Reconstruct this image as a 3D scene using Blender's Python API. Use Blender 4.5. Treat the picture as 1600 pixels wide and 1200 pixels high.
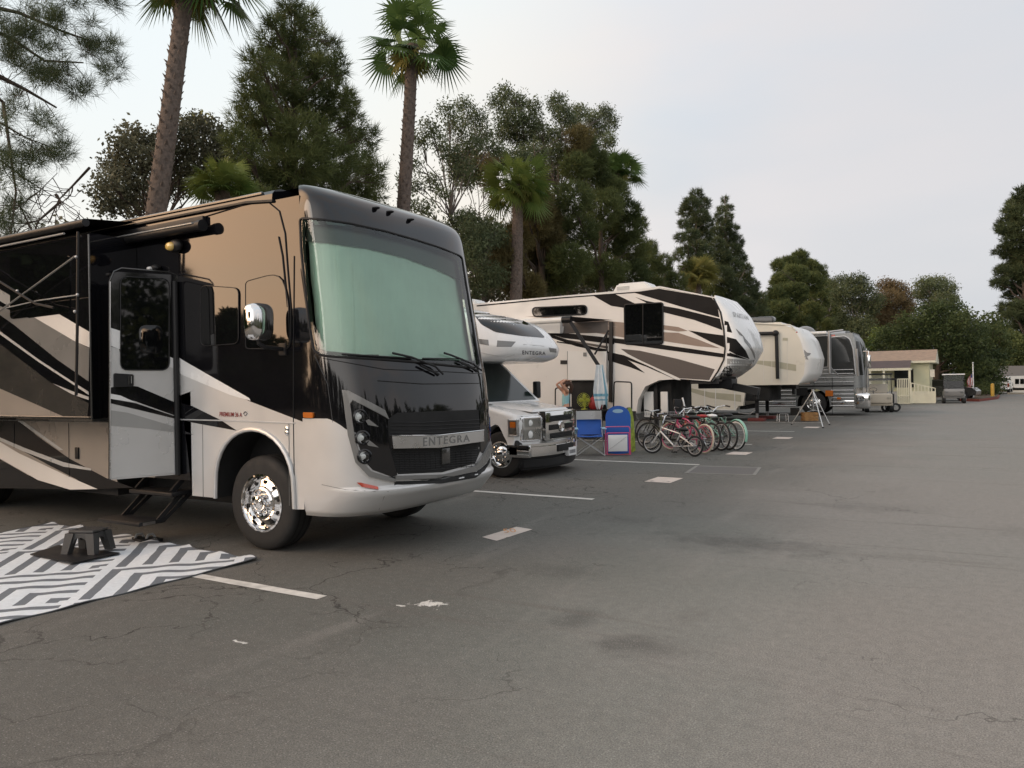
import bpy, bmesh, math, random
import numpy as np
from mathutils import Vector, Matrix
from mathutils.bvhtree import BVHTree
from mathutils.geometry import tessellate_polygon
for o in list(bpy.data.objects): bpy.data.objects.remove(o)
sc = bpy.context.scene
COL = sc.collection
# ---------------------------------------------------------------- camera
CAMH = 1.64
F = 1188.64
AX = Vector((0.8608957, 0.01369218, -0.50859721))   # world X as (right, up, forward) of the camera
AY = Vector((0.50849917, 0.01014101, 0.86100276))
AZ = Vector((-0.01694669, 0.99985483, -0.00176789))
cam = bpy.data.cameras.new('camera'); cam_o = bpy.data.objects.new('camera', cam); COL.objects.link(cam_o)
R = Matrix(((AX[0], AX[1], -AX[2]), (AY[0], AY[1], -AY[2]), (AZ[0], AZ[1], -AZ[2])))   # columns: camera right, up, back
cam_o.matrix_world = Matrix.Translation((0, 0, CAMH)) @ R.to_4x4()
cam.sensor_width = 36; cam.lens = 36 * F / 1600; cam.clip_start = 0.05; cam.clip_end = 2000
sc.camera = cam_o
sc.render.resolution_x = 1024; sc.render.resolution_y = 768
sc.view_settings.view_transform = 'Standard'; sc.view_settings.look = 'None'
sc.view_settings.exposure = 0.15; sc.view_settings.gamma = 1
# ---------------------------------------------------------------- world
world = bpy.data.worlds.new("World"); sc.world = world; world.use_nodes = True
wt = world.node_tree; wt.nodes.clear()
def wn(t, **k):
    n = wt.nodes.new(t)
    for a, b in k.items(): setattr(n, a, b)
    return n
def wl(a, b): wt.links.new(a, b)
SUN_AZ = Vector((-0.45, -0.86, 0)).normalized(); SUN_EL = math.radians(14)
sund = Vector((SUN_AZ.x*math.cos(SUN_EL), SUN_AZ.y*math.cos(SUN_EL), math.sin(SUN_EL)))
sky = wn('ShaderNodeTexSky', sky_type='NISHITA', sun_disc=False, sun_elevation=SUN_EL,
         sun_rotation=math.atan2(sund.x, sund.y), dust_density=3.0)
skys = wn('ShaderNodeVectorMath', operation='SCALE'); skys.inputs[3].default_value = 0.09
wl(sky.outputs[0], skys.inputs[0])
tc = wn('ShaderNodeTexCoord'); dirv = tc.outputs['Generated']
sep = wn('ShaderNodeSeparateXYZ'); wl(dirv, sep.inputs[0])
ramp = wn('ShaderNodeValToRGB'); wl(sep.outputs[2], ramp.inputs[0])
el = ramp.color_ramp.elements
el[0].position = 0.0; el[0].color = (0.67, 0.67, 0.70, 1)
el[1].position = 0.5; el[1].color = (0.72, 0.80, 0.88, 1)
e = el.new(0.16); e.color = (0.69, 0.70, 0.72, 1)
def dotter(v, lo, hi, pw=None):
    d = wn('ShaderNodeVectorMath', operation='DOT_PRODUCT'); wl(dirv, d.inputs[0]); d.inputs[1].default_value = Vector(v).normalized()
    m = wn('ShaderNodeMapRange'); m.clamp = True; m.interpolation_type = 'SMOOTHSTEP'
    wl(d.outputs['Value'], m.inputs[0]); m.inputs[1].default_value = lo; m.inputs[2].default_value = hi
    return m.outputs[0]
def mixc(fac, a, b, bt='MIX'):
    m = wn('ShaderNodeMix', data_type='RGBA', blend_type=bt)
    (wl(fac, m.inputs[0]) if hasattr(fac, 'links') else setattr(m.inputs[0], 'default_value', fac))
    for s, v in ((6, a), (7, b)):
        if hasattr(v, 'links'): wl(v, m.inputs[s])
        else: m.inputs[s].default_value = v
    return m.outputs[2]
# soft cloud texture
mp = wn('ShaderNodeMapping'); wl(dirv, mp.inputs[0]); mp.inputs['Scale'].default_value = (1.0, 1.0, 3.0)
nz = wn('ShaderNodeTexNoise'); wl(mp.outputs[0], nz.inputs[0]); nz.inputs['Scale'].default_value = 2.2; nz.inputs['Detail'].default_value = 5; nz.inputs['Roughness'].default_value = 0.45
cr = wn('ShaderNodeMapRange'); wl(nz.outputs[0], cr.inputs[0]); cr.inputs[1].default_value = 0.38; cr.inputs[2].default_value = 0.62
c = mixc(cr.outputs[0], ramp.outputs[0], (0.86, 0.80, 0.78, 1))
# brighter, warmer cloud towards the left of the view
c = mixc(dotter((-1, 0.50, 0.16), 0.66, 0.99), c, (0.97, 0.865, 0.71, 1))
c = mixc(dotter((-0.85, 0.45, 0.75), 0.75, 1.0), c, (0.82, 0.885, 0.91, 1))
# greyer on the right
gr_ = wn('ShaderNodeMath', operation='MULTIPLY'); wl(dotter((0.35, 1.0, 0.15), 0.55, 1.0), gr_.inputs[0]); gr_.inputs[1].default_value = 0.62
c = mixc(gr_.outputs[0], c, (0.55, 0.565, 0.60, 1))
c = mixc(0.08, c, skys.outputs[0])
# sunset glow low behind the camera
glow = dotter((-0.42, -0.88, 0.22), 0.25, 0.95)
elm = wn('ShaderNodeMapRange'); wl(sep.outputs[2], elm.inputs[0]); elm.inputs[1].default_value = 0.75; elm.inputs[2].default_value = 0.0; elm.interpolation_type = 'SMOOTHSTEP'
gm = wn('ShaderNodeMath', operation='MULTIPLY'); wl(glow, gm.inputs[0]); wl(elm.outputs[0], gm.inputs[1])
nz2 = wn('ShaderNodeTexNoise'); wl(mp.outputs[0], nz2.inputs[0]); nz2.inputs['Scale'].default_value = 3.5; nz2.inputs['Detail'].default_value = 4
g2 = mixc(nz2.outputs[0], (2.0, 1.86, 1.74, 1), (1.95, 1.9, 1.85, 1))
c = mixc(gm.outputs[0], c, g2)
glow2 = dotter((-0.78, -0.58, 0.28), 0.80, 0.985)
c = mixc(glow2, c, mixc(nz2.outputs[0], (5.2, 3.1, 1.75, 1), (4.2, 3.1, 2.1, 1)))
bg = wn('ShaderNodeBackground'); wl(c, bg.inputs[0]); bg.inputs[1].default_value = 1.05
wo = wn('ShaderNodeOutputWorld'); wl(bg.outputs[0], wo.inputs[0])
# ---------------------------------------------------------------- sun (veiled by cloud)
sl = bpy.data.lights.new('sun', 'SUN'); sl.energy = 0.5; sl.angle = math.radians(25); sl.color = (1.0, 0.90, 0.80)
so = bpy.data.objects.new('sun', sl); COL.objects.link(so)
so.rotation_euler = (-sund).to_track_quat('-Z', 'Y').to_euler()
# ================================================================ helpers
def ray(px, py):
    v = Vector(((px-800)/F, (600-py)/F, 1))
    return Vector((v.dot(AX), v.dot(AY), v.dot(AZ)))
CO = Vector((0, 0, CAMH))
def onY(px, py, Y):
    r = ray(px, py); return CO + r*(Y/r.y)
def onX(px, py, X):
    r = ray(px, py); return CO + r*(X/r.x)
def gnd(px, py, z=0.0):
    r = ray(px, py); return CO + r*((z-CAMH)/r.z)
def SY(Y): return lambda px, py: (onY(px, py, Y), Vector((0, -1, 0)))
def SX(X): return lambda px, py: (onX(px, py, X), Vector((1, 0, 0)))
def SP(p0, n):
    p0 = Vector(p0); n = Vector(n).normalized()
    def f(px, py):
        r = ray(px, py); t = (p0-CO).dot(n)/r.dot(n); return CO + r*t, n
    return f
def SB(bvh, fb=None):
    def f(px, py):
        r = ray(px, py).normalized(); h = bvh.ray_cast(CO, r)
        if h[0] is None: return fb(px, py) if fb else (None, None)
        n = h[1] if h[1].dot(r) < 0 else -h[1]
        return h[0], n
    return f
def xz(Y, pts): return [(onY(x, y, Y).x, onY(x, y, Y).z) for x, y in pts]
def roundpoly(pts, r, k=4):
    out = []; n = len(pts)
    rr = r if isinstance(r, (list, tuple)) else [r]*n
    for i in range(n):
        p0, p, p1 = Vector(pts[i-1]), Vector(pts[i]), Vector(pts[(i+1) % n])
        a = (p0-p); b = (p1-p); ra = min(rr[i], a.length*.49, b.length*.49)
        if ra <= 1e-6: out.append(tuple(p)); continue
        A = p + a.normalized()*ra; B = p + b.normalized()*ra
        for j in range(k+1):
            t = j/k; out.append(tuple(A*(1-t)**2 + p*2*t*(1-t) + B*t*t))
    return out
def rect(x0, y0, x1, y1, r=0, k=4): return roundpoly([(x0, y0), (x1, y0), (x1, y1), (x0, y1)], r, k)
def interp(keys, z):
    if z <= keys[0][0]: return keys[0][1]
    for (a, va), (b, vb) in zip(keys, keys[1:]):
        if z <= b:
            t = (z-a)/(b-a); return va+(vb-va)*t
    return keys[-1][1]
def sinterp(keys, z):
    # smooth (monotone cubic-ish) interpolation
    xs = [k[0] for k in keys]; ys = [k[1] for k in keys]; n = len(xs)
    if z <= xs[0]: return ys[0]
    if z >= xs[-1]: return ys[-1]
    s = [(ys[i+1]-ys[i])/(xs[i+1]-xs[i]) for i in range(n-1)]
    m = [s[0]] + [0 if s[i-1]*s[i] <= 0 else 2*s[i-1]*s[i]/(s[i-1]+s[i]) for i in range(1, n-1)] + [s[-1]]
    for i in range(n-1):
        if z <= xs[i+1]:
            h = xs[i+1]-xs[i]; t = (z-xs[i])/h
            return (2*t**3-3*t*t+1)*ys[i]+(t**3-2*t*t+t)*h*m[i]+(-2*t**3+3*t*t)*ys[i+1]+(t**3-t*t)*h*m[i+1]
class MB:
    def __init__(s): s.v = []; s.f = []; s.m = []; s.mats = []
    def mi(s, mat):
        if mat not in s.mats: s.mats.append(mat)
        return s.mats.index(mat)
    def add(s, vs, fs, mat):
        b = len(s.v); s.v += [tuple(v) for v in vs]; k = s.mi(mat)
        for f in fs: s.f.append(tuple(i+b for i in f)); s.m.append(k)
        return s
    def box(s, a, b, mat, M=None):
        x0, y0, z0 = a; x1, y1, z1 = b
        vs = [Vector(p) for p in ((x0,y0,z0),(x1,y0,z0),(x1,y1,z0),(x0,y1,z0),(x0,y0,z1),(x1,y0,z1),(x1,y1,z1),(x0,y1,z1))]
        if M is not None: vs = [M @ v for v in vs]
        return s.add(vs, [(0,3,2,1),(4,5,6,7),(0,1,5,4),(1,2,6,5),(2,3,7,6),(3,0,4,7)], mat)
    def bbox(s, a, b, mat, r=0.02, seg=2, M=None):
        bm = bmesh.new(); bmesh.ops.create_cube(bm, size=1)
        for v in bm.verts: v.co = Vector([a[i]+(v.co[i]+.5)*(b[i]-a[i]) for i in range(3)])
        bmesh.ops.bevel(bm, geom=list(bm.edges)+list(bm.verts), offset=r, segments=seg, affect='EDGES', profile=0.6)
        return s.addbm(bm, mat, M)
    def addbm(s, bm, mat, M=None):
        bm.verts.index_update()
        vs = [(M @ v.co) if M is not None else v.co.copy() for v in bm.verts]
        fs = [[v.index for v in f.verts] for f in bm.faces]; bm.free()
        return s.add(vs, fs, mat)
    def prism(s, pts, fn, t0, t1, mat, edge=None, holes=None):
        # pts 2D; fn(u,v,t)->3D ; front cap at t0, back cap at t1
        loops = [pts] + (holes or [])
        flat = [p for l in loops for p in l]
        tris = tessellate_polygon([[Vector((p[0], p[1], 0)) for p in l] for l in loops])
        n = len(flat)
        vs = [fn(u, v, t0) for u, v in flat] + [fn(u, v, t1) for u, v in flat]
        s.add(vs, [t for t in tris] + [tuple(i+n for i in reversed(t)) for t in tris], mat)
        b = 0; fs = []
        for l in loops:
            m = len(l)
            fs += [(b+i, b+(i+1) % m, b+(i+1) % m+n, b+i+n) for i in range(m)]; b += m
        s.add(vs, fs, edge or mat); return s
    def py(s, pts, y0, y1, mat, edge=None, holes=None): return s.prism(pts, lambda u, v, t: (u, t, v), y0, y1, mat, edge, holes)
    def px(s, pts, x0, x1, mat, edge=None, holes=None): return s.prism(pts, lambda u, v, t: (t, u, v), x0, x1, mat, edge, holes)
    def pz(s, pts, z0, z1, mat, edge=None, holes=None): return s.prism(pts, lambda u, v, t: (u, v, t), z0, z1, mat, edge, holes)
    def tube(s, pts, r, mat, n=8, cap=True, close=False):
        P = [Vector(p) for p in pts]; N = len(P)
        rs = r if isinstance(r, (list, tuple)) else [r]*N
        up = Vector((0, 0, 1)); vs = []; prev = None
        for i, p in enumerate(P):
            if close: t = P[(i+1) % N]-P[i-1]
            else: t = P[min(i+1, N-1)]-P[max(i-1, 0)]
            if t.length < 1e-9: t = up
            t.normalize()
            a = prev if prev is not None else (up if abs(t.z) < .9 else Vector((1, 0, 0)))
            a = (a - t*a.dot(t)); a = a.normalized() if a.length > 1e-6 else t.orthogonal().normalized()
            b = t.cross(a); prev = a
            for j in range(n):
                th = 2*math.pi*j/n; vs.append(p + (a*math.cos(th)+b*math.sin(th))*rs[i])
        fs = []
        M = N if close else N-1
        for i in range(M):
            i2 = (i+1) % N
            for j in range(n): fs.append((i*n+j, i*n+(j+1) % n, i2*n+(j+1) % n, i2*n+j))
        if cap and not close:
            fs.append(tuple(range(n-1, -1, -1))); fs.append(tuple((N-1)*n+j for j in range(n)))
        return s.add(vs, fs, mat)
    def bar(s, p, q, w, h, mat, up=(0, 0, 1)):
        p = Vector(p); q = Vector(q); t = (q-p).normalized(); u = Vector(up); u = (u-t*u.dot(t)).normalized(); w_ = t.cross(u)
        vs = [c+u*a*h/2+w_*b*w/2 for c in (p, q) for a, b in ((-1,-1),(1,-1),(1,1),(-1,1))]
        return s.add(vs, [(0,1,2,3),(7,6,5,4),(0,4,5,1),(1,5,6,2),(2,6,7,3),(3,7,4,0)], mat)
    def lathe(s, c, ax, prof, n, mat, start=0, a1=2*math.pi):
        c = Vector(c); ax = Vector(ax).normalized(); u = ax.orthogonal().normalized(); w = ax.cross(u)
        m = len(prof); vs = []
        for i in range(n):
            th = start+a1*i/n
            d = u*math.cos(th)+w*math.sin(th)
            for r, h in prof: vs.append(c+d*max(r, 1e-5)+ax*h)
        fs = [(i*m+j, ((i+1) % n)*m+j, ((i+1) % n)*m+j+1, i*m+j+1) for i in range(n) for j in range(m-1)]
        return s.add(vs, fs, mat)
    def sphere(s, c, r, mat, M=None, nu=14, nv=9):
        rr = r if isinstance(r, (list, tuple)) else (r, r, r)
        vs = []; fs = []
        for i in range(nv+1):
            ph = math.pi*i/nv
            for j in range(nu):
                th = 2*math.pi*j/nu; p = Vector((rr[0]*math.sin(ph)*math.cos(th), rr[1]*math.sin(ph)*math.sin(th), rr[2]*math.cos(ph)))
                if M is not None: p = M @ p
                vs.append(p+Vector(c))
        for i in range(nv):
            for j in range(nu): fs.append((i*nu+j, (i+1)*nu+j, (i+1)*nu+(j+1) % nu, i*nu+(j+1) % nu))
        return s.add(vs, fs, mat)
    def patch(s, poly, S, off, mat, cell=8, rim=0.0, bump=None):
        # polygon in photo coordinates laid onto a real surface S, cut fine so that it follows the surface
        bm = bmesh.new(); vs = [bm.verts.new((p[0], p[1], 0)) for p in poly]; bm.faces.new(vs)
        xs = [p[0] for p in poly]; ys = [p[1] for p in poly]
        if cell:
            for ax, lo, hi in ((0, min(xs), max(xs)), (1, min(ys), max(ys))):
                k = math.floor(lo/cell)+1
                while k*cell < hi:
                    co = [0, 0, 0]; co[ax] = k*cell; no = [0, 0, 0]; no[ax] = 1
                    bmesh.ops.bisect_plane(bm, geom=bm.verts[:]+bm.edges[:]+bm.faces[:], plane_co=co, plane_no=no, dist=1e-4); k += 1
        bmesh.ops.triangulate(bm, faces=[f for f in bm.faces if len(f.verts) > 4])
        bad = []; new = {}
        for v in bm.verts:
            p, n = S(v.co.x, v.co.y)
            if p is None: bad.append(v); continue
            o = off + (bump(v.co.x, v.co.y) if bump else 0)
            new[v] = (p+n*o, n)
        for v in bm.verts:
            if v in new: v.co = new[v][0]
        nrm = {v: new[v][1] for v in new}
        if bad: bmesh.ops.delete(bm, geom=bad, context='VERTS')
        if rim:
            be = [e for e in bm.edges if len(e.link_faces) == 1]; dd = {}
            for e in be:
                for v in e.verts:
                    if v not in dd: dd[v] = bm.verts.new(v.co-nrm[v]*rim)
            for e in be: 
                try: bm.faces.new((e.verts[0], e.verts[1], dd[e.verts[1]], dd[e.verts[0]]))
                except ValueError: pass
        return s.addbm(bm, mat)
    def line(s, pts, S, off, w, mat, n=5):
        P = []
        for a, b in zip(pts, pts[1:]):
            k = max(1, int(math.hypot(b[0]-a[0], b[1]-a[1])/12))
            for i in range(k): P.append((a[0]+(b[0]-a[0])*i/k, a[1]+(b[1]-a[1])*i/k))
        P.append(pts[-1]); Q = []
        for p in P:
            h, nn = S(*p)
            if h is not None: Q.append(h+nn*off)
        if len(Q) > 1: s.tube(Q, w, mat, n)
        return s
    def text(s, txt, quad, S, off, mat, bold=0.0, space=1.0, shear=0.0):
        # quad (photo): top-left, top-right, bottom-right, bottom-left
        cu = bpy.data.curves.new('t', 'FONT'); cu.body = txt; cu.offset = bold; cu.space_character = space; cu.shear = shear; cu.resolution_u = 3
        ob = bpy.data.objects.new('t', cu); COL.objects.link(ob)
        me = bpy.data.meshes.new_from_object(ob.evaluated_get(bpy.context.evaluated_depsgraph_get()))
        V = [v.co.copy() for v in me.vertices]; Fs = [tuple(p.vertices) for p in me.polygons]
        bpy.data.objects.remove(ob); bpy.data.meshes.remove(me)
        x0 = min(v.x for v in V); x1 = max(v.x for v in V); y0 = min(v.y for v in V); y1 = max(v.y for v in V)
        tl, tr, br, bl = [Vector(q) for q in quad]; out = []
        for v in V:
            a = (v.x-x0)/(x1-x0); b = (v.y-y0)/(y1-y0)
            p = (tl*(1-a)+tr*a)*b + (bl*(1-a)+br*a)*(1-b)
            h, nn = S(p.x, p.y)
            if h is None: return s
            out.append(h+nn*off)
        return s.add(out, Fs, mat)
    def build(s, name, parent=None, angle=35, M=None):
        me = bpy.data.meshes.new(name)
        off = wloc(parent) if (parent is not None and M is None) else Vector((0, 0, 0))
        vs = [tuple((M @ Vector(v)) if M is not None else (v[0]-off.x, v[1]-off.y, v[2]-off.z)) for v in s.v]
        me.from_pydata(vs, [], s.f)
        for m in s.mats: me.materials.append(m)
        me.polygons.foreach_set('material_index', s.m)
        me.validate(); me.update()
        bm = bmesh.new(); bm.from_mesh(me); bmesh.ops.recalc_face_normals(bm, faces=bm.faces); bm.to_mesh(me); bm.free()
        if angle: me.shade_smooth(); me.set_sharp_from_angle(angle=math.radians(angle))
        o = bpy.data.objects.new(name, me); COL.objects.link(o)
        if parent is not None: o.parent = parent
        return o
def wloc(o):
    v = Vector((0, 0, 0))
    while o is not None: v += o.location; o = o.parent
    return v
def tag(o, label=None, cat=None, group=None, kind=None):
    if label: o['label'] = label
    if cat: o['category'] = cat
    if group: o['group'] = group
    if kind: o['kind'] = kind
    return o
def thing(name, label, cat, loc=(0, 0, 0), group=None):
    o = bpy.data.objects.new(name, None); COL.objects.link(o); o.location = loc; o.empty_display_size = .2
    return tag(o, label, cat, group)
def dup(o, parent=None):
    c = o.copy(); COL.objects.link(c); c.parent = parent
    for ch in list(o.children): dup(ch, c)
    return c
# ---------------------------------------------------------------- materials
def mat(name, col, rough=0.5, metal=0.0, coat=0.0, ior=1.5, var=0.06, vscale=3.0, bump=0.0, bscale=60.0, spec=0.5, flake=0.0, alpha=None, dirt=0.0):
    m = bpy.data.materials.new(name); m.use_nodes = True; nt = m.node_tree; p = nt.nodes['Principled BSDF']
    tc = nt.nodes.new('ShaderNodeTexCoord')
    n = nt.nodes.new('ShaderNodeTexNoise'); n.inputs['Scale'].default_value = vscale; n.inputs['Detail'].default_value = 6; nt.links.new(tc.outputs['Object'], n.inputs[0])
    mr = nt.nodes.new('ShaderNodeMapRange'); nt.links.new(n.outputs[0], mr.inputs[0]); mr.inputs[1].default_value = .3; mr.inputs[2].default_value = .7
    mr.inputs[3].default_value = 1-var; mr.inputs[4].default_value = 1+var
    mx = nt.nodes.new('ShaderNodeVectorMath'); mx.operation = 'SCALE'; mx.inputs[0].default_value = col[:3]; nt.links.new(mr.outputs[0], mx.inputs[3])
    nt.links.new(mx.outputs[0], p.inputs['Base Color'])
    rr = nt.nodes.new('ShaderNodeMapRange'); nt.links.new(n.outputs[0], rr.inputs[0]); rr.inputs[1].default_value = .3; rr.inputs[2].default_value = .7
    rr.inputs[3].default_value = max(0.0, rough*.85); rr.inputs[4].default_value = min(1, rough*1.2+.005); nt.links.new(rr.outputs[0], p.inputs['Roughness'])
    p.inputs['Metallic'].default_value = metal; p.inputs['IOR'].default_value = ior; p.inputs['Specular IOR Level'].default_value = spec
    if coat: p.inputs['Coat Weight'].default_value = coat; p.inputs['Coat Roughness'].default_value = .03; p.inputs['Coat IOR'].default_value = 1.6
    if bump:
        b = nt.nodes.new('ShaderNodeBump'); b.inputs['Strength'].default_value = bump; b.inputs['Distance'].default_value = .01
        n2 = nt.nodes.new('ShaderNodeTexNoise'); n2.inputs['Scale'].default_value = bscale; n2.inputs['Detail'].default_value = 3; nt.links.new(tc.outputs['Object'], n2.inputs[0])
        nt.links.new(n2.outputs[0], b.inputs['Height']); nt.links.new(b.outputs[0], p.inputs['Normal'])
    return m
def glassmat(name, tint, refl_ior=1.5, rough=0.0):
    m = bpy.data.materials.new(name); m.use_nodes = True; nt = m.node_tree; nt.nodes.clear()
    t = nt.nodes.new('ShaderNodeBsdfTransparent'); t.inputs[0].default_value = (*tint, 1)
    g = nt.nodes.new('ShaderNodeBsdfGlossy'); g.inputs['Roughness'].default_value = rough
    fr = nt.nodes.new('ShaderNodeFresnel'); fr.inputs[0].default_value = refl_ior
    mx = nt.nodes.new('ShaderNodeMixShader'); o = nt.nodes.new('ShaderNodeOutputMaterial')
    nt.links.new(fr.outputs[0], mx.inputs[0]); nt.links.new(t.outputs[0], mx.inputs[1]); nt.links.new(g.outputs[0], mx.inputs[2]); nt.links.new(mx.outputs[0], o.inputs[0])
    return m
K = {}
K['blackpaint'] = mat('black_gloss_paint', (.006, .006, .0075), .05, coat=.2, ior=1.5)
K['silver'] = mat('silver_gold_paint', (.60, .60, .595), .36, metal=.3, coat=.6, var=.03)
K['silver2'] = mat('champagne_paint', (.36, .32, .28), .3, metal=.3, coat=.6, var=.03)
K['lightsilver'] = mat('light_silver_paint', (.60, .60, .59), .3, metal=.3, coat=.6, var=.03)
K['greypaint'] = mat('grey_paint', (.17, .17, .165), .3, coat=.6)
K['midgrey'] = mat('mid_grey_paint', (.33, .33, .32), .3, coat=.6)
K['darkgrey'] = mat('dark_grey_paint', (.035, .034, .032), .25, coat=.6)
K['white'] = mat('white_gel_coat', (.72, .71, .68), .3, coat=.4, var=.035, vscale=1.3)
K['white2'] = mat('bright_white_paint', (.80, .80, .79), .25, coat=.5, var=.02)
K['cream'] = mat('cream_gel_coat', (.70, .665, .57), .32, coat=.3, var=.035, vscale=1.3)
K['creamy'] = mat('warm_white_siding', (.72, .69, .65), .32, coat=.3, var=.035, vscale=1.3)
K['tan'] = mat('tan_graphic', (.25, .185, .145), .35, coat=.3)
K['taupe'] = mat('taupe_graphic', (.085, .07, .062), .5)
K['khaki'] = mat('khaki_graphic', (.42, .40, .30), .35)
K['black'] = mat('black_plastic', (.012, .012, .013), .45, bump=.1, spec=.35)
K['vinyl'] = mat('black_vinyl_graphic', (.010, .009, .009), .55, spec=.15)
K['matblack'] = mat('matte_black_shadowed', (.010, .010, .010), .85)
K['rubber'] = mat('tyre_rubber', (.018, .018, .018), .75, var=.25, vscale=8, bump=.3, bscale=90)
K['chrome'] = mat('chrome', (.78, .78, .78), .06, metal=1, var=.02)
K['brushed'] = mat('brushed_aluminium', (.62, .61, .60), .28, metal=1, var=.05)
K['coachgrey'] = mat('coach_silver_grey', (.24, .25, .25), .3, metal=.5, var=.05)
K['steel'] = mat('galvanised_steel', (.45, .45, .45), .4, metal=.8)
K['cabglass'] = mat('dim_cab_glass', (.014, .024, .022), .12, spec=.3)
K['lampcore'] = mat('lamp_reflector', (.85, .85, .83), .3)
K['glassdark'] = mat('dark_tinted_glass', (.004, .0045, .005), .02, ior=1.52, spec=.6)
K['glasscoach'] = mat('smoked_coach_glass', (.02, .022, .022), .02, ior=1.52, spec=.6)
K['windshield'] = glassmat('green_windshield_glass', (.76, .95, .84), 1.7)
K['clear'] = glassmat('clear_lens', (.9, .92, .92), 1.5)
K['amber'] = mat('amber_lens', (.50, .14, .02), .2)
K['redlens'] = mat('red_lens', (.45, .05, .02), .2, coat=.8)
K['yellowlens'] = mat('yellowed_lens', (.75, .52, .16), .2, coat=.8)
K['curtain'] = mat('white_curtain', (.90, .90, .88), .8, var=.05)
K['shade'] = mat('grey_roller_shade', (.17, .155, .16), .7)
K['rugwhite'] = mat('rug_white', (.62, .66, .70), .8, bump=.4, bscale=160, var=.07, vscale=5)
K['ruggrey'] = mat('rug_charcoal', (.10, .105, .11), .85, bump=.4, bscale=160, var=.12, vscale=5)
K['linewhite'] = mat('worn_line_paint', (.60, .58, .54), .7, var=.2, vscale=9)
K['stoolgrey'] = mat('stool_plastic', (.055, .055, .055), .5, bump=.2, bscale=200)
K['blue'] = mat('blue_fabric', (.015, .10, .42), .6)
K['bluelight'] = mat('pale_blue_fabric', (.30, .48, .62), .7)
K['pink'] = mat('pink_metal', (.60, .07, .20), .35, coat=.5)
K['redpaint'] = mat('red_paint', (.30, .02, .03), .3, coat=.6)
K['mint'] = mat('mint_paint', (.22, .46, .36), .3, coat=.6)
K['lime'] = mat('lime_foam', (.30, .38, .05), .6, var=.5, vscale=14)
K['yellowgreen'] = mat('yellow_green_plastic', (.36, .40, .05), .4)
K['redplastic'] = mat('red_plastic', (.35, .03, .03), .5)
K['redblock'] = mat('faded_red_block', (.16, .035, .03), .7)
K['skin'] = mat('skin', (.50, .27, .18), .5, var=.05)
K['hair'] = mat('brown_hair', (.06, .028, .016), .55, var=.4, vscale=30)
K['teal'] = mat('pale_teal_top', (.28, .52, .56), .8)
K['denim'] = mat('dark_shorts', (.02, .025, .04), .8)
K['towel'] = mat('white_towel', (.70, .73, .74), .9, var=.08, vscale=9)
K['towelblue'] = mat('blue_towel_stripe', (.20, .42, .52), .9)
K['wood'] = mat('brown_wood', (.32, .17, .06), .6, var=.3, vscale=8)
K['seatbeige'] = mat('beige_vinyl', (.55, .48, .38), .5)
K['roofshingle'] = mat('brown_shingles', (.33, .235, .17), .9, var=.2, vscale=4, bump=.5, bscale=30)
K['porchroof'] = mat('dark_porch_shingles', (.10, .075, .075), .9, var=.2, vscale=4)
K['yellowwall'] = mat('pale_yellow_siding', (.60, .585, .40), .7)
K['porchcream'] = mat('cream_trim', (.68, .66, .52), .6)
K['redkerb'] = mat('red_kerb_paint', (.22, .05, .035), .7, var=.2)
K['flagred'] = mat('flag_red', (.45, .05, .06), .8)
K['flagblue'] = mat('flag_blue', (.04, .06, .20), .8)
K['yellowpost'] = mat('yellow_bollard_paint', (.55, .33, .05), .5)
K['soil'] = mat('planting_soil', (.10, .075, .05), .95, var=.3, vscale=2, bump=.6, bscale=12)
K['palebrown'] = mat('concrete_tan', (.45, .40, .32), .8)
K['greyroof'] = mat('grey_roof', (.12, .11, .10), .9)
K['plate'] = mat('plate_white', (.75, .75, .75), .5)
K['ink'] = mat('dark_ink', (.03, .03, .04), .6)
K['redink'] = mat('maroon_lettering', (.22, .03, .03), .5)
K['barkpine'] = mat('pine_bark', (.07, .052, .040), .95, var=.35, vscale=6, bump=.8, bscale=25)
K['barkpalm'] = mat('palm_bark', (.115, .088, .072), .95, var=.4, vscale=12, bump=.8, bscale=30)
K['barkgum'] = mat('gum_bark', (.11, .093, .080), .9, var=.4, vscale=4, bump=.4, bscale=20)
K['wheelwell'] = K['matblack']
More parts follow.
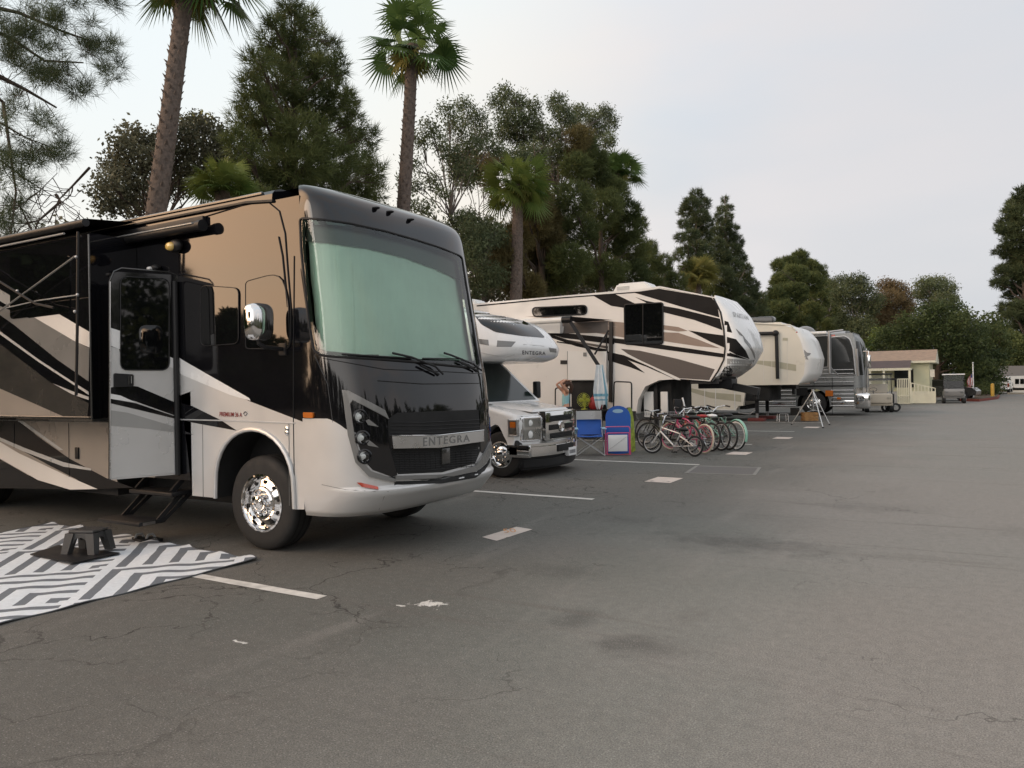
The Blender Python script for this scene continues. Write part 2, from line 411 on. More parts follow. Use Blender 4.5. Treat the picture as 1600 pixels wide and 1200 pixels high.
# ================================================================ ground
def asphalt():
    m = bpy.data.materials.new('asphalt'); m.use_nodes = True; nt = m.node_tree; P = nt.nodes['Principled BSDF']
    N = nt.nodes.new; L = nt.links.new
    tc = N('ShaderNodeTexCoord'); co = tc.outputs['Object']
    def noise(scale, detail=4, rough=.5, vec=None, dist=0):
        n = N('ShaderNodeTexNoise'); n.inputs['Scale'].default_value = scale; n.inputs['Detail'].default_value = detail; n.inputs['Roughness'].default_value = rough; n.inputs['Distortion'].default_value = dist
        L(vec or co, n.inputs[0]); return n
    def mr(src, a, b, c=0.0, d=1.0, smooth=True):
        r = N('ShaderNodeMapRange'); L(src, r.inputs[0]); r.inputs[1].default_value = a; r.inputs[2].default_value = b; r.inputs[3].default_value = c; r.inputs[4].default_value = d
        if smooth: r.interpolation_type = 'SMOOTHSTEP'
        return r.outputs[0]
    def mix(f, a, b, bt='MIX'):
        x = N('ShaderNodeMix'); x.data_type = 'RGBA'; x.blend_type = bt
        if hasattr(f, 'links'): L(f, x.inputs[0])
        else: x.inputs[0].default_value = f
        for s, v in ((6, a), (7, b)):
            if hasattr(v, 'links'): L(v, x.inputs[s])
            else: x.inputs[s].default_value = (*v, 1)
        return x.outputs[2]
    def mul(a, b):
        x = N('ShaderNodeMath'); x.operation = 'MULTIPLY'
        for i, v in enumerate((a, b)):
            if hasattr(v, 'links'): L(v, x.inputs[i])
            else: x.inputs[i].default_value = v
        return x.outputs[0]
    def mapping(s, r=0, loc=(0, 0, 0)):
        q = N('ShaderNodeMapping'); L(co, q.inputs[0]); q.inputs['Scale'].default_value = s; q.inputs['Rotation'].default_value = (0, 0, r); q.inputs['Location'].default_value = loc; return q.outputs[0]
    c = mix(mr(noise(.23, 3, .5, mapping((1, .7, 1), .5)).outputs[0], .40, .62), (.192, .182, .168), (.162, .172, .161))
    c = mix(mul(mr(noise(.75, 5, .55, mapping((1, 1, 1), 0, (7, 3, 0))).outputs[0], .45, .75), .55), c, (.215, .208, .197))
    c = mix(mul(mr(noise(1.4, 6, .6, mapping((1, .45, 1), -.2)).outputs[0], .56, .74), .5), c, (.095, .090, .083))
    # the parking stalls are darker, oilier asphalt than the driving lane
    sx = N('ShaderNodeSeparateXYZ'); L(co, sx.inputs[0])
    ns = noise(.5, 4, .5); ad = N('ShaderNodeMath'); ad.operation = 'MULTIPLY_ADD'; L(ns.outputs[0], ad.inputs[0]); ad.inputs[1].default_value = 2.6; L(sx.outputs[0], ad.inputs[2])
    c = mix(mul(mr(ad.outputs[0], .4, -2.8), .72), c, (.084, .083, .076))
    # pale dusty tone of the lane further up
    c = mix(mul(mr(ad.outputs[0], -1.6, 1.2), .55), c, (.240, .234, .224))
    # dark oil stains
    for (x, y, r1, r2, k) in ((-1.96, 7.68, 1.15, .55, .62), (-1.73, 4.43, .34, .26, .6), (-2.3, 4.75, .22, .3, .5), (-3.0, 5.9, .5, .3, .35), (-1.0, 10.5, .9, .5, .25), (-3.4, 8.4, .7, .4, .3), (.6, 9.5, .6, .5, .2)):
        v = N('ShaderNodeVectorMath'); v.operation = 'SUBTRACT'; L(co, v.inputs[0]); v.inputs[1].default_value = (x, y, 0)
        v2 = N('ShaderNodeVectorMath'); v2.operation = 'DIVIDE'; L(v.outputs[0], v2.inputs[0]); v2.inputs[1].default_value = (r1, r2, 1)
        ln = N('ShaderNodeVectorMath'); ln.operation = 'LENGTH'; L(v2.outputs[0], ln.inputs[0])
        nn = noise(4, 5, .6); a2 = N('ShaderNodeMath'); a2.operation = 'MULTIPLY_ADD'; L(nn.outputs[0], a2.inputs[0]); a2.inputs[1].default_value = 1.5; L(ln.outputs['Value'], a2.inputs[2])
        c = mix(mul(mr(a2.outputs[0], 1.9, .70), k*.8), c, (.030, .028, .028))
    # lighter tyre arcs / long darker streaks
    c = mix(mul(mr(noise(1.0, 4, .5, mapping((1.6, .25, 1), .06), .8).outputs[0], .57, .75), .22), c, (.28, .265, .25))
    c = mix(mul(mr(noise(1.2, 4, .55, mapping((.16, 2.4, 1), -.12, (3, 8, 0)), .6).outputs[0], .58, .70), .42), c, (.11, .10, .092))
    # hairline cracks
    dn = noise(1.3, 4, .6); va = N('ShaderNodeVectorMath'); va.operation = 'MULTIPLY_ADD'; L(dn.outputs['Color'], va.inputs[0]); va.inputs[1].default_value = (1.1, 1.1, 0); L(co, va.inputs[2])
    for sc_, w, k, mn, mx_ in ((.36, .0030, .45, .52, .60), (1.1, .007, .40, .58, .64)):
        vo = N('ShaderNodeTexVoronoi'); vo.feature = 'DISTANCE_TO_EDGE'; vo.inputs['Scale'].default_value = sc_; L(va.outputs[0], vo.inputs['Vector'])
        msk = mul(mr(noise(.38, 3, .5, mapping((1, 1, 1), 0, (sc_*9, 4, 0))).outputs[0], mn, mx_), mr(vo.outputs['Distance'], w*.9, w*.15))
        c = mix(mul(msk, k), c, (.018, .016, .015))
        m2 = mul(mr(ad.outputs[0], -1.2, -3.2), mul(mr(noise(.55, 3, .5, mapping((1, 1, 1), 0, (sc_*5, 2, 0))).outputs[0], .42, .55), mr(vo.outputs['Distance'], w*1.6, w*.3))); c = mix(mul(m2, .8), c, (.020, .018, .016))
    # white scuffs and drips
    c = mix(mul(mr(noise(2.2, 8, .75, mapping((1, 2.6, 1), .35)).outputs[0], .70, .76), .55), c, (.42, .40, .37))
    for (x, y, r1, r2, th) in ((-3.43, 4.56, .27, .19, .90), (-3.62, 4.42, .14, .05, .9), (-4.02, 3.31, .14, .05, .88)):
        v = N('ShaderNodeVectorMath'); v.operation = 'SUBTRACT'; L(co, v.inputs[0]); v.inputs[1].default_value = (x, y, 0)
        v2 = N('ShaderNodeVectorMath'); v2.operation = 'DIVIDE'; L(v.outputs[0], v2.inputs[0]); v2.inputs[1].default_value = (r1, r2, 1)
        ln = N('ShaderNodeVectorMath'); ln.operation = 'LENGTH'; L(v2.outputs[0], ln.inputs[0])
        nn = noise(11, 5, .65, None, .6); a2 = N('ShaderNodeMath'); a2.operation = 'MULTIPLY_ADD'; L(nn.outputs[0], a2.inputs[0]); a2.inputs[1].default_value = 2.0; L(ln.outputs['Value'], a2.inputs[2])
        c = mix(mul(mr(a2.outputs[0], th+.55, th+.35), .9), c, (.62, .62, .60))
    c = mix(1.0, c, mix(mr(noise(13, 8, .75).outputs[0], .32, .68), (.90, .90, .90), (1.10, 1.10, 1.09)), 'MULTIPLY')
    # aggregate
    sp = noise(120, 5, .85); c = mix(1.0, c, mix(mr(sp.outputs[0], .30, .72), (.40, .40, .40), (1.72, 1.69, 1.64)), 'MULTIPLY')
    vo = N('ShaderNodeTexVoronoi'); vo.inputs['Scale'].default_value = 62; L(co, vo.inputs['Vector'])
    msk = mul(mr(vo.outputs['Distance'], .34, .14), mr(vo.outputs['Color'], .50, .66, 0, 1, False))
    c = mix(mul(msk, .38), c, (.42, .40, .38))
    L(c, P.inputs['Base Color']); P.inputs['Roughness'].default_value = .82; P.inputs['Specular IOR Level'].default_value = .35
    b = N('ShaderNodeBump'); b.inputs['Strength'].default_value = .5; b.inputs['Distance'].default_value = .003
    bn = noise(210, 4, .8); L(bn.outputs[0], b.inputs['Height']); L(b.outputs[0], P.inputs['Normal'])
    return m
K['asphalt'] = asphalt()
mb = MB(); mb.add([(-17.5, -300, 0), (400, -300, 0), (400, 600, 0), (-17.5, 600, 0)], [(0, 1, 2, 3)], K['asphalt'])
tag(mb.build('parking_lot', angle=0), kind='structure')
mb = MB(); mb.add([(-500, -400, -.02), (500, -400, -.02), (500, 800, -.02), (-500, 800, -.02)], [(0, 1, 2, 3)], K['soil'])
tag(mb.build('ground', angle=0), kind='structure')
mb = MB(); mb.box((-17.75, -20, -.02), (-17.5, 140, .14), K['palebrown']); tag(mb.build('kerb', angle=0), kind='structure')
# painted stall lines
for y, x1, x0 in ((4.30, -4.28, -16.5), (9.65, -4.42, -16.5), (14.4, -4.36, -16.5), (19.3, -4.5, -16.5), (24.3, -4.4, -16.5), (29.3, -4.3, -16.5), (34.1, -4.2, -16), (39, -4.2, -16)):
    mb = MB(); rnd = random.Random(int(y*10)); n = 60; vs = []
    for i in range(n+1):
        x = x0+(x1-x0)*i/n
        vs += [(x, y-.055+rnd.uniform(-.003, .003), .004), (x, y+.055+rnd.uniform(-.003, .003), .004)]
    mb.add(vs, [(2*i, 2*i+2, 2*i+3, 2*i+1) for i in range(n)], K['linewhite'])
    tag(mb.build('stall_line', angle=0), kind='structure')
def wornpaint(name, col, amt, pinkish=False):
    m = mat(name, col, .7, var=.12, vscale=5); nt = m.node_tree; P = nt.nodes['Principled BSDF']; src = P.inputs['Base Color'].links[0].from_socket
    tc = nt.nodes.new('ShaderNodeTexCoord'); n = nt.nodes.new('ShaderNodeTexNoise'); n.inputs['Scale'].default_value = 7; n.inputs['Detail'].default_value = 8; n.inputs['Roughness'].default_value = .7; nt.links.new(tc.outputs['Object'], n.inputs[0])
    r = nt.nodes.new('ShaderNodeMapRange'); nt.links.new(n.outputs[0], r.inputs[0]); r.inputs[1].default_value = .60-amt; r.inputs[2].default_value = .66-amt*.5
    x = nt.nodes.new('ShaderNodeMix'); x.data_type = 'RGBA'; nt.links.new(r.outputs[0], x.inputs[0]); nt.links.new(src, x.inputs[6]); x.inputs[7].default_value = (.16, .14, .125, 1); nt.links.new(x.outputs[2], P.inputs['Base Color'])
    return m
K['sitepaint'] = wornpaint('site_marker_paint', (.56, .49, .44), .02)
K['orangepaint'] = wornpaint('orange_number_paint', (.62, .30, .12), .06)
K['linewhite'] = K['linewhite']
P_m = [[(753, 839), (776, 845), (832, 827), (807, 823)], [(1015, 751), (1035, 755), (1059, 748), (1040, 745)], [(1140, 709), (1158, 712), (1170, 707), (1152, 705)], [(1210, 685), (1228, 687), (1236, 683), (1219, 682)], [(1256, 668.5), (1272, 669.5), (1280, 667), (1266, 666)]]
for i, q in enumerate(P_m):
    mb = MB(); pts = [gnd(x, y, .004) for x, y in q]
    c = sum(pts, Vector())/4
    if i: # regular plate of the size of the first
        h = (Vector((.22, 0, 0)), Vector((0, .33, 0))); pts = [c-h[0]-h[1], c+h[0]-h[1], c+h[0]+h[1], c-h[0]+h[1]]
        for p in pts: p.z = .004
    mb.add(pts, [(0, 1, 2, 3)], K['sitepaint'])
    if i == 0:
        S = lambda px, py: (gnd(px, py, .005), Vector((0, 0, 1)))
        mb.text('50', [(785, 826.5), (803, 825), (808, 831), (788, 833)], S, 0, K['orangepaint'])
    tag(mb.build('site_marker', angle=0), kind='structure')
# square utility cover with pale concrete frame
mb = MB(); c = gnd(1131, 735)
a = math.radians(8); M = Matrix.Translation((c.x, c.y, 0)) @ Matrix.Rotation(a, 4, 'Z')
fr = mat('pale_frame', (.21, .205, .19), .8, var=.2); pl = mat('iron_plate', (.115, .11, .105), .8, metal=.0, var=.2, bump=.3)
for b0, b1 in (((-.60, -.60, 0), (.60, -.54, .007)), ((-.60, .54, 0), (.60, .60, .007)), ((-.60, -.54, 0), (-.54, .54, .007)), ((.54, -.54, 0), (.60, .54, .007))): mb.box(b0, b1, fr, M)
mb.box((-.538, -.538, 0), (.538, .538, .006), pl, M)
tag(mb.build('utility_cover', angle=0), 'square iron utility cover with pale concrete frame set in the asphalt beyond the bicycles', 'cover')
# ================================================================ outdoor rug
def rugmat():
    m = bpy.data.materials.new('rug_lattice_weave'); m.use_nodes = True; nt = m.node_tree; P = nt.nodes['Principled BSDF']; N = nt.nodes.new; L = nt.links.new
    tc = N('ShaderNodeTexCoord'); nz = N('ShaderNodeTexNoise'); nz.inputs['Scale'].default_value = 3; L(tc.outputs['Object'], nz.inputs[0])
    wv = N('ShaderNodeVectorMath'); wv.operation = 'MULTIPLY_ADD'; L(nz.outputs['Color'], wv.inputs[0]); wv.inputs[1].default_value = (.03, .03, 0); L(tc.outputs['Object'], wv.inputs[2])
    mp = N('ShaderNodeMapping'); L(wv.outputs[0], mp.inputs[0]); mp.inputs['Rotation'].default_value = (0, 0, math.radians(-45))
    sx = N('ShaderNodeSeparateXYZ'); L(mp.outputs[0], sx.inputs[0])
    def M(op, a, b=None, c=None):
        x = N('ShaderNodeMath'); x.operation = op
        for i, v in enumerate((a, b, c)):
            if v is None: continue
            if hasattr(v, 'links'): L(v, x.inputs[i])
            else: x.inputs[i].default_value = v
        return x.outputs[0]
    S = 1.13
    # object coords are measured from a lattice node; after rotation x runs along q=(1,1), y along p=(-1,1)
    s = M('FLOORED_MODULO', sx.outputs[0], S); t = M('FLOORED_MODULO', sx.outputs[1], S)
    h = M('MINIMUM', s, M('SUBTRACT', S, t))
    w = S/5
    fr = M('FLOORED_MODULO', M('ADD', h, -.03), w)
    dark = M('LESS_THAN', fr, .088)
    # thin white border along cell edges keeps the bands apart
    edge = M('MULTIPLY', M('GREATER_THAN', t, .055), M('LESS_THAN', s, S-.055))
    d = M('MULTIPLY', dark, edge)
    n2 = N('ShaderNodeTexNoise'); n2.inputs['Scale'].default_value = 30; L(tc.outputs['Object'], n2.inputs[0])
    x = N('ShaderNodeMix'); x.data_type = 'RGBA'; L(d, x.inputs[0]); x.inputs[6].default_value = (.84, .89, .93, 1); x.inputs[7].default_value = (.18, .20, .225, 1)
    y = N('ShaderNodeMix'); y.data_type = 'RGBA'; y.blend_type = 'MULTIPLY'; y.inputs[0].default_value = .25; L(x.outputs[2], y.inputs[6]); L(n2.outputs[0], y.inputs[7])
    L(y.outputs[2], P.inputs['Base Color']); P.inputs['Roughness'].default_value = .75
    wvx = N('ShaderNodeTexWave'); wvx.inputs['Scale'].default_value = 90; L(tc.outputs['Object'], wvx.inputs[0])
    b = N('ShaderNodeBump'); b.inputs['Strength'].default_value = .3; b.inputs['Distance'].default_value = .002; L(wvx.outputs[0], b.inputs['Height']); L(b.outputs[0], P.inputs['Normal'])
    return m
K['rug'] = rugmat()
A, B, C_, D = Vector((-5.76, 4.93, 0)), Vector((-5.84, 2.25, 0)), Vector((-9.62, 2.3, 0)), Vector((-9.56, 5.12, 0))
node = Vector((-6.68, 4.10, 0)); nu, nv = 150, 100; rnd = random.Random(3)
vs = []
for j in range(nv+1):
    v = j/nv
    for i in range(nu+1):
        u = i/nu; p = (A*(1-u)+D*u)*(1-v)+(B*(1-u)+C_*u)*v
        back = math.exp(-v*14); fr = math.exp(-(1-v)*14)
        p.y += (math.sin(u*47)*.018+math.sin(u*23+1)*.02+math.sin(u*91)*.008)*back
        p.x += (math.sin(v*31)*.012)*math.exp(-u*20)
        z = .010 + back*.018*(1+math.sin(u*61+.5)*math.sin(u*17)) + .004*math.sin(u*21+v*9)*math.sin(v*17+u*5) + .003*math.sin(u*60+v*33)
        z += .016*math.exp(-((u-.62)*9)**2)*max(0, math.sin(v*3.1))*.3
        vs.append((p.x, p.y, max(z, .005)))
mb = MB(); W = nu+1
mb.add(vs, [(j*W+i, j*W+i+1, (j+1)*W+i+1, (j+1)*W+i) for j in range(nv) for i in range(nu)], K['rug'])
hem = K['ruggrey']
for seq in ([vs[i] for i in range(0, W)], [vs[j*W] for j in range(nv+1)], [vs[nv*W+i] for i in range(W)], [vs[j*W+nu] for j in range(nv+1)]):
    mb.tube(seq, .006, hem, 5)
rug = MB.build(mb, 'outdoor_rug', angle=40)
rug.location = node; rug.data.transform(Matrix.Translation(-node))
tag(rug, 'white and charcoal outdoor rug with diagonal line pattern beside the black motorhome', 'rug')
# black mat and step stool
mb = MB(); q = [gnd(*p, .03) for p in ((47, 866), (91, 852), (187, 864), (113, 880))]
c = sum(q, Vector())/4
mb.prism([(p.x, p.y) for p in q], lambda u, v, t: (u, v, t), .024, .034, K['black'])
tag(mb.build('floor_mat', angle=0), 'small square black mat under the grey step stool on the rug', 'mat')
def step_stool():
    r = thing('step_stool', 'dark grey folding plastic step stool on the patterned rug', 'stool', (-7.50, 4.36, .035))
    mb = MB(); h = .245; a, b = .150, .125
    mb.bbox((-a, -b, h-.03), (a, b, h), K['stoolgrey'], .012, 2)
    for i in range(9): mb.box((-a+.03+i*.041, -b+.02, h), (-a+.038+i*.041, b-.02, h+.003), K['stoolgrey'])
    mb.build('top', r, M=Matrix())
    for k, (sx_, sy_) in enumerate(((-1, -1), (1, -1), (1, 1), (-1, 1))):
        mb = MB(); p = Vector((sx_*(a-.03), sy_*(b-.03), h-.03)); q = Vector((sx_*(a+.012), sy_*(b+.012), 0))
        vs = []
        for c_, w_ in ((p, .050), (q, .040)): vs += [c_+Vector((dx*w_, dy*w_, 0)) for dx, dy in ((-1, -1), (1, -1), (1, 1), (-1, 1))]
        mb.add(vs, [(0, 1, 2, 3), (7, 6, 5, 4), (0, 4, 5, 1), (1, 5, 6, 2), (2, 6, 7, 3), (3, 7, 4, 0)], K['stoolgrey'])
        mb.build('leg', r, M=Matrix())
    mb = MB()   # arched side panels between the legs
    for sy_ in (-1, 1):
        arch = [(-a+.01, h-.03), (-a-.004, .10), (-a+.06, .10)]+[(math.cos(t)*.075, .115+math.sin(t)*.055) for t in [math.pi-math.pi*i/8 for i in range(9)]]+[(a-.06, .10), (a+.004, .10), (a-.01, h-.03)]
        mb.py(arch, sy_*b-.006, sy_*b+.006, K['stoolgrey'])
    for sx_ in (-1, 1):
        arch = [(-b+.01, h-.03), (-b-.004, .10), (-b+.05, .10)]+[(math.cos(t)*.055, .115+math.sin(t)*.05) for t in [math.pi-math.pi*i/8 for i in range(9)]]+[(b-.05, .10), (b+.004, .10), (b-.01, h-.03)]
        mb.px(arch, sx_*a-.006, sx_*a+.006, K['stoolgrey'])
    mb.build('side_panel', r, M=Matrix())
    r.rotation_euler.z = math.radians(22); r.scale = (.9, .9, .92)
step_stool()
# a pair of sandals lying behind the stool
rs = thing('sandals', 'pair of dark sandals lying on the rug behind the step stool', 'sandals', (-7.6, 4.98, .02))
for k, (dx, dy, a) in enumerate(((0, 0, .3), (.13, .05, .5))):
    mb = MB(); mb.pz(roundpoly([(-.05, -.14), (.05, -.14), (.055, .12), (-.05, .13)], .05), .0, .025, K['black'])
    mb.tube([(-.05, .03, .02), (-.02, .04, .06), (.03, .03, .06), (.05, .02, .02)], .014, K['midgrey'], 6)
    o = mb.build('sandal', rs, M=Matrix.Translation((dx, dy, .0)) @ Matrix.Rotation(a+1.1, 4, 'Z'))
# ================================================================ caps (rounded vehicle fronts)
def cap(rows, yc, n_exp, nu, mat, zmat=None):
    # rows: list of (z, xs, L, W) ; returns MB and BVH
    mb = MB(); vs = []; n = nu+1
    for z, xs, L, W in rows:
        for i in range(n):
            th = math.pi*i/nu; c_, s_ = math.cos(th), math.sin(th)
            # even out the spacing near the sides
            y = yc - W*math.copysign(abs(c_)**(2/n_exp), c_); x = xs + L*abs(s_)**(2/n_exp)
            vs.append((x, y, z))
    fs = [(j*n+i, j*n+i+1, (j+1)*n+i+1, (j+1)*n+i) for j in range(len(rows)-1) for i in range(nu)]
    return vs, fs
def rowset(zs, fx, fL, fW): return [(z, sinterp(fx, z), sinterp(fL, z), sinterp(fW, z)) for z in zs]
def inpoly(x, y, poly):
    ins = False; j = len(poly)-1
    for i in range(len(poly)):
        xi, yi = poly[i][0], poly[i][1]; xj, yj = poly[j][0], poly[j][1]
        if (yi > y) != (yj > y) and x < (xj-xi)*(y-yi)/(yj-yi)+xi: ins = not ins
        j = i
    return ins
def pix(p):
    v = (Vector(p)-CO); w = AX*v.x+AY*v.y+AZ*v.z
    return 800+F*w.x/w.z, 600-F*w.y/w.z
def wheel(parent, x, y, z, R, Rr, w, style='chrome', side=-1, rimmat=None, name='wheel'):
    # outer face at y, wheel extends inwards by w ; side=-1: outer face towards -Y
    s = side; c = (x, y, z); ax = (0, s, 0); t = MB()
    prof = [(Rr, -.012), (Rr+.012, 0), (R*.80, .004), (R*.93, -.006), (R*.985, -.03), (R, -.06), (R, -w+.06), (R*.985, -w+.03), (R*.93, -w), (Rr, -w)]
    t.lathe(c, ax, prof, 48, K['rubber'])
    for q in (-w*.25, -w*.5, -w*.75): t.lathe(c, ax, [(R+.002, q-.012), (R+.0025, q), (R+.002, q+.012)], 48, K['matblack'])
    o = t.build(name, parent)
    rim = MB(); rm = rimmat or K['chrome']
    if style == 'truck':     # deep polished wheel with ten hand holes, nut ring and hub cover
        rim.lathe(c, ax, [(Rr+.010, -.012), (Rr+.006, .006), (Rr-.012, .008), (Rr-.022, -.004), (Rr-.03, -.030), (Rr*.86, -.045), (Rr*.60, -.020), (Rr*.57, .002), (Rr*.50, .012), (Rr*.46, .010), (Rr*.44, -.01), (Rr*.30, -.012), (Rr*.29, .045), (Rr*.27, .060), (Rr*.18, .066), (Rr*.17, .058), (.001, .060)], 60, rm)
        for k in range(10):
            a = 2*math.pi*k/10+.2
            p = Vector((x+math.cos(a)*Rr*.75, y+s*-.026, z+math.sin(a)*Rr*.75))
            rim.sphere(p, (.021, .010, .021), K['matblack'], nu=12, nv=6)
        for k in range(8):
            a = 2*math.pi*k/8
            p = Vector((x+math.cos(a)*Rr*.385, y, z+math.sin(a)*Rr*.385))
            rim.lathe(p, ax, [(.020, -.012), (.019, .010), (.016, .028), (.008, .036), (.001, .037)], 8, rm)
    else:
        rim.lathe(c, ax, [(Rr+.008, -.014), (Rr+.004, .004), (Rr-.014, .004), (Rr-.03, -.03), (Rr*.72, -.05), (Rr*.62, -.02), (Rr*.35, .0), (Rr*.33, .03), (Rr*.2, .05), (.001, .052)], 40, rm)
        for k in range(8):
            a = 2*math.pi*k/8
            p = Vector((x+math.cos(a)*Rr*.70, y+s*-.045, z+math.sin(a)*Rr*.70)); rim.sphere(p, (.024, .014, .024), K['matblack'], nu=10, nv=6)
            p = Vector((x+math.cos(a+.4)*Rr*.47, y, z+math.sin(a+.4)*Rr*.47)); rim.lathe(p, ax, [(.016, -.02), (.015, .012), (.001, .02)], 6, rm)
    rim.build('rim', o)
    return o
# ================================================================ main motorhome (black and silver class A)
def main_motorhome():
    Y0, Y1 = 5.2, 7.63; yc = 6.415; XS = -5.38; XR = -16.8
    r = thing('motorhome', 'large black and silver motorhome with green tinted windshield and chrome wheels, closest of all', 'motorhome', (-6.05, yc, 0))
    side = SY(Y0)
    # --- body
    m = MB()
    arch = []
    for i in range(17):
        a = math.pi*i/16; arch.append((-6.07-.565*math.cos(a), .62+.60*math.sin(a)**.85))
    out = [(XR, .56), (-8.35, .56), (-8.35, .66), (-7.02, .66), (-7.02, .50), (-6.635, .50)]+arch+[(-5.505, .46), (XS, .47), (XS, 3.45)]+[(XR, 3.45)]
    m.py(out, Y0, Y1, K['blackpaint'], K['matblack'])
    # roof with rounded shoulders
    prof = [(Y0, 3.452), (Y0+.008, 3.52), (Y0+.04, 3.56), (Y0+.11, 3.585), (yc, 3.61), (Y1-.11, 3.585), (Y1-.04, 3.56), (Y1-.008, 3.52), (Y1, 3.452)]
    m.px([(y, z) for y, z in prof], XR, -5.75, K['blackpaint'])
    m.build('body', r, 30)
    # gutter rail along the roof edge
    g = MB(); g.tube([(XR, Y0-.012, 3.475), (-6.1, Y0-.012, 3.475), (-5.72, Y0-.012, 3.44)], .016, K['black'], 6)
    g.tube([(XR, Y0+.02, 3.545), (-5.9, Y0+.02, 3.545)], .018, K['darkgrey'], 6)
    g.build('roof_gutter', r)
    # --- side paintwork (its own skin over the body, main wall)
    gp = MB()
    def P(pts, mt, off=.003, cell=0): gp.patch(pts, side, off, mt, cell)
    # silver below the falling line; cut around the wheel arch
    base = xz(Y0, [(279, 576), (390, 627), (462, 659)])
    poly = [(-7.02, .502), (-6.638, .502)]+arch+[(-5.505, .463), (XS+.0, .472)]+[(XS, base[2][1]), base[1], (base[0][0], base[0][1]), (-7.02, base[0][1]+.03)]
    gp.py(poly, Y0-.003, Y0, K['silver'])
    P([(281, 559), (292, 566), (390, 622), (392, 626), (360, 617), (281, 584)], K['white2'], .005)
    P([(281, 629), (300, 634), (345, 656), (371, 673), (300, 660), (281, 654)], K['blackpaint'], .005)
    P([(281, 670), (303, 679), (281, 677)], K['blackpaint'], .005)
    P([(281, 585), (281, 618), (330, 600), (350, 612), (300, 590)], K['lightsilver'], .0045)
    # lower compartment wall under the slide-out
    low = [(XR, .562), (-8.35, .562), (-8.35, .662), (-7.65, .662), (-7.65, 1.42), (XR, 1.42)]
    gp.py(low, Y0-.003, Y0, K['silver2'])
    P([(-220, 560), (0, 653), (25, 653), (60, 682), (110, 717), (167, 747), (209, 762), (150, 764), (83, 730), (0, 685), (-220, 600)], K['blackpaint'], .005)
    P([(25, 655), (33, 655), (100, 703), (93, 703)], K['lightsilver'], .007)
    P([(-220, 598), (0, 683), (40, 700), (100, 722), (143, 732), (143, 735), (100, 729), (37, 705), (0, 688), (-220, 604)], K['lightsilver'], .007)
    P([(-220, 606), (0, 690), (30, 708), (107, 744), (153, 764), (110, 765), (60, 750), (0, 716), (-220, 640)], K['creamy'], .006)
    P([(-220, 641), (0, 717), (60, 751), (100, 764), (-220, 760)], K['blackpaint'], .0065)
    gp.build('side_paint', r, 30)
    # moulding, seams and compartment door gaps
    s = MB()
    s.line([(262, 655), (345, 657), (462, 661)], side, .006, .007, K['silver'])
    s.line([(0, 656), (170, 659)], side, .006, .010, K['darkgrey'])
    s.line([(317, 660), (318, 778)], side, .003, .003, K['black'])
    s.line([(108, 661), (109, 745)], side, .008, .003, K['black'])
    s.line([(23, 661), (23, 700)], side, .008, .003, K['black'])
    s.line([(460, 400), (459, 540), (459, 660), (461, 795)], side, .004, .005, K['black'])
    s.line([(452, 662), (453, 790)], side, .006, .003, K['greypaint'])
    s.build('moulding', r)
    # wheel arch lip
    lip = MB(); lip.tube([(x, Y0-.012, z) for x, z in [(-6.64, .50)]+arch+[(-5.50, .47)]], .022, K['silver'], 8); lip.build('wheel_arch', r)
    # seams lettering and badge
    t = MB(); t.text('PREMIUM 36 A', [(344, 643.5), (379, 644.5), (379, 651.5), (344, 650.5)], side, .008, K['redink'], bold=.02)
    t.line([(384, 643), (387, 646), (384, 650), (381, 646), (384, 643)], side, .008, .003, K['ink'])
    t.build('lettering', r, 0)
    lk = MB()
    for px, py in ((449, 670), (449, 676)):
        p, n = side(px, py); lk.lathe(p, (0, -1, 0), [(.026, .0), (.026, .012), (.016, .018), (.001, .018)], 14, K['chrome'])
    lk.build('lock', r)
    lk = MB(); p, _ = side(122, 708); lk.bbox(p+Vector((-.035, -.022, -.07)), p+Vector((.035, -.001, .07)), K['black'], .008); lk.build('latch', r)
    # windows of the main wall
    def win(px, r_=10, off=.012, name='window', mt=None):
        w = MB(); pts = roundpoly(px, r_)
        w.patch(pts, side, off, mt or K['glassdark'], 0, .01)
        o = w.build(name, r, 30); f = MB(); f.line(pts+[pts[0]], side, off, .005, K['black']); f.build('frame', o); return o
    win([(315, 446), (374, 450), (374, 537), (315, 541)])
    # cab side glass with curved front corner
    win([(385, 440), (440, 425), (452, 470), (454, 545), (385, 545)], [6, 25, 20, 8, 6], .010, 'cab_window')
    # curved gasket trim of the cab wall
    s = MB(); s.line([(300, 345), (395, 316), (420, 316), (437, 330), (446, 365), (450, 420), (455, 480), (455, 535), (450, 543)], side, .006, .006, K['black'])
    s.line([(436, 370), (442, 400), (450, 480)], side, .006, .007, K['black']); s.build('trim', r)
    # --- front cap
    fL = [(.41, .66), (.46, .74), (.56, .85), (.635, .915), (.665, .92), (.70, .885), (.9, .885), (1.3, .87), (1.7, .82), (1.95, .76), (2.6, .61), (3.2, .46), (3.35, .41), (3.45, .345), (3.52, .27), (3.57, .17), (3.60, .02), (3.615, -.14)]
    fW = [(.41, 1.17), (.46, 1.202), (.6, 1.217), (3.3, 1.217), (3.45, 1.205), (3.52, 1.18), (3.57, 1.14), (3.60, 1.06), (3.615, .95)]
    fx = [(.41, -5.40), (.45, XS-.0), (3.42, XS-.0), (3.52, -5.42), (3.57, -5.46), (3.60, -5.52), (3.615, -5.60)]
    zs = [.41+.0125*i for i in range(28)]+[.77+.035*i for i in range(75)]+[3.38]+[3.43, 3.46, 3.49, 3.515, 3.535, 3.555, 3.57, 3.583, 3.594, 3.602, 3.609, 3.615]
    rows = rowset(zs, fx, fL, fW)
    vs, fs = cap(rows, yc, 3.2, 150, None)
    bvh = BVHTree.FromPolygons([Vector(v) for v in vs], fs)
    S = SB(bvh)
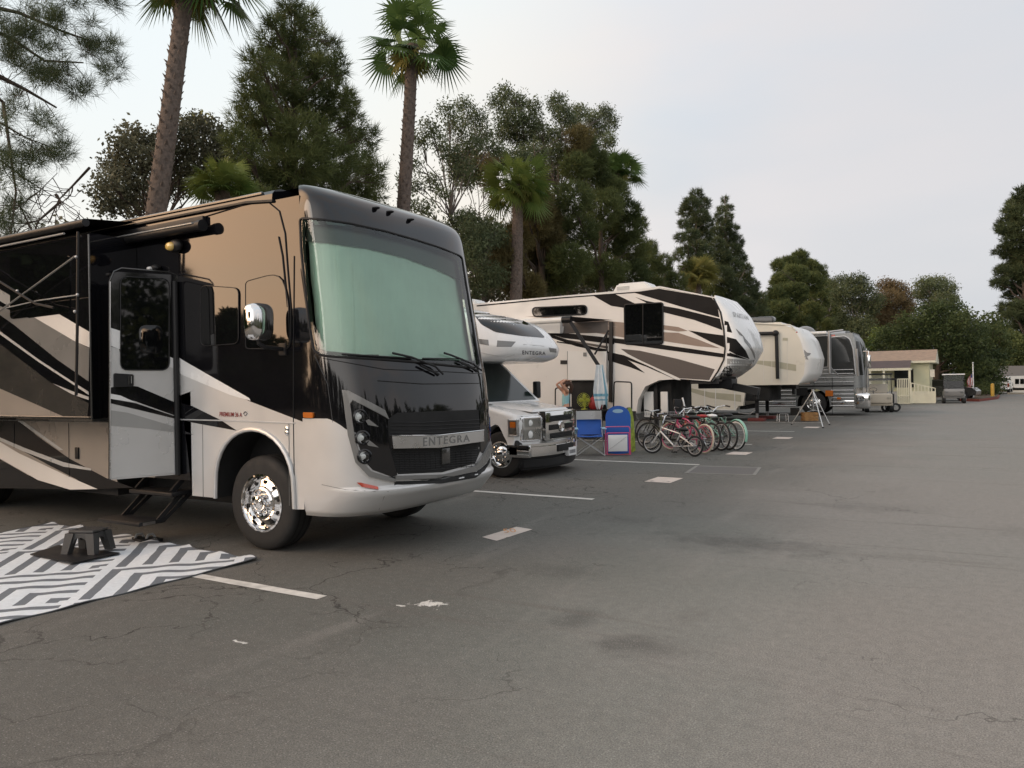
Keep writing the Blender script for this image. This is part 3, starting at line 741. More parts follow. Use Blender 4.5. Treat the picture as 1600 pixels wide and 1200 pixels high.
    ws = [(469, 341), (500, 343), (545, 349), (600, 361), (650, 375), (690, 388), (721, 401), (727, 440), (735, 490), (743, 540), (749, 572), (735, 575), (700, 571), (650, 566), (600, 562), (550, 559), (505, 556), (491, 549), (484, 510), (477, 450), (471, 390)]
    hole = roundpoly(ws, 6)
    cx = sum(p[0] for p in hole)/len(hole); cy = sum(p[1] for p in hole)/len(hole)
    shr = [(p[0]+(cx-p[0])*.035, p[1]+(cy-p[1])*.05) for p in hole]
    paint = [(462, 657), (500, 671), (545, 685), (575, 688), (700, 690), (770, 672)]
    m = MB(); kb = []
    for f in fs:
        c_ = sum((Vector(vs[i]) for i in f), Vector())/len(f); p = pix(c_)
        # outline of the windscreen opening, in the cap's own coordinates
        if c_.z > 1.9 and c_.z < 3.3 and inpoly(p[0], p[1], shr): continue
        kb.append(f)
    m.add(vs, kb, K['blackpaint'])
    # roof closing plate
    top = [vs[(len(rows)-1)*151+i] for i in range(151)]
    m.add(top+[(-5.9, yc-1.0, 3.60), (-5.9, yc+1.0, 3.60)], [tuple(range(151))+(152, 151)], K['blackpaint'])
    cp = m.build('front_cap', r, 40)
    # silver lower paint wrapped round the nose, its upper edge a clean falling curve
    zk = [(Y0-.1, 1.335), (Y0+.012, 1.335), (Y0+.06, 1.235), (Y0+.2, 1.13), (Y0+.4, 1.09), (yc, 1.02), (Y1-.4, 1.09), (Y1-.2, 1.13), (Y1-.06, 1.235), (Y1-.012, 1.335), (Y1+.1, 1.335)]
    sk = MB(); sv = []; nc = 151; nr = 60
    for i in range(nc):
        th = math.pi*i/(nc-1); c_, s_ = math.cos(th), math.sin(th); yy = yc-1.217*math.copysign(abs(c_)**(2/3.2), c_); zt = interp(zk, yy)
        for j in range(nr+1):
            z = .41+(zt-.41)*(j/nr); W_ = sinterp(fW, z)+.003; L_ = sinterp(fL, z)+.003; x_ = sinterp(fx, z)
            sv.append((x_+L_*abs(s_)**(2/3.2), yc-W_*math.copysign(abs(c_)**(2/3.2), c_), z))
    sk.add(sv, [(i*(nr+1)+j, (i+1)*(nr+1)+j, (i+1)*(nr+1)+j+1, i*(nr+1)+j+1) for i in range(nc-1) for j in range(nr)], K['silver']); sk.build('bumper', cp, 60)
    # windshield
    g = MB(); g.patch(hole, S, .004, K['windshield'], 8); wsd = g.build('windshield', r, 80)
    fr = MB(); fr.line(hole+[hole[0]], S, .006, .012, K['black'], 6)
    def scl(f1, f2): return [(p[0]+(cx-p[0])*f1, p[1]+(cy-p[1])*f2) for p in hole]
    ring = MB()
    inner = scl(.050, .062)
    n = len(hole); q = []
    for i in range(n):
        for w_ in (0, 1/3, 2/3, 1):
            px = hole[i][0]*(1-w_)+inner[i][0]*w_; py = hole[i][1]*(1-w_)+inner[i][1]*w_; h, nn = S(px, py); q.append(h+nn*.0015)
    ring.add(q, [(i*4+j, ((i+1) % n)*4+j, ((i+1) % n)*4+j+1, i*4+j+1) for i in range(n) for j in range(3)], K['black'])
    ring.build('frit_band', wsd, 60); fr.build('gasket', wsd)
    # curtain and shade right behind the glass
    def pleat(x, y): return -.007*math.sin(x*.45)*math.sin(x*.16+1)-.003*math.sin(x*.8)
    cu = MB(); lower = [p for p in scl(.0, .0)]
    curt = [(473, 372), (520, 374), (580, 381), (640, 396), (690, 415), (727, 434), (736, 490), (744, 540), (749, 568), (700, 567), (600, 557), (505, 551), (492, 544), (484, 500), (477, 440)]
    cu.patch(curt, S, -.075, K['curtain'], 3, 0, pleat); cu.build('curtain', wsd, 60)
    shd = [(469, 343), (500, 345), (545, 351), (600, 363), (650, 377), (690, 390), (721, 403), (727, 437), (690, 419), (640, 400), (580, 385), (520, 378), (473, 376)]
    sh = MB(); sh.patch(shd, S, -.055, K['shade'], 8); sh.build('roller_shade', wsd, 60)
    # dash edge seen under the curtain
    d = MB(); d.line([(500, 551), (560, 555), (640, 561), (700, 567), (740, 571)], S, -.05, .02, K['darkgrey']); d.build('dashboard', wsd)
    # wipers
    for a in ([(688, 586), (676, 574), (640, 560), (610, 553)], [(748, 580), (735, 570), (700, 556), (690, 553)]):
        w = MB(); w.line(a, S, .035, .011, K['black'], 6)
        b = a[2]; 
        w.line([(a[3][0]-75, a[3][1]+1), (a[3][0]+30, a[3][1]+8)] if a[3][0] < 650 else [(658, 561), (720, 562)], S, .022, .008, K['black'], 5)
        w.line([(a[0][0]-35, a[0][1]-14), (a[0][0]-6, a[0][1])], S, .03, .012, K['black'], 6)
        w.build('wiper', r)
    # hood seams
    s = MB(); s.line([(505, 560), (600, 577), (700, 581), (752, 584)], S, .003, .004, K['black']); s.line([(590, 595), (660, 600), (748, 599)], S, .003, .005, K['black'])
    s.line([(462, 340), (470, 420), (484, 520), (492, 556), (512, 600), (520, 660)], S, .002, .003, K['darkgrey'])
    s.build('seam', cp)
    # headlight surround (grey frame running down and along under the grille)
    gf = MB()
    outer = [(536, 609), (545, 610), (590, 632), (604, 650), (606, 690), (612, 740), (620, 745), (690, 742), (745, 728), (757, 700), (768, 700), (768, 712), (758, 733), (690, 748), (618, 752), (575, 744), (556, 722), (545, 680)]
    gf.patch([(536, 609), (545, 610), (600, 641), (606, 655), (598, 650), (552, 625), (548, 631), (556, 690), (567, 722), (580, 736), (616, 748), (616, 753), (576, 744), (556, 722), (545, 680)], S, .03, K['greypaint'], 6, .035)
    gf.patch([(616, 743), (690, 741), (740, 728), (756, 705), (764, 690), (766, 704), (757, 722), (742, 736), (690, 747), (616, 749)], S, .03, K['greypaint'], 6, .035)
    gf.build('grille_surround', r, 40)
    hb = MB(); hb.patch([(549, 628), (556, 627), (598, 652), (604, 664), (608, 700), (620, 742), (612, 745), (582, 734), (569, 720), (558, 688)], S, .012, K['blackpaint'], 6, .02)
    hb.patch([(616, 752), (690, 750), (744, 738), (760, 724), (764, 716), (764, 722), (757, 736), (742, 746), (690, 755), (616, 758)], S, .012, K['matblack'], 6, .02)
    hb.build('headlight_housing', r, 40)
    def lamp(px, py, rad, parent=r):
        p, n = S(px, py)
        n2 = (n*.6+Vector((1, -.15, 0))*.4).normalized()
        l = MB(); c0 = p+n*.018
        l.lathe(c0, n2, [(rad*1.45, -.03), (rad*1.45, .012), (rad*1.25, .018), (rad*1.02, .004)], 24, K['blackpaint'])
        l.lathe(c0, n2, [(rad*1.02, .006), (rad*.9, .0), (rad*.62, -.01)], 24, K['chrome']); l.lathe(c0, n2, [(rad*.62, -.01), (rad*.4, -.004), (.001, .002)], 20, K['lampcore'])
        o = l.build('headlight', parent); g = MB(); g.lathe(c0, n2, [(rad*1.0, .008), (rad*.75, .016), (rad*.4, .021), (.001, .023)], 24, K['clear']); g.build('lens', o); return o
    for px, py in ((563, 651), (566.5, 684), (569.5, 713)): lamp(px, py, .048)
    # the far headlights, mirrored across the nose
    for z in (1.40, 1.20, 1.02):
        y = Y1-.20; h = bvh.ray_cast(Vector((-3, y, z)), Vector((-1, .12, 0)))
        if h[0] is not None:
            p = h[0]; n = Vector((.8, .6, 0)).normalized(); l = MB()
            l.lathe(p+n*.01, n, [(.068, -.03), (.068, .01), (.05, .012), (.049, .004)], 20, K['blackpaint']); l.lathe(p+n*.01, n, [(.049, .005), (.03, -.002), (.001, .0)], 20, K['lampcore'])
            o = l.build('headlight', r); g = MB(); g.lathe(p+n*.01, n, [(.049, .007), (.03, .02), (.001, .024)], 20, K['clear']); g.build('lens', o)
    hb = MB(); hb.patch([(748, 640), (757, 622), (764, 625), (766, 690), (760, 712), (750, 706)], S, .008, K['blackpaint'], 3, .01); hb.build('headlight_housing', r, 40)
    # spear shapes beside lamps
    for dy in (0, 32):
        sp = MB(); sp.patch([(571, 657+dy), (576, 655+dy), (591, 667+dy), (575, 664+dy)], S, .022, K['greypaint'], 0, .01)
        sp.build('lamp_fin', r, 20)
    # grille: recessed dark opening, mesh bars, chrome bar with lettering
    gr = MB(); gr.patch([(606, 655), (620, 645), (747, 640), (752, 700), (742, 724), (690, 738), (622, 741), (612, 730), (607, 690)], S, .004, K['matblack'], 8, .0)
    for k in range(9):
        y0 = 706+k*3.6; gr.line([(611, y0), (660, y0+.3), (744, y0-7)], S, .008, .0028, K['black'], 4)
    for k in range(4):
        y0 = 660+k*5.5; gr.line([(609, y0), (660, y0+.3), (748, y0-4)], S, .008, .003, K['black'], 4)
    for k in range(16): gr.line([(615+k*8, 705), (616+k*8, 735-.3*k)], S, .007, .002, K['black'], 4)
    gro = gr.build('grille', r, 40)
    ew = MB(); ew.line([(606, 746), (660, 748), (700, 745), (741, 733), (757, 716)], S, .02, .010, K['black']); ew.build('lower_lip', r)
    p, n = S(695, 711); sn = MB(); sn.bbox(p+Vector((-.02, -.07, -.09)), p+Vector((.02, .07, .07)), K['darkgrey'], .01); sn.build('sensor', gro)
    br = MB(); br.patch([(608.5, 681), (680, 680.5), (749, 672.5), (749.5, 689.5), (680, 699.5), (611, 700.5)], S, .055, K['brushed'], 8, .05)
    br.line([(608.5, 681), (680, 680.5), (749, 672.5)], S, .056, .006, K['chrome'])
    bo = br.build('grille_bar', r, 40)
    t = MB(); t.text('ENTEGRA', [(655, 683.5), (727, 679), (727, 690), (655, 697.5)], S, .0575, K['greypaint'], bold=.012, space=1.25); t.build('lettering', bo, 0)
    # bumper ridge and reflectors
    bu = MB(); bu.line([(503, 757), (540, 765), (585, 768), (607, 768), (600, 776), (592, 796)], S, .002, .0035, K['greypaint']); bu.build('bumper_seam', r, 50); bu = MB(); bu.line([(757, 730), (753, 752)], S, .002, .0035, K['greypaint']); bu.build('bumper_seam', r, 50)
    rf = MB(); rf.patch([(558, 753.5), (563, 753.5), (590, 760), (591, 765), (566, 760.5)], S, .02, K['redlens'], 0, .015); rf.build('reflector', r)
    mk = MB(); p, _ = S(483, 648); mk.patch(roundpoly([(475.5, 644), (491, 644.5), (491, 653), (476, 652.5)], 2), S, .02, K['amber'], 0, .02); mk.build('marker_light', r)
    # roof clearance lights
    for px, py in ((586, 322), (608, 328), (640, 340)):
        h = bvh.ray_cast(CO, ray(px, py+4).normalized())
        if h[0] is None: continue
        c_ = MB(); c_.sphere(h[0]+Vector((0, 0, .005)), (.06, .035, .016), K['black'], nu=12, nv=6); c_.build('clearance_light', r)
    # --- chrome mirror
    mr_ = MB(); p = onY(404, 503, 4.93)
    M = Matrix.Translation(p)
    bm = bmesh.new(); bmesh.ops.create_uvsphere(bm, u_segments=28, v_segments=18, radius=1)
    for v in bm.verts:
        c_ = v.co; v.co = Vector((.095*math.copysign(abs(c_.x)**.6, c_.x), .135*math.copysign(abs(c_.y)**.55, c_.y)*(1+.06*c_.z), .178*math.copysign(abs(c_.z)**.55, c_.z)))
    mr_.addbm(bm, K['chrome'], M); mo = mr_.build('mirror', r, 80)
    ar = MB(); ar.tube([p+Vector((0, 0, -.17)), p+Vector((.0, .0, -.20)), p+Vector((.02, .05, -.235)), p+Vector((.03, .28, -.25))], .022, K['black'], 8)
    q = p+Vector((.03, .27, -.25)); ar.bbox(q+Vector((-.05, -.02, -.06)), q+Vector((.05, .01, .06)), K['black'], .01); ar.build('mirror_arm', mo)
    # --- door, swung open towards the camera
    hx = onY(279.5, 600, Y0); H0 = Vector((hx.x, Y0-.01, 0)); fe = onY(172, 600, 4.555)
    # door direction from the hinge to its free edge
    dv = Vector((fe.x-H0.x, 4.555-H0.y, 0)); dn = Vector((-dv.y, dv.x, 0)).normalized()
    if dn.x < 0: dn = -dn
    DS = SP((H0.x, H0.y, 0), dn)
    dm = MB()
    dp = roundpoly([(172, 424), (281, 430), (281, 741), (171, 750)], [14, 14, 2, 2])
    dm.patch(dp, DS, .0, K['blackpaint'], 0, .04)
    back = MB()
    dm.patch([(171.6, 541), (186, 545), (193, 575), (205, 579), (255, 579), (265, 572), (281, 577), (281, 741), (171, 750)], DS, .002, K['lightsilver'], 0)
    dm.patch([(172, 512), (188, 517), (188, 546), (172, 540)], DS, .003, K['white2'], 0)
    dm.patch([(264, 557), (281, 564), (281, 579), (264, 573)], DS, .003, K['white2'], 0)
    dm.patch([(188, 601), (215, 604), (281, 632), (281, 652), (211, 627), (172, 617), (172, 606)], DS, .004, K['blackpaint'], 0)
    dm.patch([(172, 615), (188, 618), (212, 629), (172, 623)], DS, .006, K['white2'], 0)
    dm.patch([(172, 641), (200, 645), (281, 669), (281, 677), (230, 670), (172, 665)], DS, .004, K['midgrey'], 0)
    dm.patch([(172, 623), (212, 630), (281, 653), (281, 656), (215, 640), (172, 630)], DS, .0045, K['blackpaint'], 0)
    do = dm.build('door', r, 30)
    w = MB(); wp = roundpoly([(188, 432), (264, 436), (264, 578), (188, 578)], 12); w.patch(wp, DS, .010, K['glassdark'], 0, .01); wo_ = w.build('window', do, 30)
    f = MB(); f.line(wp+[wp[0]], DS, .01, .006, K['black']); f.build('frame', wo_)
    f = MB(); f.line([(172, 440), (172, 748)], DS, .004, .007, K['brushed']); f.line([(174, 746), (280, 738)], DS, .004, .006, K['lightsilver'])
    f.line([(172, 750), (171, 440), (178, 424), (190, 419), (262, 425), (276, 430), (281, 445)], DS, .0, .009, K['darkgrey']); f.build('door_frame', do)
    h = MB(); h.patch(roundpoly([(177, 583), (208, 585), (208, 604), (177, 605)], 3), DS, .022, K['black'], 0, .02); h.line([(200, 587), (200, 601)], DS, .03, .008, K['darkgrey']); h.line([(204, 588), (204, 599)], DS, .03, .004, K['midgrey']); h.build('handle', do)
    # hinge post
    hp = MB(); hp.tube([(H0.x+.01, Y0-.035, 2.78), (H0.x+.01, Y0-.035, .72)], .030, K['black'], 10); hp.build('hinge', r)
    # dark doorway behind it
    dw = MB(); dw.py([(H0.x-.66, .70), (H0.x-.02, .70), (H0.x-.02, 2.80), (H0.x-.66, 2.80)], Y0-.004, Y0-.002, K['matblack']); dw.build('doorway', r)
    # --- entry steps
    st = MB()
    a = Vector((-7.72, 5.0, .30)); 
    st.bbox((-7.95, 4.72, .235), (-7.22, 5.02, .275), K['black'], .008); st.bbox((-7.90, 5.05, .50), (-7.16, 5.32, .54), K['black'], .008)
    for x in (-7.86, -7.25):
        st.bar((x, 4.95, .26), (x+.03, 5.22, .52), .02, .05, K['black']); st.bar((x, 5.02, .26), (x+.03, 5.32, .50), .02, .04, K['black'])
        st.bar((x+.02, 5.10, .54), (x+.02, 5.28, .70), .03, .05, K['black'])
    st.box((-7.235, 4.76, .24), (-7.219, 4.9, .27), K['brushed']); so_ = st.build('entry_step', r)
    # --- slide-out room
    YS = 4.66; ss = SY(YS)
    xe = onY(143, 600, YS).x
    sl_ = MB(); zb = 1.335
    sl_.py([(XR+1.5, zb), (xe, zb), (xe, 3.30), (XR+1.5, 3.30)], YS, Y0-.004, K['blackpaint'])
    def Q(pts, mt, off=.003): sl_.patch(pts, ss, off, mt, 0)
    Q([(54, 496), (93, 491), (141, 519), (140, 543), (117, 533)], K['creamy'])
    Q([(-60, 440), (0, 478), (46, 497), (54, 496), (117, 533), (140, 544), (139, 596), (90, 562), (23, 508), (-60, 450)], K['greypaint'], .0035)
    Q([(-60, 430), (-20, 440), (17, 462), (17, 480), (0, 470), (-60, 440)], K['midgrey'], .004)
    Q([(-100, 452), (0, 517), (60, 561), (115, 597), (139, 612), (139, 617), (115, 601), (60, 565), (0, 522), (-100, 458)], K['lightsilver'], .004)
    Q([(83, 599), (113, 611), (139, 620), (139, 625), (113, 616)], K['lightsilver'], .004)
    Q([(-100, 480), (0, 537), (80, 598), (139, 630), (137, 653), (104, 652), (0, 607), (-100, 570)], K['darkgrey'], .0035)
    Q([(-100, 571), (0, 607), (104, 652.5), (0, 652), (-100, 652)], K['silver2'], .0035)
    slo = sl_.build('slide_out', r, 30)
    f = MB(); f.tube([(xe+.004, YS-.004, zb), (xe+.004, YS-.004, 3.28)], .011, K['darkgrey'], 8); f.box((xe-.8, YS-.01, zb-.03), (xe+.02, Y0-.005, zb-.002), K['darkgrey'])
    f.tube([(XR+1.5, YS-.008, zb+.01), (xe, YS-.008, zb+.01)], .010, K['darkgrey'], 6); f.build('flange', slo)
    w = MB(); wp = roundpoly([(-90, 400), (100, 420), (100, 492), (17, 499), (-90, 520)][:0] or [(17, 395), (110, 400), (110, 488), (17, 499)], 6); w.patch(wp, ss, .01, K['glassdark'], 0, .01); w.build('window', slo, 30)
    # topper awning roll and fabric
    tp = MB(); A0 = onY(134, 346, YS-.06); ZT = A0.z
    tp.tube([(XR+1.4, YS-.06, ZT-.01), (A0.x, YS-.06, ZT-.01)], .042, K['black'], 14)
    tp.add([(XR+1.4, YS-.05, ZT+.035), (A0.x-.02, YS-.05, ZT+.035), (A0.x-.05, Y0, ZT+.10), (XR+1.4, Y0, ZT+.10)], [(0, 1, 2, 3)], K['black'])
    tp.tube([(XR+1.4, YS-.09, ZT-.09), (A0.x-.35, YS-.09, ZT-.09)], .012, K['midgrey'], 6)
    tp.build('slide_awning', r, 40)
    # folded awning arms on the slide-out
    aa = MB(); AY_ = YS-.09; aS = SY(AY_)
    aa.line([(122, 362), (121, 500), (119, 618)], aS, 0, .015, K['black'], 6)
    aa.line([(-60, 540), (0, 488), (120, 401)], aS, .02, .011, K['greypaint'], 6)
    aa.line([(-60, 400), (0, 438), (60, 475), (88, 481)], aS, .03, .014, K['black'], 6)
    aa.line([(-60, 500), (0, 484), (60, 470), (124, 461)], aS, .015, .007, K['midgrey'], 6)
    for q in ((122, 402), (30, 455), (120, 487), (124, 461)):
        p, _ = aS(*q); aa.sphere(p+Vector((0, -.02, 0)), .018, K['steel'], nu=8, nv=5)
    aa.build('awning_arm', r)
    # --- patio awning roll on the main wall
    aw = MB(); e = onY(312, 350, Y0-.10)
    aw.tube([(XR+.5, Y0-.10, 3.30), (e.x, Y0-.10, 3.30)], .052, K['black'], 18); aw.tube([(e.x-.01, Y0-.10, 3.30), (e.x+.05, Y0-.10, 3.30)], .060, K['black'], 18)
    aw.bbox((XR+.5, Y0-.05, 3.33), (e.x-.02, Y0-.001, 3.42), K['black'], .01); aw.tube([(XR+.5, Y0-.155, 3.325), (e.x-.05, Y0-.155, 3.325)], .008, K['midgrey'], 6)
    aw.build('awning', r, 50)
    # porch lamps
    for (px, py, a, b_, mt) in ((266, 385, .085, .055, K['yellowlens']), (235, 420, .05, .03, K['silver'])):
        l = MB(); p = onY(px, py, Y0-.09); l.sphere(p+Vector((.03, .04, .01)), (a*1.25, .05, b_*1.3), K['black'], nu=16, nv=10); l.sphere(p, (a*.8, .04, b_*.85), mt, nu=16, nv=10); l.build('porch_lamp', r, 60)
    # wheels
    wheel(r, -6.05, Y0+.07, .475, .475, .285, .28, 'truck'); wheel(r, -6.05, Y1-.07, .475, .475, .285, .28, 'truck', side=1)
    for x in (-12.2,): wheel(r, x, Y0+.1, .475, .475, .285, .5, 'truck'); wheel(r, x, Y1-.1, .475, .475, .285, .5, 'truck', side=1)
    # chassis
    ch = MB(); ch.box((XR+.2, Y0+.5, .35), (-5.2, Y0+.62, .62), K['matblack']); ch.box((XR+.2, Y1-.62, .35), (-5.2, Y1-.5, .62), K['matblack']); ch.box((-6.1, Y0+.3, .42), (-6.0, Y1-.3, .54), K['matblack'])
    ch.box((-5.6, Y0+.3, .42), (-4.95, Y1-.3, .56), K['matblack']); ch.box((-9.6, Y0+.1, .4), (-8.5, Y0+.9, .56), K['matblack']); ch.box((-6.66, Y0+.4, .5), (-5.48, Y0+.42, 1.2), K['matblack']); ch.build('chassis', r)
    return r
main_motorhome()
# ================================================================ vegetation
def leafmat(name, c1, c2, rough=.6, trans=.25):
    m = bpy.data.materials.new(name); m.use_nodes = True; nt = m.node_tree; nt.nodes.clear(); N = nt.nodes.new; L = nt.links.new
    at = N('ShaderNodeAttribute'); at.attribute_name = 'tint'
    x = N('ShaderNodeMix'); x.data_type = 'RGBA'; L(at.outputs['Fac'], x.inputs[0]); x.inputs[6].default_value = (*c1, 1); x.inputs[7].default_value = (*c2, 1)
    d = N('ShaderNodeBsdfPrincipled'); d.inputs['Roughness'].default_value = rough; d.inputs['Specular IOR Level'].default_value = .18; L(x.outputs[2], d.inputs['Base Color'])
    t = N('ShaderNodeBsdfTranslucent'); L(x.outputs[2], t.inputs[0])
    ms = N('ShaderNodeMixShader'); ms.inputs[0].default_value = trans; L(d.outputs[0], ms.inputs[1]); L(t.outputs[0], ms.inputs[2])
    o = N('ShaderNodeOutputMaterial'); L(ms.outputs[0], o.inputs[0]); return m
K['pine'] = leafmat('pine_needles', (0.043, 0.063, 0.025), (0.146, 0.171, 0.059))
K['pinebrown'] = leafmat('pine_needles_browned', (0.086, 0.077, 0.035), (0.192, 0.163, 0.067))
K['pinedark'] = leafmat('dark_pine_needles', (0.038, 0.054, 0.027), (0.107, 0.132, 0.061))
K['gum'] = leafmat('gum_leaves', (0.048, 0.067, 0.035), (0.146, 0.173, 0.085))
K['gumbrown'] = leafmat('gum_leaves_reddish', (0.096, 0.070, 0.038), (0.221, 0.163, 0.077))
K['bush'] = leafmat('broad_leaves', (0.029, 0.048, 0.019), (0.105, 0.134, 0.050))
K['bushdull'] = leafmat('dull_broad_leaves', (0.065, 0.073, 0.047), (0.188, 0.183, 0.117))
K['frond'] = leafmat('palm_frond', (0.044, 0.090, 0.026), (0.127, 0.187, 0.053), .45)
K['frondlight'] = leafmat('palm_frond_light', (0.074, 0.127, 0.030), (0.210, 0.247, 0.067), .45)
K['frondyel'] = leafmat('palm_frond_yellow', (0.150, 0.166, 0.044), (0.330, 0.300, 0.106), .45)
def fast_mesh(name, V, Fc, nper, mt, tint, parent=None, off=(0, 0, 0)):
    me = bpy.data.meshes.new(name); n = len(V); nf = n//nper
    V = V - np.array(off)
    me.vertices.add(n); me.vertices.foreach_set('co', V.astype(np.float32).ravel())
    me.loops.add(n); me.loops.foreach_set('vertex_index', np.arange(n, dtype=np.int32))
    me.polygons.add(nf); me.polygons.foreach_set('loop_start', np.arange(0, n, nper, dtype=np.int32)); me.polygons.foreach_set('loop_total', np.full(nf, nper, dtype=np.int32))
    a = me.attributes.new('tint', 'FLOAT', 'FACE'); a.data.foreach_set('value', tint.astype(np.float32))
    me.materials.append(mt); me.update(calc_edges=True)
    o = bpy.data.objects.new(name, me); COL.objects.link(o)
    if parent is not None: o.parent = parent
    return o
def unit(a): return a/np.maximum(np.linalg.norm(a, axis=-1, keepdims=True), 1e-9)
def needles(rng, C, D, k, ln, w, spread=.75):
    # tufts at C pointing along D, each of k thin blades
    n = len(C); d = unit(D)[:, None, :] + rng.normal(0, spread, (n, k, 3)); d = unit(d)
    l = ln*rng.uniform(.6, 1.15, (n, k, 1)); s = unit(np.cross(d, rng.normal(0, 1, (n, k, 3))))*w
    c = C[:, None, :] + rng.normal(0, ln*.12, (n, k, 3))
    V = np.stack([c-s, c+s, c+d*l], axis=2).reshape(-1, 3)
    return V
def leaves(rng, C, size, droop=.0, asp=.35):
    n = len(C); d = unit(rng.normal(0, 1, (n, 3))+np.array([0, 0, -droop])); s = unit(np.cross(d, rng.normal(0, 1, (n, 3))))
    l = size*rng.uniform(.6, 1.3, (n, 1)); w = l*asp
    V = np.stack([C, C+d*l*.5+s*w*.5, C+d*l, C+d*l*.5-s*w*.5], axis=1).reshape(-1, 3)
    return V
def blobpts(rng, blobs, density, shell=.55):
    # blobs: list of (center, radius(3)), returns points, outward normals, blob index
    P = []; Nn = []; I = []
    for i, (c, r) in enumerate(blobs):
        r = np.array(r); n = max(6, int(density*(r[0]*r[1]+r[1]*r[2]+r[0]*r[2])/3*4))
        d = unit(rng.normal(0, 1, (n, 3))); q = rng.uniform(0, 1, (n, 1))**.5
        # lumpy outline
        ph = rng.uniform(0, 6.3, 6); lump = 1+.16*np.sin(d[:, :1]*5+ph[0])*np.sin(d[:, 1:2]*6+ph[1])+.13*np.sin(d[:, 2:3]*9+ph[2])*np.sin(d[:, :1]*8+ph[3])
        P.append(np.array(c)+d*r*(shell+(1-shell)*q)*lump); Nn.append(d); I.append(np.full(n, i))
    return np.concatenate(P), np.concatenate(Nn), np.concatenate(I)
def limb(mb, a, b, r0, r1, mt, rnd, sag=.0, n=6, wob=.04):
    a = Vector(a); b = Vector(b); L_ = (b-a).length; pts = []; rs = []
    for i in range(n+1):
        t = i/n; p = a.lerp(b, t); k = math.sin(t*math.pi)
        p += Vector((rnd.uniform(-1, 1), rnd.uniform(-1, 1), rnd.uniform(-1, 1)))*L_*wob*k+Vector((0, 0, sag*L_*k)); pts.append(p); rs.append(r0+(r1-r0)*t)
    mb.tube(pts, rs, mt, 6); return pts
def blobs_px(spec, X, rng, deep=.8, jit=1.0):
    # (px, py, rx, ry) measured on the photograph -> blobs standing near the plane X
    out = []
    for s_ in spec:
        px, py, rx, ry = s_[:4]
        dx = rng.uniform(-1, 1)*deep*jit; p = onX(px, py, X+dx); sc_ = (p-CO).length/F
        out.append(((p.x, p.y, p.z), (max(rx, ry)*sc_*.9, rx*sc_*1.05, ry*sc_)))
    return out
def tree(name, label, cat, base, blobs, kind, mt, bark, seed, trunk_r=.25, dens=60, top=None, leaf=.16, group=None, limbs=True, k=9, nl=.28, nw=.010, extra=None):
    rng = np.random.default_rng(seed); rnd = random.Random(seed)
    r = thing(name, label, cat, base, group)
    P_, N_, I_ = blobpts(rng, blobs, dens, .35)
    tb = rng.uniform(0, 1, len(blobs)); tn = np.clip(tb[I_]*.55+rng.uniform(0, .45, len(P_)), 0, 1)
    if kind == 'pine':
        V = needles(rng, P_, N_*.9+np.array([0, 0, .55]), k, nl, nw); tint = np.repeat(tn, k); o = fast_mesh('crown', V, None, 3, mt, tint, r, base)
    else:
        P_ = np.repeat(P_, 3, axis=0)+rng.normal(0, leaf*.9, (len(P_)*3, 3)); tn = np.repeat(tn, 3)
        V = leaves(rng, P_, leaf, .6 if kind == 'gum' else .1, .34 if kind == 'gum' else .6); o = fast_mesh('crown', V, None, 4, mt, tn, r, base)
    mb = MB(); b = Vector(base)
    cs = [Vector(c) for c, _ in blobs]; ztop = max(c.z for c in cs); zmin = min(c.z for c in cs)
    tx = Vector(top) if top else Vector((sum(c.x for c in cs)/len(cs), sum(c.y for c in cs)/len(cs), b.z+(ztop-b.z)*(.90 if kind == 'pine' else .62)))
    n = 10; tp = []; rs = []
    for i in range(n+1):
        t = i/n; p = b.lerp(tx, t); p.x += math.sin(t*5+seed)*trunk_r*.5; p.y += math.sin(t*4+seed*2)*trunk_r*.5; tp.append(p); rs.append(trunk_r*(1-t)**.8+.02)
    mb.tube(tp, rs, bark, 10)
    if limbs:
        for (c, rr) in blobs:
            c = Vector(c); zt = max(b.z+.25*(ztop-b.z), c.z-(c-tx).length*.35-rr[2]*.5)
            t = min(.97, max(.1, (zt-b.z)/(tx.z-b.z+1e-6))); i = min(n-1, int(t*n)); a = tp[i].lerp(tp[i+1], t*n-i)
            L_ = limb(mb, a, c, max(.02, rs[i]*.45), .015, bark, rnd, .06)
            for q in range(4):
                e = c+Vector([rnd.uniform(-1, 1)*rr[z_]*.85 for z_ in range(3)]); limb(mb, L_[4], e, .02, .006, bark, rnd, .02, 3)
    if extra: extra(mb, rnd)
    mb.build('trunk', r)
    return r
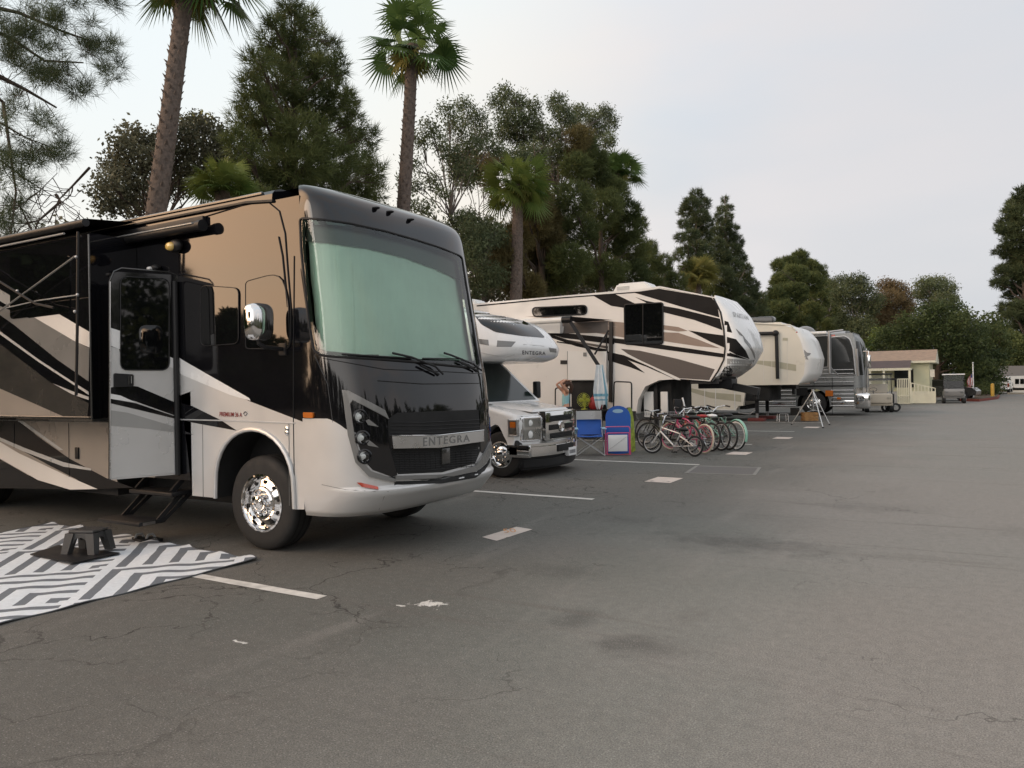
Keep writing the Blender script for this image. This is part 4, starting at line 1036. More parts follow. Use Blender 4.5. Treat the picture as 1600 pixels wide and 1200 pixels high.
# ---------------------------------------------------------------- fan palms
def fan_leaf(rng, V, T, c, d, stem, rad, tint, cup=.5, nseg=26):
    # c crown point, d direction of the stalk; the blade is a pleated fan at its end
    d = d/np.linalg.norm(d); up = np.array([0, 0, 1.]); side = np.cross(d, up); side /= max(np.linalg.norm(side), 1e-6); nrm = np.cross(side, d); ro = rng.uniform(-.95, .95); side, nrm = side*math.cos(ro)+nrm*math.sin(ro), nrm*math.cos(ro)-side*math.sin(ro)
    e = c+d*stem; 
    w = .018
    for a, b in ((c, e),):
        V += [a-side*w, a+side*w, b+side*w*.7, b-side*w*.7]; T.append(tint*.6+.4)
    for i in range(nseg):
        th = (i/(nseg-1)-.5)*math.pi*1.35; dr = d*math.cos(th)+side*math.sin(th)
        droop = rng.uniform(.25, .6)*(1+.6*abs(math.sin(th)))
        L_ = rad*(1-.28*abs(th/2.1)**2)*rng.uniform(.88, 1.08); m_ = e+dr*L_*.42+nrm*(-.06*L_*cup); tip = e+dr*L_*.95-up*L_*.42*droop-nrm*.05
        s = np.cross(dr, nrm); s = s/np.linalg.norm(s)*(L_*.42*math.pi*1.35/(nseg-1)*.50)
        V += [e-s*.1, m_-s, tip, m_+s]; T.append(np.clip(tint+rng.uniform(-.15, .15), 0, 1))
def fan_palm(label, base, top, tr, crown_r, seed, nfr=34, mt='frond', skirt=6, boots=True, low=-.55, group=None, nin=12):
    rng = np.random.default_rng(seed); rnd = random.Random(seed)
    r = thing('fan_palm', label, 'palm tree', base, group); b = Vector(base); t_ = Vector(top)
    V = []; T = []
    for i in range(nfr+nin):
        inner = i >= nfr
        az = i*2.399+rng.uniform(-.3, .3); u = (i+.5)/nfr if not inner else rng.uniform(.2, 1); el_ = math.asin(max(-1, min(1, low+(1-low)*u*.98)))
        d = np.array([math.cos(az)*math.cos(el_), math.sin(az)*math.cos(el_), math.sin(el_)])
        rad = crown_r*rng.uniform(.48, .60); fan_leaf(rng, V, T, np.array(top)+d*.1, d, crown_r*(rng.uniform(.36, .60) if not inner else rng.uniform(.02, .16)), rad, rng.uniform(0, 1)*.7+.3*u)
    V = np.array(V); fast_mesh('crown', V, None, 4, K[mt], np.array(T), r, base)
    if skirt:
        V = []; T = []
        for i in range(skirt*2):
            az = i*2.4+1; el_ = rng.uniform(-1.3, -.5); d = np.array([math.cos(az)*math.cos(el_), math.sin(az)*math.cos(el_), math.sin(el_)])
            fan_leaf(rng, V, T, np.array(top), d, crown_r*.28, crown_r*.35, rng.uniform(0, 1), nseg=14)
        fast_mesh('dry_fronds', np.array(V), None, 4, K['frondyel'], np.array(T), r, base)
    mb = MB(); n = 22; pts = []; rs = []
    for i in range(n+1):
        q = i/n; p = b.lerp(t_, q); p.x += math.sin(q*math.pi)*.12; pts.append(p); rs.append(tr*(1.18-.35*q+(.12 if q > .93 else 0)))
    mb.tube(pts, rs, K['barkpalm'], 16)
    if boots:      # old leaf bases standing off the trunk
        L_ = (t_-b).length; nb = int(L_*26)
        for i in range(nb):
            q = .12+.88*i/nb; p = b.lerp(t_, q); p.x += math.sin(q*math.pi)*.12; az = i*2.399; rad = tr*(1.18-.35*q)
            d = Vector((math.cos(az), math.sin(az), 0)); s = Vector((-d.y, d.x, 0)); h = rnd.uniform(.10, .2); w = rnd.uniform(.03, .055); o = rnd.uniform(.03, .10)
            a = p+d*rad*.93
            mb.add([a-s*w, a+s*w, a+d*o+Vector((0, 0, h))+s*w*.3, a+d*o+Vector((0, 0, h))-s*w*.3, a+Vector((0, 0, h*.6))+d*.005-s*w, a+Vector((0, 0, h*.6))+d*.005+s*w], [(0, 1, 2, 3), (4, 3, 2, 5), (0, 3, 4), (1, 5, 2)], K['barkpalm'])
    mb.build('trunk', r, 50)
    return r
def palm_px(label, bp, tp_, X, tr, cr, seed, **k):
    t = onX(*tp_, X); b = onX(*bp, X); # trunk line on the plane X, carried down to the ground
    q = (0-b.z)/(t.z-b.z); g = b.lerp(t, q) if abs(t.z-b.z) > .1 else Vector((t.x, t.y, 0)); g.z = 0
    sc_ = (t-CO).length/F
    fan_palm(label, tuple(g), tuple(t), tr, cr*sc_, seed, **k)
palm_px('tall leaning fan palm behind the black motorhome, crown cut by the top edge', (240, 330), (296, -62), -18.2, .25, 108, 11, nfr=40, low=-.75, skirt=8)
palm_px('tall fan palm with its whole crown against the sky, right of the big pointed pine', (626, 335), (645, 72), -19, .27, 82, 12, nfr=22, low=-.55, skirt=5, nin=5)
palm_px('mid-height fan palm with pale trunk in front of the gum trees', (803, 465), (809, 290), -19, .30, 62, 13, nfr=34, low=-.75, mt='frondlight', skirt=8)
palm_px('fan palm crown standing up behind the dense brownish pines at their right edge', (962, 400), (962, 272), -22, .3, 50, 14, nfr=30, low=-.3, mt='frond')
palm_px('low green fan palm showing just over the roof of the black motorhome', (348, 330), (347, 300), -18, .22, 58, 15, nfr=36, low=-.15, mt='frondlight', skirt=0, boots=False)
palm_px('yellowish fan palm low among the pines beyond the striped fifth wheel', (1090, 470), (1092, 428), -20, .25, 36, 16, nfr=44, low=-.7, mt='frondyel', boots=False)
# ---------------------------------------------------------------- conifers
def conifer_blobs(cx, ytop, ybot, wbot, X, rng, n=46, p=.85, wtop=.06, lean=0):
    spec = []
    for i in range(n):
        t = (i+.5)/n; y = ytop+(ybot-ytop)*t**.95; hw = wbot*(wtop+(1-wtop)*t**p)
        x = cx+lean*t+rng.uniform(-1, 1)*hw*.85; r_ = (.11+.17*t)*wbot*rng.uniform(.65, 1.15)
        spec.append((x, y+rng.uniform(-4, 4), r_, r_*rng.uniform(.7, 1.0)))
    return spec
rng = np.random.default_rng(5)
def base_px(px, X): p = onX(px, 560, X); return (p.x, p.y, 0)
# big pointed pine left of centre (outline read from the photograph)
sp = [(455, 10, 16, 18), (430, 38, 14, 14), (455, 45, 26, 22), (482, 30, 10, 16), (500, 55, 12, 14), (416, 62, 12, 12), (440, 80, 30, 20), (475, 85, 28, 22), (519, 75, 7, 14), (405, 95, 18, 14), (430, 118, 34, 20), (470, 120, 36, 22), (505, 112, 26, 18), (528, 105, 12, 20),
      (390, 130, 12, 18), (400, 160, 26, 18), (440, 160, 38, 22), (485, 165, 40, 26), (528, 150, 22, 24), (545, 158, 10, 16), (385, 190, 22, 22), (420, 200, 38, 24), (470, 210, 44, 28), (520, 200, 36, 26), (552, 195, 16, 20), (375, 228, 24, 20), (410, 245, 40, 24), (465, 255, 50, 28), (520, 250, 44, 28), (560, 235, 24, 24), (578, 215, 8, 16),
      (370, 265, 24, 18), (400, 285, 40, 22), (450, 295, 50, 24), (505, 292, 46, 26), (555, 282, 34, 28), (585, 270, 14, 20), (560, 312, 30, 22), (592, 300, 8, 16), (520, 320, 40, 20), (470, 325, 44, 22), (400, 318, 40, 20), (560, 345, 34, 22), (500, 350, 50, 24), (440, 350, 50, 24)]
X_ = -19.5
tree('pine_tree', 'big dark green pointed pine behind the black motorhome', 'pine tree', base_px(470, X_), blobs_px(sp, X_, rng, 1.6), 'pine', K['pine'], K['barkpine'], 21, .3, 78, k=13, nl=.40, nw=.012, top=tuple(onX(452, 5, X_)))
# left foreground pine: open crown of drooping needle tufts
X_ = -16.9
sp = []
rl = np.random.default_rng(8)
for (x, y, rx, ry, n) in ((20, 20, 45, 35, 9), (90, 30, 45, 25, 8), (150, 15, 30, 20, 5), (60, 80, 60, 30, 8), (140, 75, 35, 20, 5), (170, 105, 14, 12, 3), (20, 110, 40, 30, 7), (85, 120, 30, 14, 4), (125, 145, 22, 10, 3), (25, 170, 35, 20, 4), (55, 205, 28, 22, 4), (15, 235, 22, 20, 3), (45, 255, 28, 16, 4), (80, 235, 26, 14, 3), (100, 245, 14, 10, 2), (60, 285, 30, 12, 2), (10, 330, 20, 30, 5), (28, 345, 18, 20, 3), (5, 290, 20, 25, 3)):
    for _ in range(n): sp.append((x+rl.normal(0, rx*.6), y+rl.normal(0, ry*.6), 10, 8))
bl = blobs_px(sp, X_, rl, 1.2)
def left_limbs(mb, rnd):
    Z = lambda x, y, d=0: onX(x, y, X_+d)
    for pts, r0 in (([(-60, 90), (0, 120), (40, 140), (88, 168)], .07), ([(-60, 20), (20, 62), (70, 95), (130, 98)], .05), ([(-60, 0), (30, 20), (100, 50), (160, 70)], .05), ([(-40, 120), (5, 160), (15, 230), (25, 300), (15, 380)], .045), ([(88, 305), (95, 315), (60, 345), (50, 372)], .04), ([(140, 262), (112, 292), (92, 312), (75, 350)], .03), ([(20, 330), (60, 300), (90, 270)], .02), ([(0, 250), (40, 280), (92, 312)], .022), ([(-20, 180), (40, 215), (80, 230)], .025), ([(50, 360), (30, 320), (10, 300)], .02), ([(92, 312), (120, 330), (128, 350)], .012), ([(60, 345), (30, 350), (0, 345)], .02)):
        P2 = [Z(x, y, .3*math.sin(x)) for x, y in pts]; mb.tube(P2, [r0*(1-.7*i/(len(P2)-1)) for i in range(len(P2))], K['barkpine'], 6)
        for _ in range(int(9)):
            i = rnd.randrange(len(P2)-1); a = P2[i].lerp(P2[i+1], rnd.random()); e = a+Vector((rnd.uniform(-.4, .4), rnd.uniform(-.7, .7), rnd.uniform(-.8, .3))); limb(mb, a, e, .010, .004, K['barkpine'], rnd, -.1, 4, .12)
tree('pine_tree', 'open pine with loose drooping needle tufts, cut by the left edge', 'pine tree', (-19.5, 3.0, 0), bl, 'pine', K['pinedark'], K['barkpine'], 22, .32, 150, k=15, nl=.36, nw=.0048, limbs=False, top=(-18.5, 4.5, 11), extra=left_limbs)
# two slender pines beyond
X_ = -21
sp = [(1088, 305, 9, 10), (1080, 318, 14, 8), (1098, 320, 12, 10), (1072, 332, 12, 8), (1095, 338, 14, 10), (1085, 352, 16, 10), (1104, 350, 8, 12), (1068, 350, 8, 7), (1078, 368, 14, 9), (1098, 370, 14, 10), (1062, 372, 8, 6), (1088, 385, 16, 8), (1070, 392, 12, 6), (1102, 392, 12, 9), (1090, 405, 18, 9), (1108, 412, 12, 10), (1092, 430, 18, 12)]
tree('pine_tree', 'slender open-topped pine, left one of the pair beyond the striped fifth wheel', 'pine tree', base_px(1088, X_), blobs_px(sp, X_, rng, .8), 'pine', K['pinedark'], K['barkpine'], 23, .25, 95, k=8, nl=.42, nw=.022)
sp = [(1133, 312, 5, 5), (1128, 328, 7, 6), (1139, 326, 6, 6), (1122, 340, 6, 7), (1138, 340, 8, 7), (1130, 352, 12, 8), (1145, 358, 9, 8), (1120, 362, 12, 8), (1135, 372, 16, 10), (1152, 378, 8, 10), (1118, 382, 14, 10), (1142, 392, 18, 10), (1125, 402, 18, 10), (1157, 402, 10, 10), (1140, 415, 22, 12), (1165, 422, 10, 10), (1125, 428, 22, 12), (1155, 438, 20, 12), (1178, 445, 8, 9), (1135, 452, 26, 14), (1165, 460, 22, 14), (1185, 470, 12, 14), (1150, 478, 30, 14), (1185, 492, 16, 12), (1130, 480, 26, 14)]
tree('pine_tree', 'slender pointed pine with bare tip, right one of the pair beyond the striped fifth wheel', 'pine tree', base_px(1140, X_), blobs_px(sp, X_, rng, .9), 'pine', K['pinedark'], K['barkpine'], 24, .25, 95, k=8, nl=.42, nw=.022, top=tuple(onX(1133, 306, X_)))
# rounded pine behind the cream trailer
sp = [(1250, 402, 12, 10), (1232, 412, 16, 10), (1262, 418, 18, 12), (1240, 430, 22, 14), (1215, 415, 8, 8), (1280, 428, 10, 12), (1220, 440, 16, 14), (1265, 442, 22, 14), (1295, 450, 12, 12), (1235, 460, 26, 16), (1275, 466, 24, 16), (1212, 465, 16, 16), (1302, 470, 12, 14), (1220, 488, 24, 16), (1260, 490, 28, 16), (1298, 492, 18, 16), (1240, 508, 30, 14), (1285, 512, 28, 14), (1200, 500, 18, 14), (1310, 505, 12, 16), (1190, 480, 10, 12)]
tree('pine_tree', 'broad rounded dark pine behind the cream fifth wheel', 'pine tree', base_px(1255, -21), blobs_px(sp, -21, rng, 1.6), 'pine', K['pine'], K['barkpine'], 25, .35, 75, k=8, nl=.55, nw=.035)
# dense browned pine mass
def mass(label, spec, X, seed, mt, dens=120, k=8, nl=.42, nw=.02, px=None, kind='pine', leaf=.2, name='pine_tree', cat='pine tree', deep=1.5, tr=.3, bark='barkpine'):
    rg = np.random.default_rng(seed)
    tree(name, label, cat, base_px(px if px else sum(s_[0] for s_ in spec)/len(spec), X), blobs_px(spec, X, rg, deep), kind, K[mt], K[bark], seed, tr, dens, k=k, nl=nl, nw=nw, leaf=leaf)
def fill(cx, cy, w, h, n, r_, seed):
    rg = np.random.default_rng(seed); o = []
    while len(o) < n:
        x, y = rg.uniform(-1, 1, 2)
        if x*x+y*y < 1: q = r_*rg.uniform(.7, 1.2); o.append((cx+x*w, cy+y*h, q, q*.8))
    return o
mass('dense brownish green pine behind the striped fifth wheel, left of the mid palms', fill(830, 385, 42, 78, 26, 24, 1)+[(905, 215, 20, 16), (900, 250, 24, 20)], -21, 31, 'pinebrown', px=845)
mass('dense dark pine rising to a ragged point behind the striped fifth wheel', [(915, 230, 16, 18), (935, 250, 16, 14), (900, 262, 26, 20), (930, 285, 30, 22), (960, 300, 24, 20), (985, 330, 16, 16), (895, 310, 32, 24), (940, 325, 36, 26), (980, 355, 26, 22), (900, 360, 36, 26), (950, 375, 36, 26), (990, 390, 24, 22), (1000, 350, 8, 12), (890, 410, 36, 26), (940, 425, 40, 24), (985, 430, 34, 22), (870, 440, 34, 18), (1008, 400, 12, 18)], -20.5, 32, 'pine', px=935, dens=110)
mass('low rounded pine between the dense pines and the slender pair', [(1015, 390, 12, 14), (1010, 415, 22, 16), (1035, 412, 16, 14), (1030, 432, 26, 16), (1055, 440, 20, 14), (1015, 445, 26, 14), (1075, 420, 14, 12), (1060, 400, 8, 8), (1045, 462, 30, 14)], -21.5, 33, 'pine', dens=90, px=1035)
mass('shrubby pine filling below the slender pair', [(1090, 455, 22, 14), (1115, 462, 20, 14), (1080, 475, 24, 12), (1125, 480, 24, 14), (1165, 490, 20, 12), (1185, 505, 20, 10)], -22.5, 34, 'pine', dens=80, px=1110)
# gum trees
gl = [(672, 200, 16, 14), (655, 218, 14, 12), (690, 225, 14, 12), (645, 255, 10, 12), (700, 172, 14, 12), (725, 165, 14, 12), (745, 185, 18, 14), (715, 195, 20, 14), (755, 210, 18, 14), (735, 225, 24, 16), (705, 240, 18, 12), (775, 230, 14, 12), (650, 290, 10, 12), (676, 283, 14, 12), (640, 320, 12, 12), (665, 325, 16, 12), (690, 300, 12, 8), (628, 285, 8, 10), (715, 260, 22, 16), (740, 262, 22, 16), (725, 280, 22, 14), (700, 352, 14, 10), (722, 345, 14, 12)]
mass('open-branched gum tree with sparse leaf clumps right of the tall palm', gl, -21.5, 41, 'gum', dens=210, kind='gum', leaf=.17, name='gum_tree', cat='gum tree', bark='barkgum', px=745, deep=1.8, tr=.32)
mass('dark leafy gum tree low beside the windshield of the black motorhome', fill(750, 385, 34, 62, 16, 20, 2)+[(735, 345, 18, 14), (760, 360, 24, 20), (770, 430, 24, 20), (745, 450, 20, 14)], -20.5, 42, 'gum', dens=160, kind='gum', leaf=.17, name='gum_tree', cat='gum tree', bark='barkgum', px=757)
gh = [(790, 145, 12, 10), (778, 160, 14, 12), (810, 160, 16, 12), (835, 165, 10, 10), (800, 185, 24, 14), (790, 205, 20, 14), (830, 190, 18, 14), (845, 210, 18, 16), (815, 215, 20, 14), (870, 160, 14, 12), (880, 178, 18, 14), (895, 195, 16, 12), (905, 175, 14, 10), (925, 185, 14, 10), (945, 175, 12, 10), (955, 190, 10, 12), (935, 205, 16, 12), (950, 220, 12, 12), (920, 225, 18, 12), (870, 215, 18, 16), (940, 245, 14, 12), (835, 240, 24, 14), (870, 240, 22, 14), (780, 250, 20, 16), (810, 250, 26, 16), (955, 275, 14, 20), (855, 270, 30, 18)]
mass('tall gum tree with high billowing crown above the mid palm', gh, -23.5, 43, 'gum', dens=230, kind='gum', leaf=.19, name='gum_tree', cat='gum tree', bark='barkgum', px=860, deep=2, tr=.4)
mass('reddish brown gum crown between the tall palm and the mid palm', [(720, 250, 20, 14), (745, 245, 20, 14), (730, 268, 22, 14), (765, 255, 16, 14), (760, 280, 16, 12), (775, 300, 16, 14)], -22.8, 44, 'gumbrown', dens=140, kind='gum', leaf=.2, name='gum_tree', cat='gum tree', bark='barkgum', px=770)
# bushy tree behind the leaning palm
mass('dull green bushy tree behind the trunk of the leaning palm', [(205, 210, 18, 12), (230, 220, 24, 14), (190, 228, 18, 14), (215, 245, 28, 16), (178, 258, 18, 16), (255, 225, 18, 16), (280, 205, 18, 12), (305, 195, 22, 14), (330, 200, 18, 12), (290, 225, 26, 16), (325, 225, 26, 18), (350, 220, 18, 16), (200, 275, 28, 18), (240, 260, 26, 18), (165, 285, 16, 14), (275, 255, 28, 18), (315, 255, 28, 18), (345, 250, 20, 18), (185, 305, 26, 14), (225, 300, 30, 18), (260, 290, 28, 18), (300, 285, 26, 16), (150, 300, 12, 8), (210, 325, 28, 14), (170, 325, 18, 12)], -22, 45, 'bushdull', dens=260, kind='leaf', leaf=.12, name='bushy_tree', cat='tree', bark='barkpine', px=245)
mass('yellow flowering tree top between the leaning palm and the big pine', [(308, 186, 12, 8), (322, 190, 14, 8), (296, 192, 10, 7)], -24.5, 46, 'frondyel', dens=140, kind='leaf', leaf=.12, name='flowering_tree', cat='tree', px=310)
def mass_at(label, spec, Y, seed, mt, name, cat, dens, leaf, px, kind='leaf', k=8, nl=.4, nw=.03, deep=2.0, tr=.3, bark='barkpine'):
    rg = np.random.default_rng(seed); bl = []
    for s_ in spec:
        p = onY(s_[0], s_[1], Y+rg.uniform(-1, 1)*deep); q = (p-CO).length/F; bl.append(((p.x, p.y, p.z), (s_[2]*q*1.05, max(s_[2], s_[3])*q, s_[3]*q)))
    b = onY(px, 600, Y)
    return tree(name, label, cat, (b.x, b.y, 0), bl, kind, K[mt], K[bark], seed, tr, dens, leaf=leaf, k=k, nl=nl, nw=nw)
# far group of gum trees on the right
mass_at('far gum tree with pale open crown behind the silver coach', [(1315, 440, 14, 9), (1338, 438, 14, 9), (1325, 455, 18, 10), (1350, 452, 14, 10), (1335, 475, 20, 12), (1310, 462, 10, 10), (1355, 480, 16, 14), (1325, 500, 18, 14), (1345, 510, 18, 16), (1370, 468, 10, 10)], 105, 51, 'gum', 'gum_tree', 'gum tree', 110, .28, 1335, kind='gum', bark='barkgum')
mass_at('far rounded gum tree, second from the left of the far gums', [(1385, 445, 12, 8), (1400, 450, 14, 9), (1415, 462, 12, 10), (1390, 465, 18, 12), (1375, 480, 16, 12), (1405, 482, 18, 12), (1420, 480, 8, 10), (1385, 500, 20, 14), (1370, 515, 20, 14), (1405, 500, 16, 12)], 112, 52, 'gumbrown', 'gum_tree', 'gum tree', 110, .28, 1390, kind='gum', bark='barkgum')
mass_at('far flat-topped gum tree behind the low brown roof', [(1445, 442, 12, 7), (1465, 440, 14, 7), (1480, 450, 12, 8), (1450, 455, 16, 8), (1475, 465, 14, 10), (1440, 462, 8, 8), (1460, 478, 16, 12), (1488, 468, 6, 8)], 104, 53, 'gum', 'gum_tree', 'gum tree', 110, .28, 1462, kind='gum', bark='barkgum')
mass_at('large spreading dark green tree right behind the yellow building', [(1455, 485, 20, 10), (1480, 480, 18, 9), (1430, 500, 24, 12), (1470, 502, 28, 14), (1505, 500, 18, 12), (1400, 520, 26, 12), (1440, 522, 30, 14), (1480, 525, 30, 16), (1515, 518, 20, 14), (1385, 538, 20, 10), (1420, 540, 26, 12), (1460, 548, 28, 14), (1500, 548, 30, 14), (1530, 535, 14, 12), (1485, 570, 28, 14), (1520, 570, 24, 14), (1470, 585, 16, 8)], 66, 54, 'bush', 'spreading_tree', 'tree', 75, .20, 1465, deep=2.5)
mass_at('lighter green tree low over the left end of the brown roof', [(1368, 535, 14, 8), (1385, 528, 14, 8), (1370, 520, 10, 7), (1405, 528, 12, 8)], 70, 55, 'frondlight', 'leafy_tree', 'tree', 80, .2, 1375)
mass_at('dark bushy tree behind the flagpole', [(1535, 518, 16, 10), (1555, 515, 12, 8), (1520, 535, 20, 12), (1550, 535, 18, 12), (1570, 530, 10, 10), (1535, 555, 24, 12), (1562, 552, 14, 12), (1540, 575, 24, 12), (1515, 590, 18, 12), (1545, 595, 20, 14), (1528, 608, 18, 10), (1555, 608, 10, 8)], 72, 56, 'bush', 'leafy_tree', 'tree', 75, .20, 1538)
mass_at('dull green trees over the parked white trailer', [(1575, 525, 12, 8), (1590, 535, 14, 10), (1605, 530, 14, 10), (1580, 550, 18, 10), (1605, 552, 16, 10), (1570, 570, 14, 10), (1590, 568, 16, 8), (1560, 590, 8, 8)], 96, 57, 'pine', 'leafy_tree', 'tree', 70, .28, 1590)
# pine at the right edge
sp = [(1600, 305, 12, 12), (1590, 320, 12, 10), (1580, 330, 10, 8), (1604, 335, 18, 12), (1578, 350, 14, 9), (1570, 358, 10, 7), (1600, 360, 22, 12), (1590, 375, 16, 8), (1570, 392, 12, 8), (1585, 398, 14, 8), (1604, 400, 18, 12), (1566, 425, 9, 8), (1580, 420, 14, 9), (1600, 425, 18, 10), (1562, 442, 10, 6), (1578, 440, 14, 7), (1600, 450, 18, 8), (1588, 462, 14, 6), (1572, 482, 9, 7), (1590, 480, 14, 8), (1604, 490, 14, 10), (1580, 492, 10, 5), (1600, 508, 14, 8), (1640, 340, 24, 20), (1640, 390, 24, 20), (1640, 440, 24, 20), (1640, 490, 24, 20), (1630, 310, 20, 20)]
mass_at('tall rounded-clump pine cut by the right edge', sp, 60, 58, 'pinedark', 'pine_tree', 'pine tree', 110, .3, 1622, kind='pine', k=9, nl=.34, nw=.022, deep=1.2)
# hedgerow behind the whole row of trailers
def wood(name, label, pts, h0, h1, seed, mt='bush', dens=1.0, leaf=.5, depth=2.0, lo=0.0):
    rg = np.random.default_rng(seed); bl = []
    for (a, b) in zip(pts, pts[1:]):
        a = np.array(a, float); b = np.array(b, float); n = int(np.linalg.norm(b-a)/2.0)+1
        for i in range(n):
            p = a+(b-a)*(i+rg.uniform(-.4, .4))/n; hh = rg.uniform(h0, h1)
            z = lo
            while z < hh: bl.append(((p[0]+rg.uniform(-1, 1)*depth, p[1]+rg.uniform(-1, 1), z+.8), (1.6, 1.7, 1.5))); z += 1.6
    P_, N_, I_ = blobpts(rg, bl, 70*dens, .3); tb = rg.uniform(0, 1, len(bl)); tn = np.clip(tb[I_]*.6+rg.uniform(0, .4, len(P_)), 0, 1)
    o = fast_mesh(name, leaves(rg, P_, leaf, .1, .7), None, 4, K[mt], tn); tag(o, label, 'woodland', kind='stuff'); return o
wood('hedgerow', 'dark leafy undergrowth behind the row of parked motorhomes and trailers', [(-26, 0), (-26, 24)], 4.0, 5.6, 61, 'bushdull', 1.0, .2)
wood('hedgerow', 'tall dark undergrowth behind the farther trailers', [(-26, 26), (-26, 70), (-27, 130)], 8.0, 10.2, 66, 'bushdull', .7, .26)
wood('far_woodland', 'far low woodland beyond the end of the parking lot', [(-27, 128), (5, 122), (40, 118)], 6, 10, 62, 'bush', .8, .36)
# trees on the far side of the lot, behind the camera: they show in the paint and glass of the vehicles
wood('woodland_behind', 'tall trees on the far side of the lot mirrored in the slide-out paint', [(-66, 6), (-58, -8), (-50, -20.8)], 17, 20, 63, 'bush', 1.3, .8)
wood('woodland_behind', 'trees on the far side of the lot mirrored in the motorhome side', [(-50, -21), (-46.8, -26)], 9.5, 11.5, 67, 'bush', 1.3, .6)
wood('woodland_behind', 'lower trees on the far side of the lot mirrored in the cab side', [(-46.4, -26.6), (-43, -32)], 3.8, 6.2, 68, 'bush', 1.2, .6)
wood('woodland_behind', 'unseen raised leaf band added to darken the trailer window reflection', [(-38, -34), (-22, -43)], 12, 14, 69, 'bush', .8, .6, 1.5, 7.0)  # floating crowns added out of view to darken the upper window reflection
wood('woodland_behind', 'low tree line behind the lot mirrored in the vehicle windows', [(-43, -34), (-20, -44), (10, -48), (34, -40)], 3.0, 4.2, 64, 'bush', .3, .6)
wood('woodland_behind', 'tree line along the open side of the lot mirrored in the motorhome nose', [(36, -40), (44, 0), (46, 30), (46, 80)], 4, 9, 65, 'bush', .25, .6)
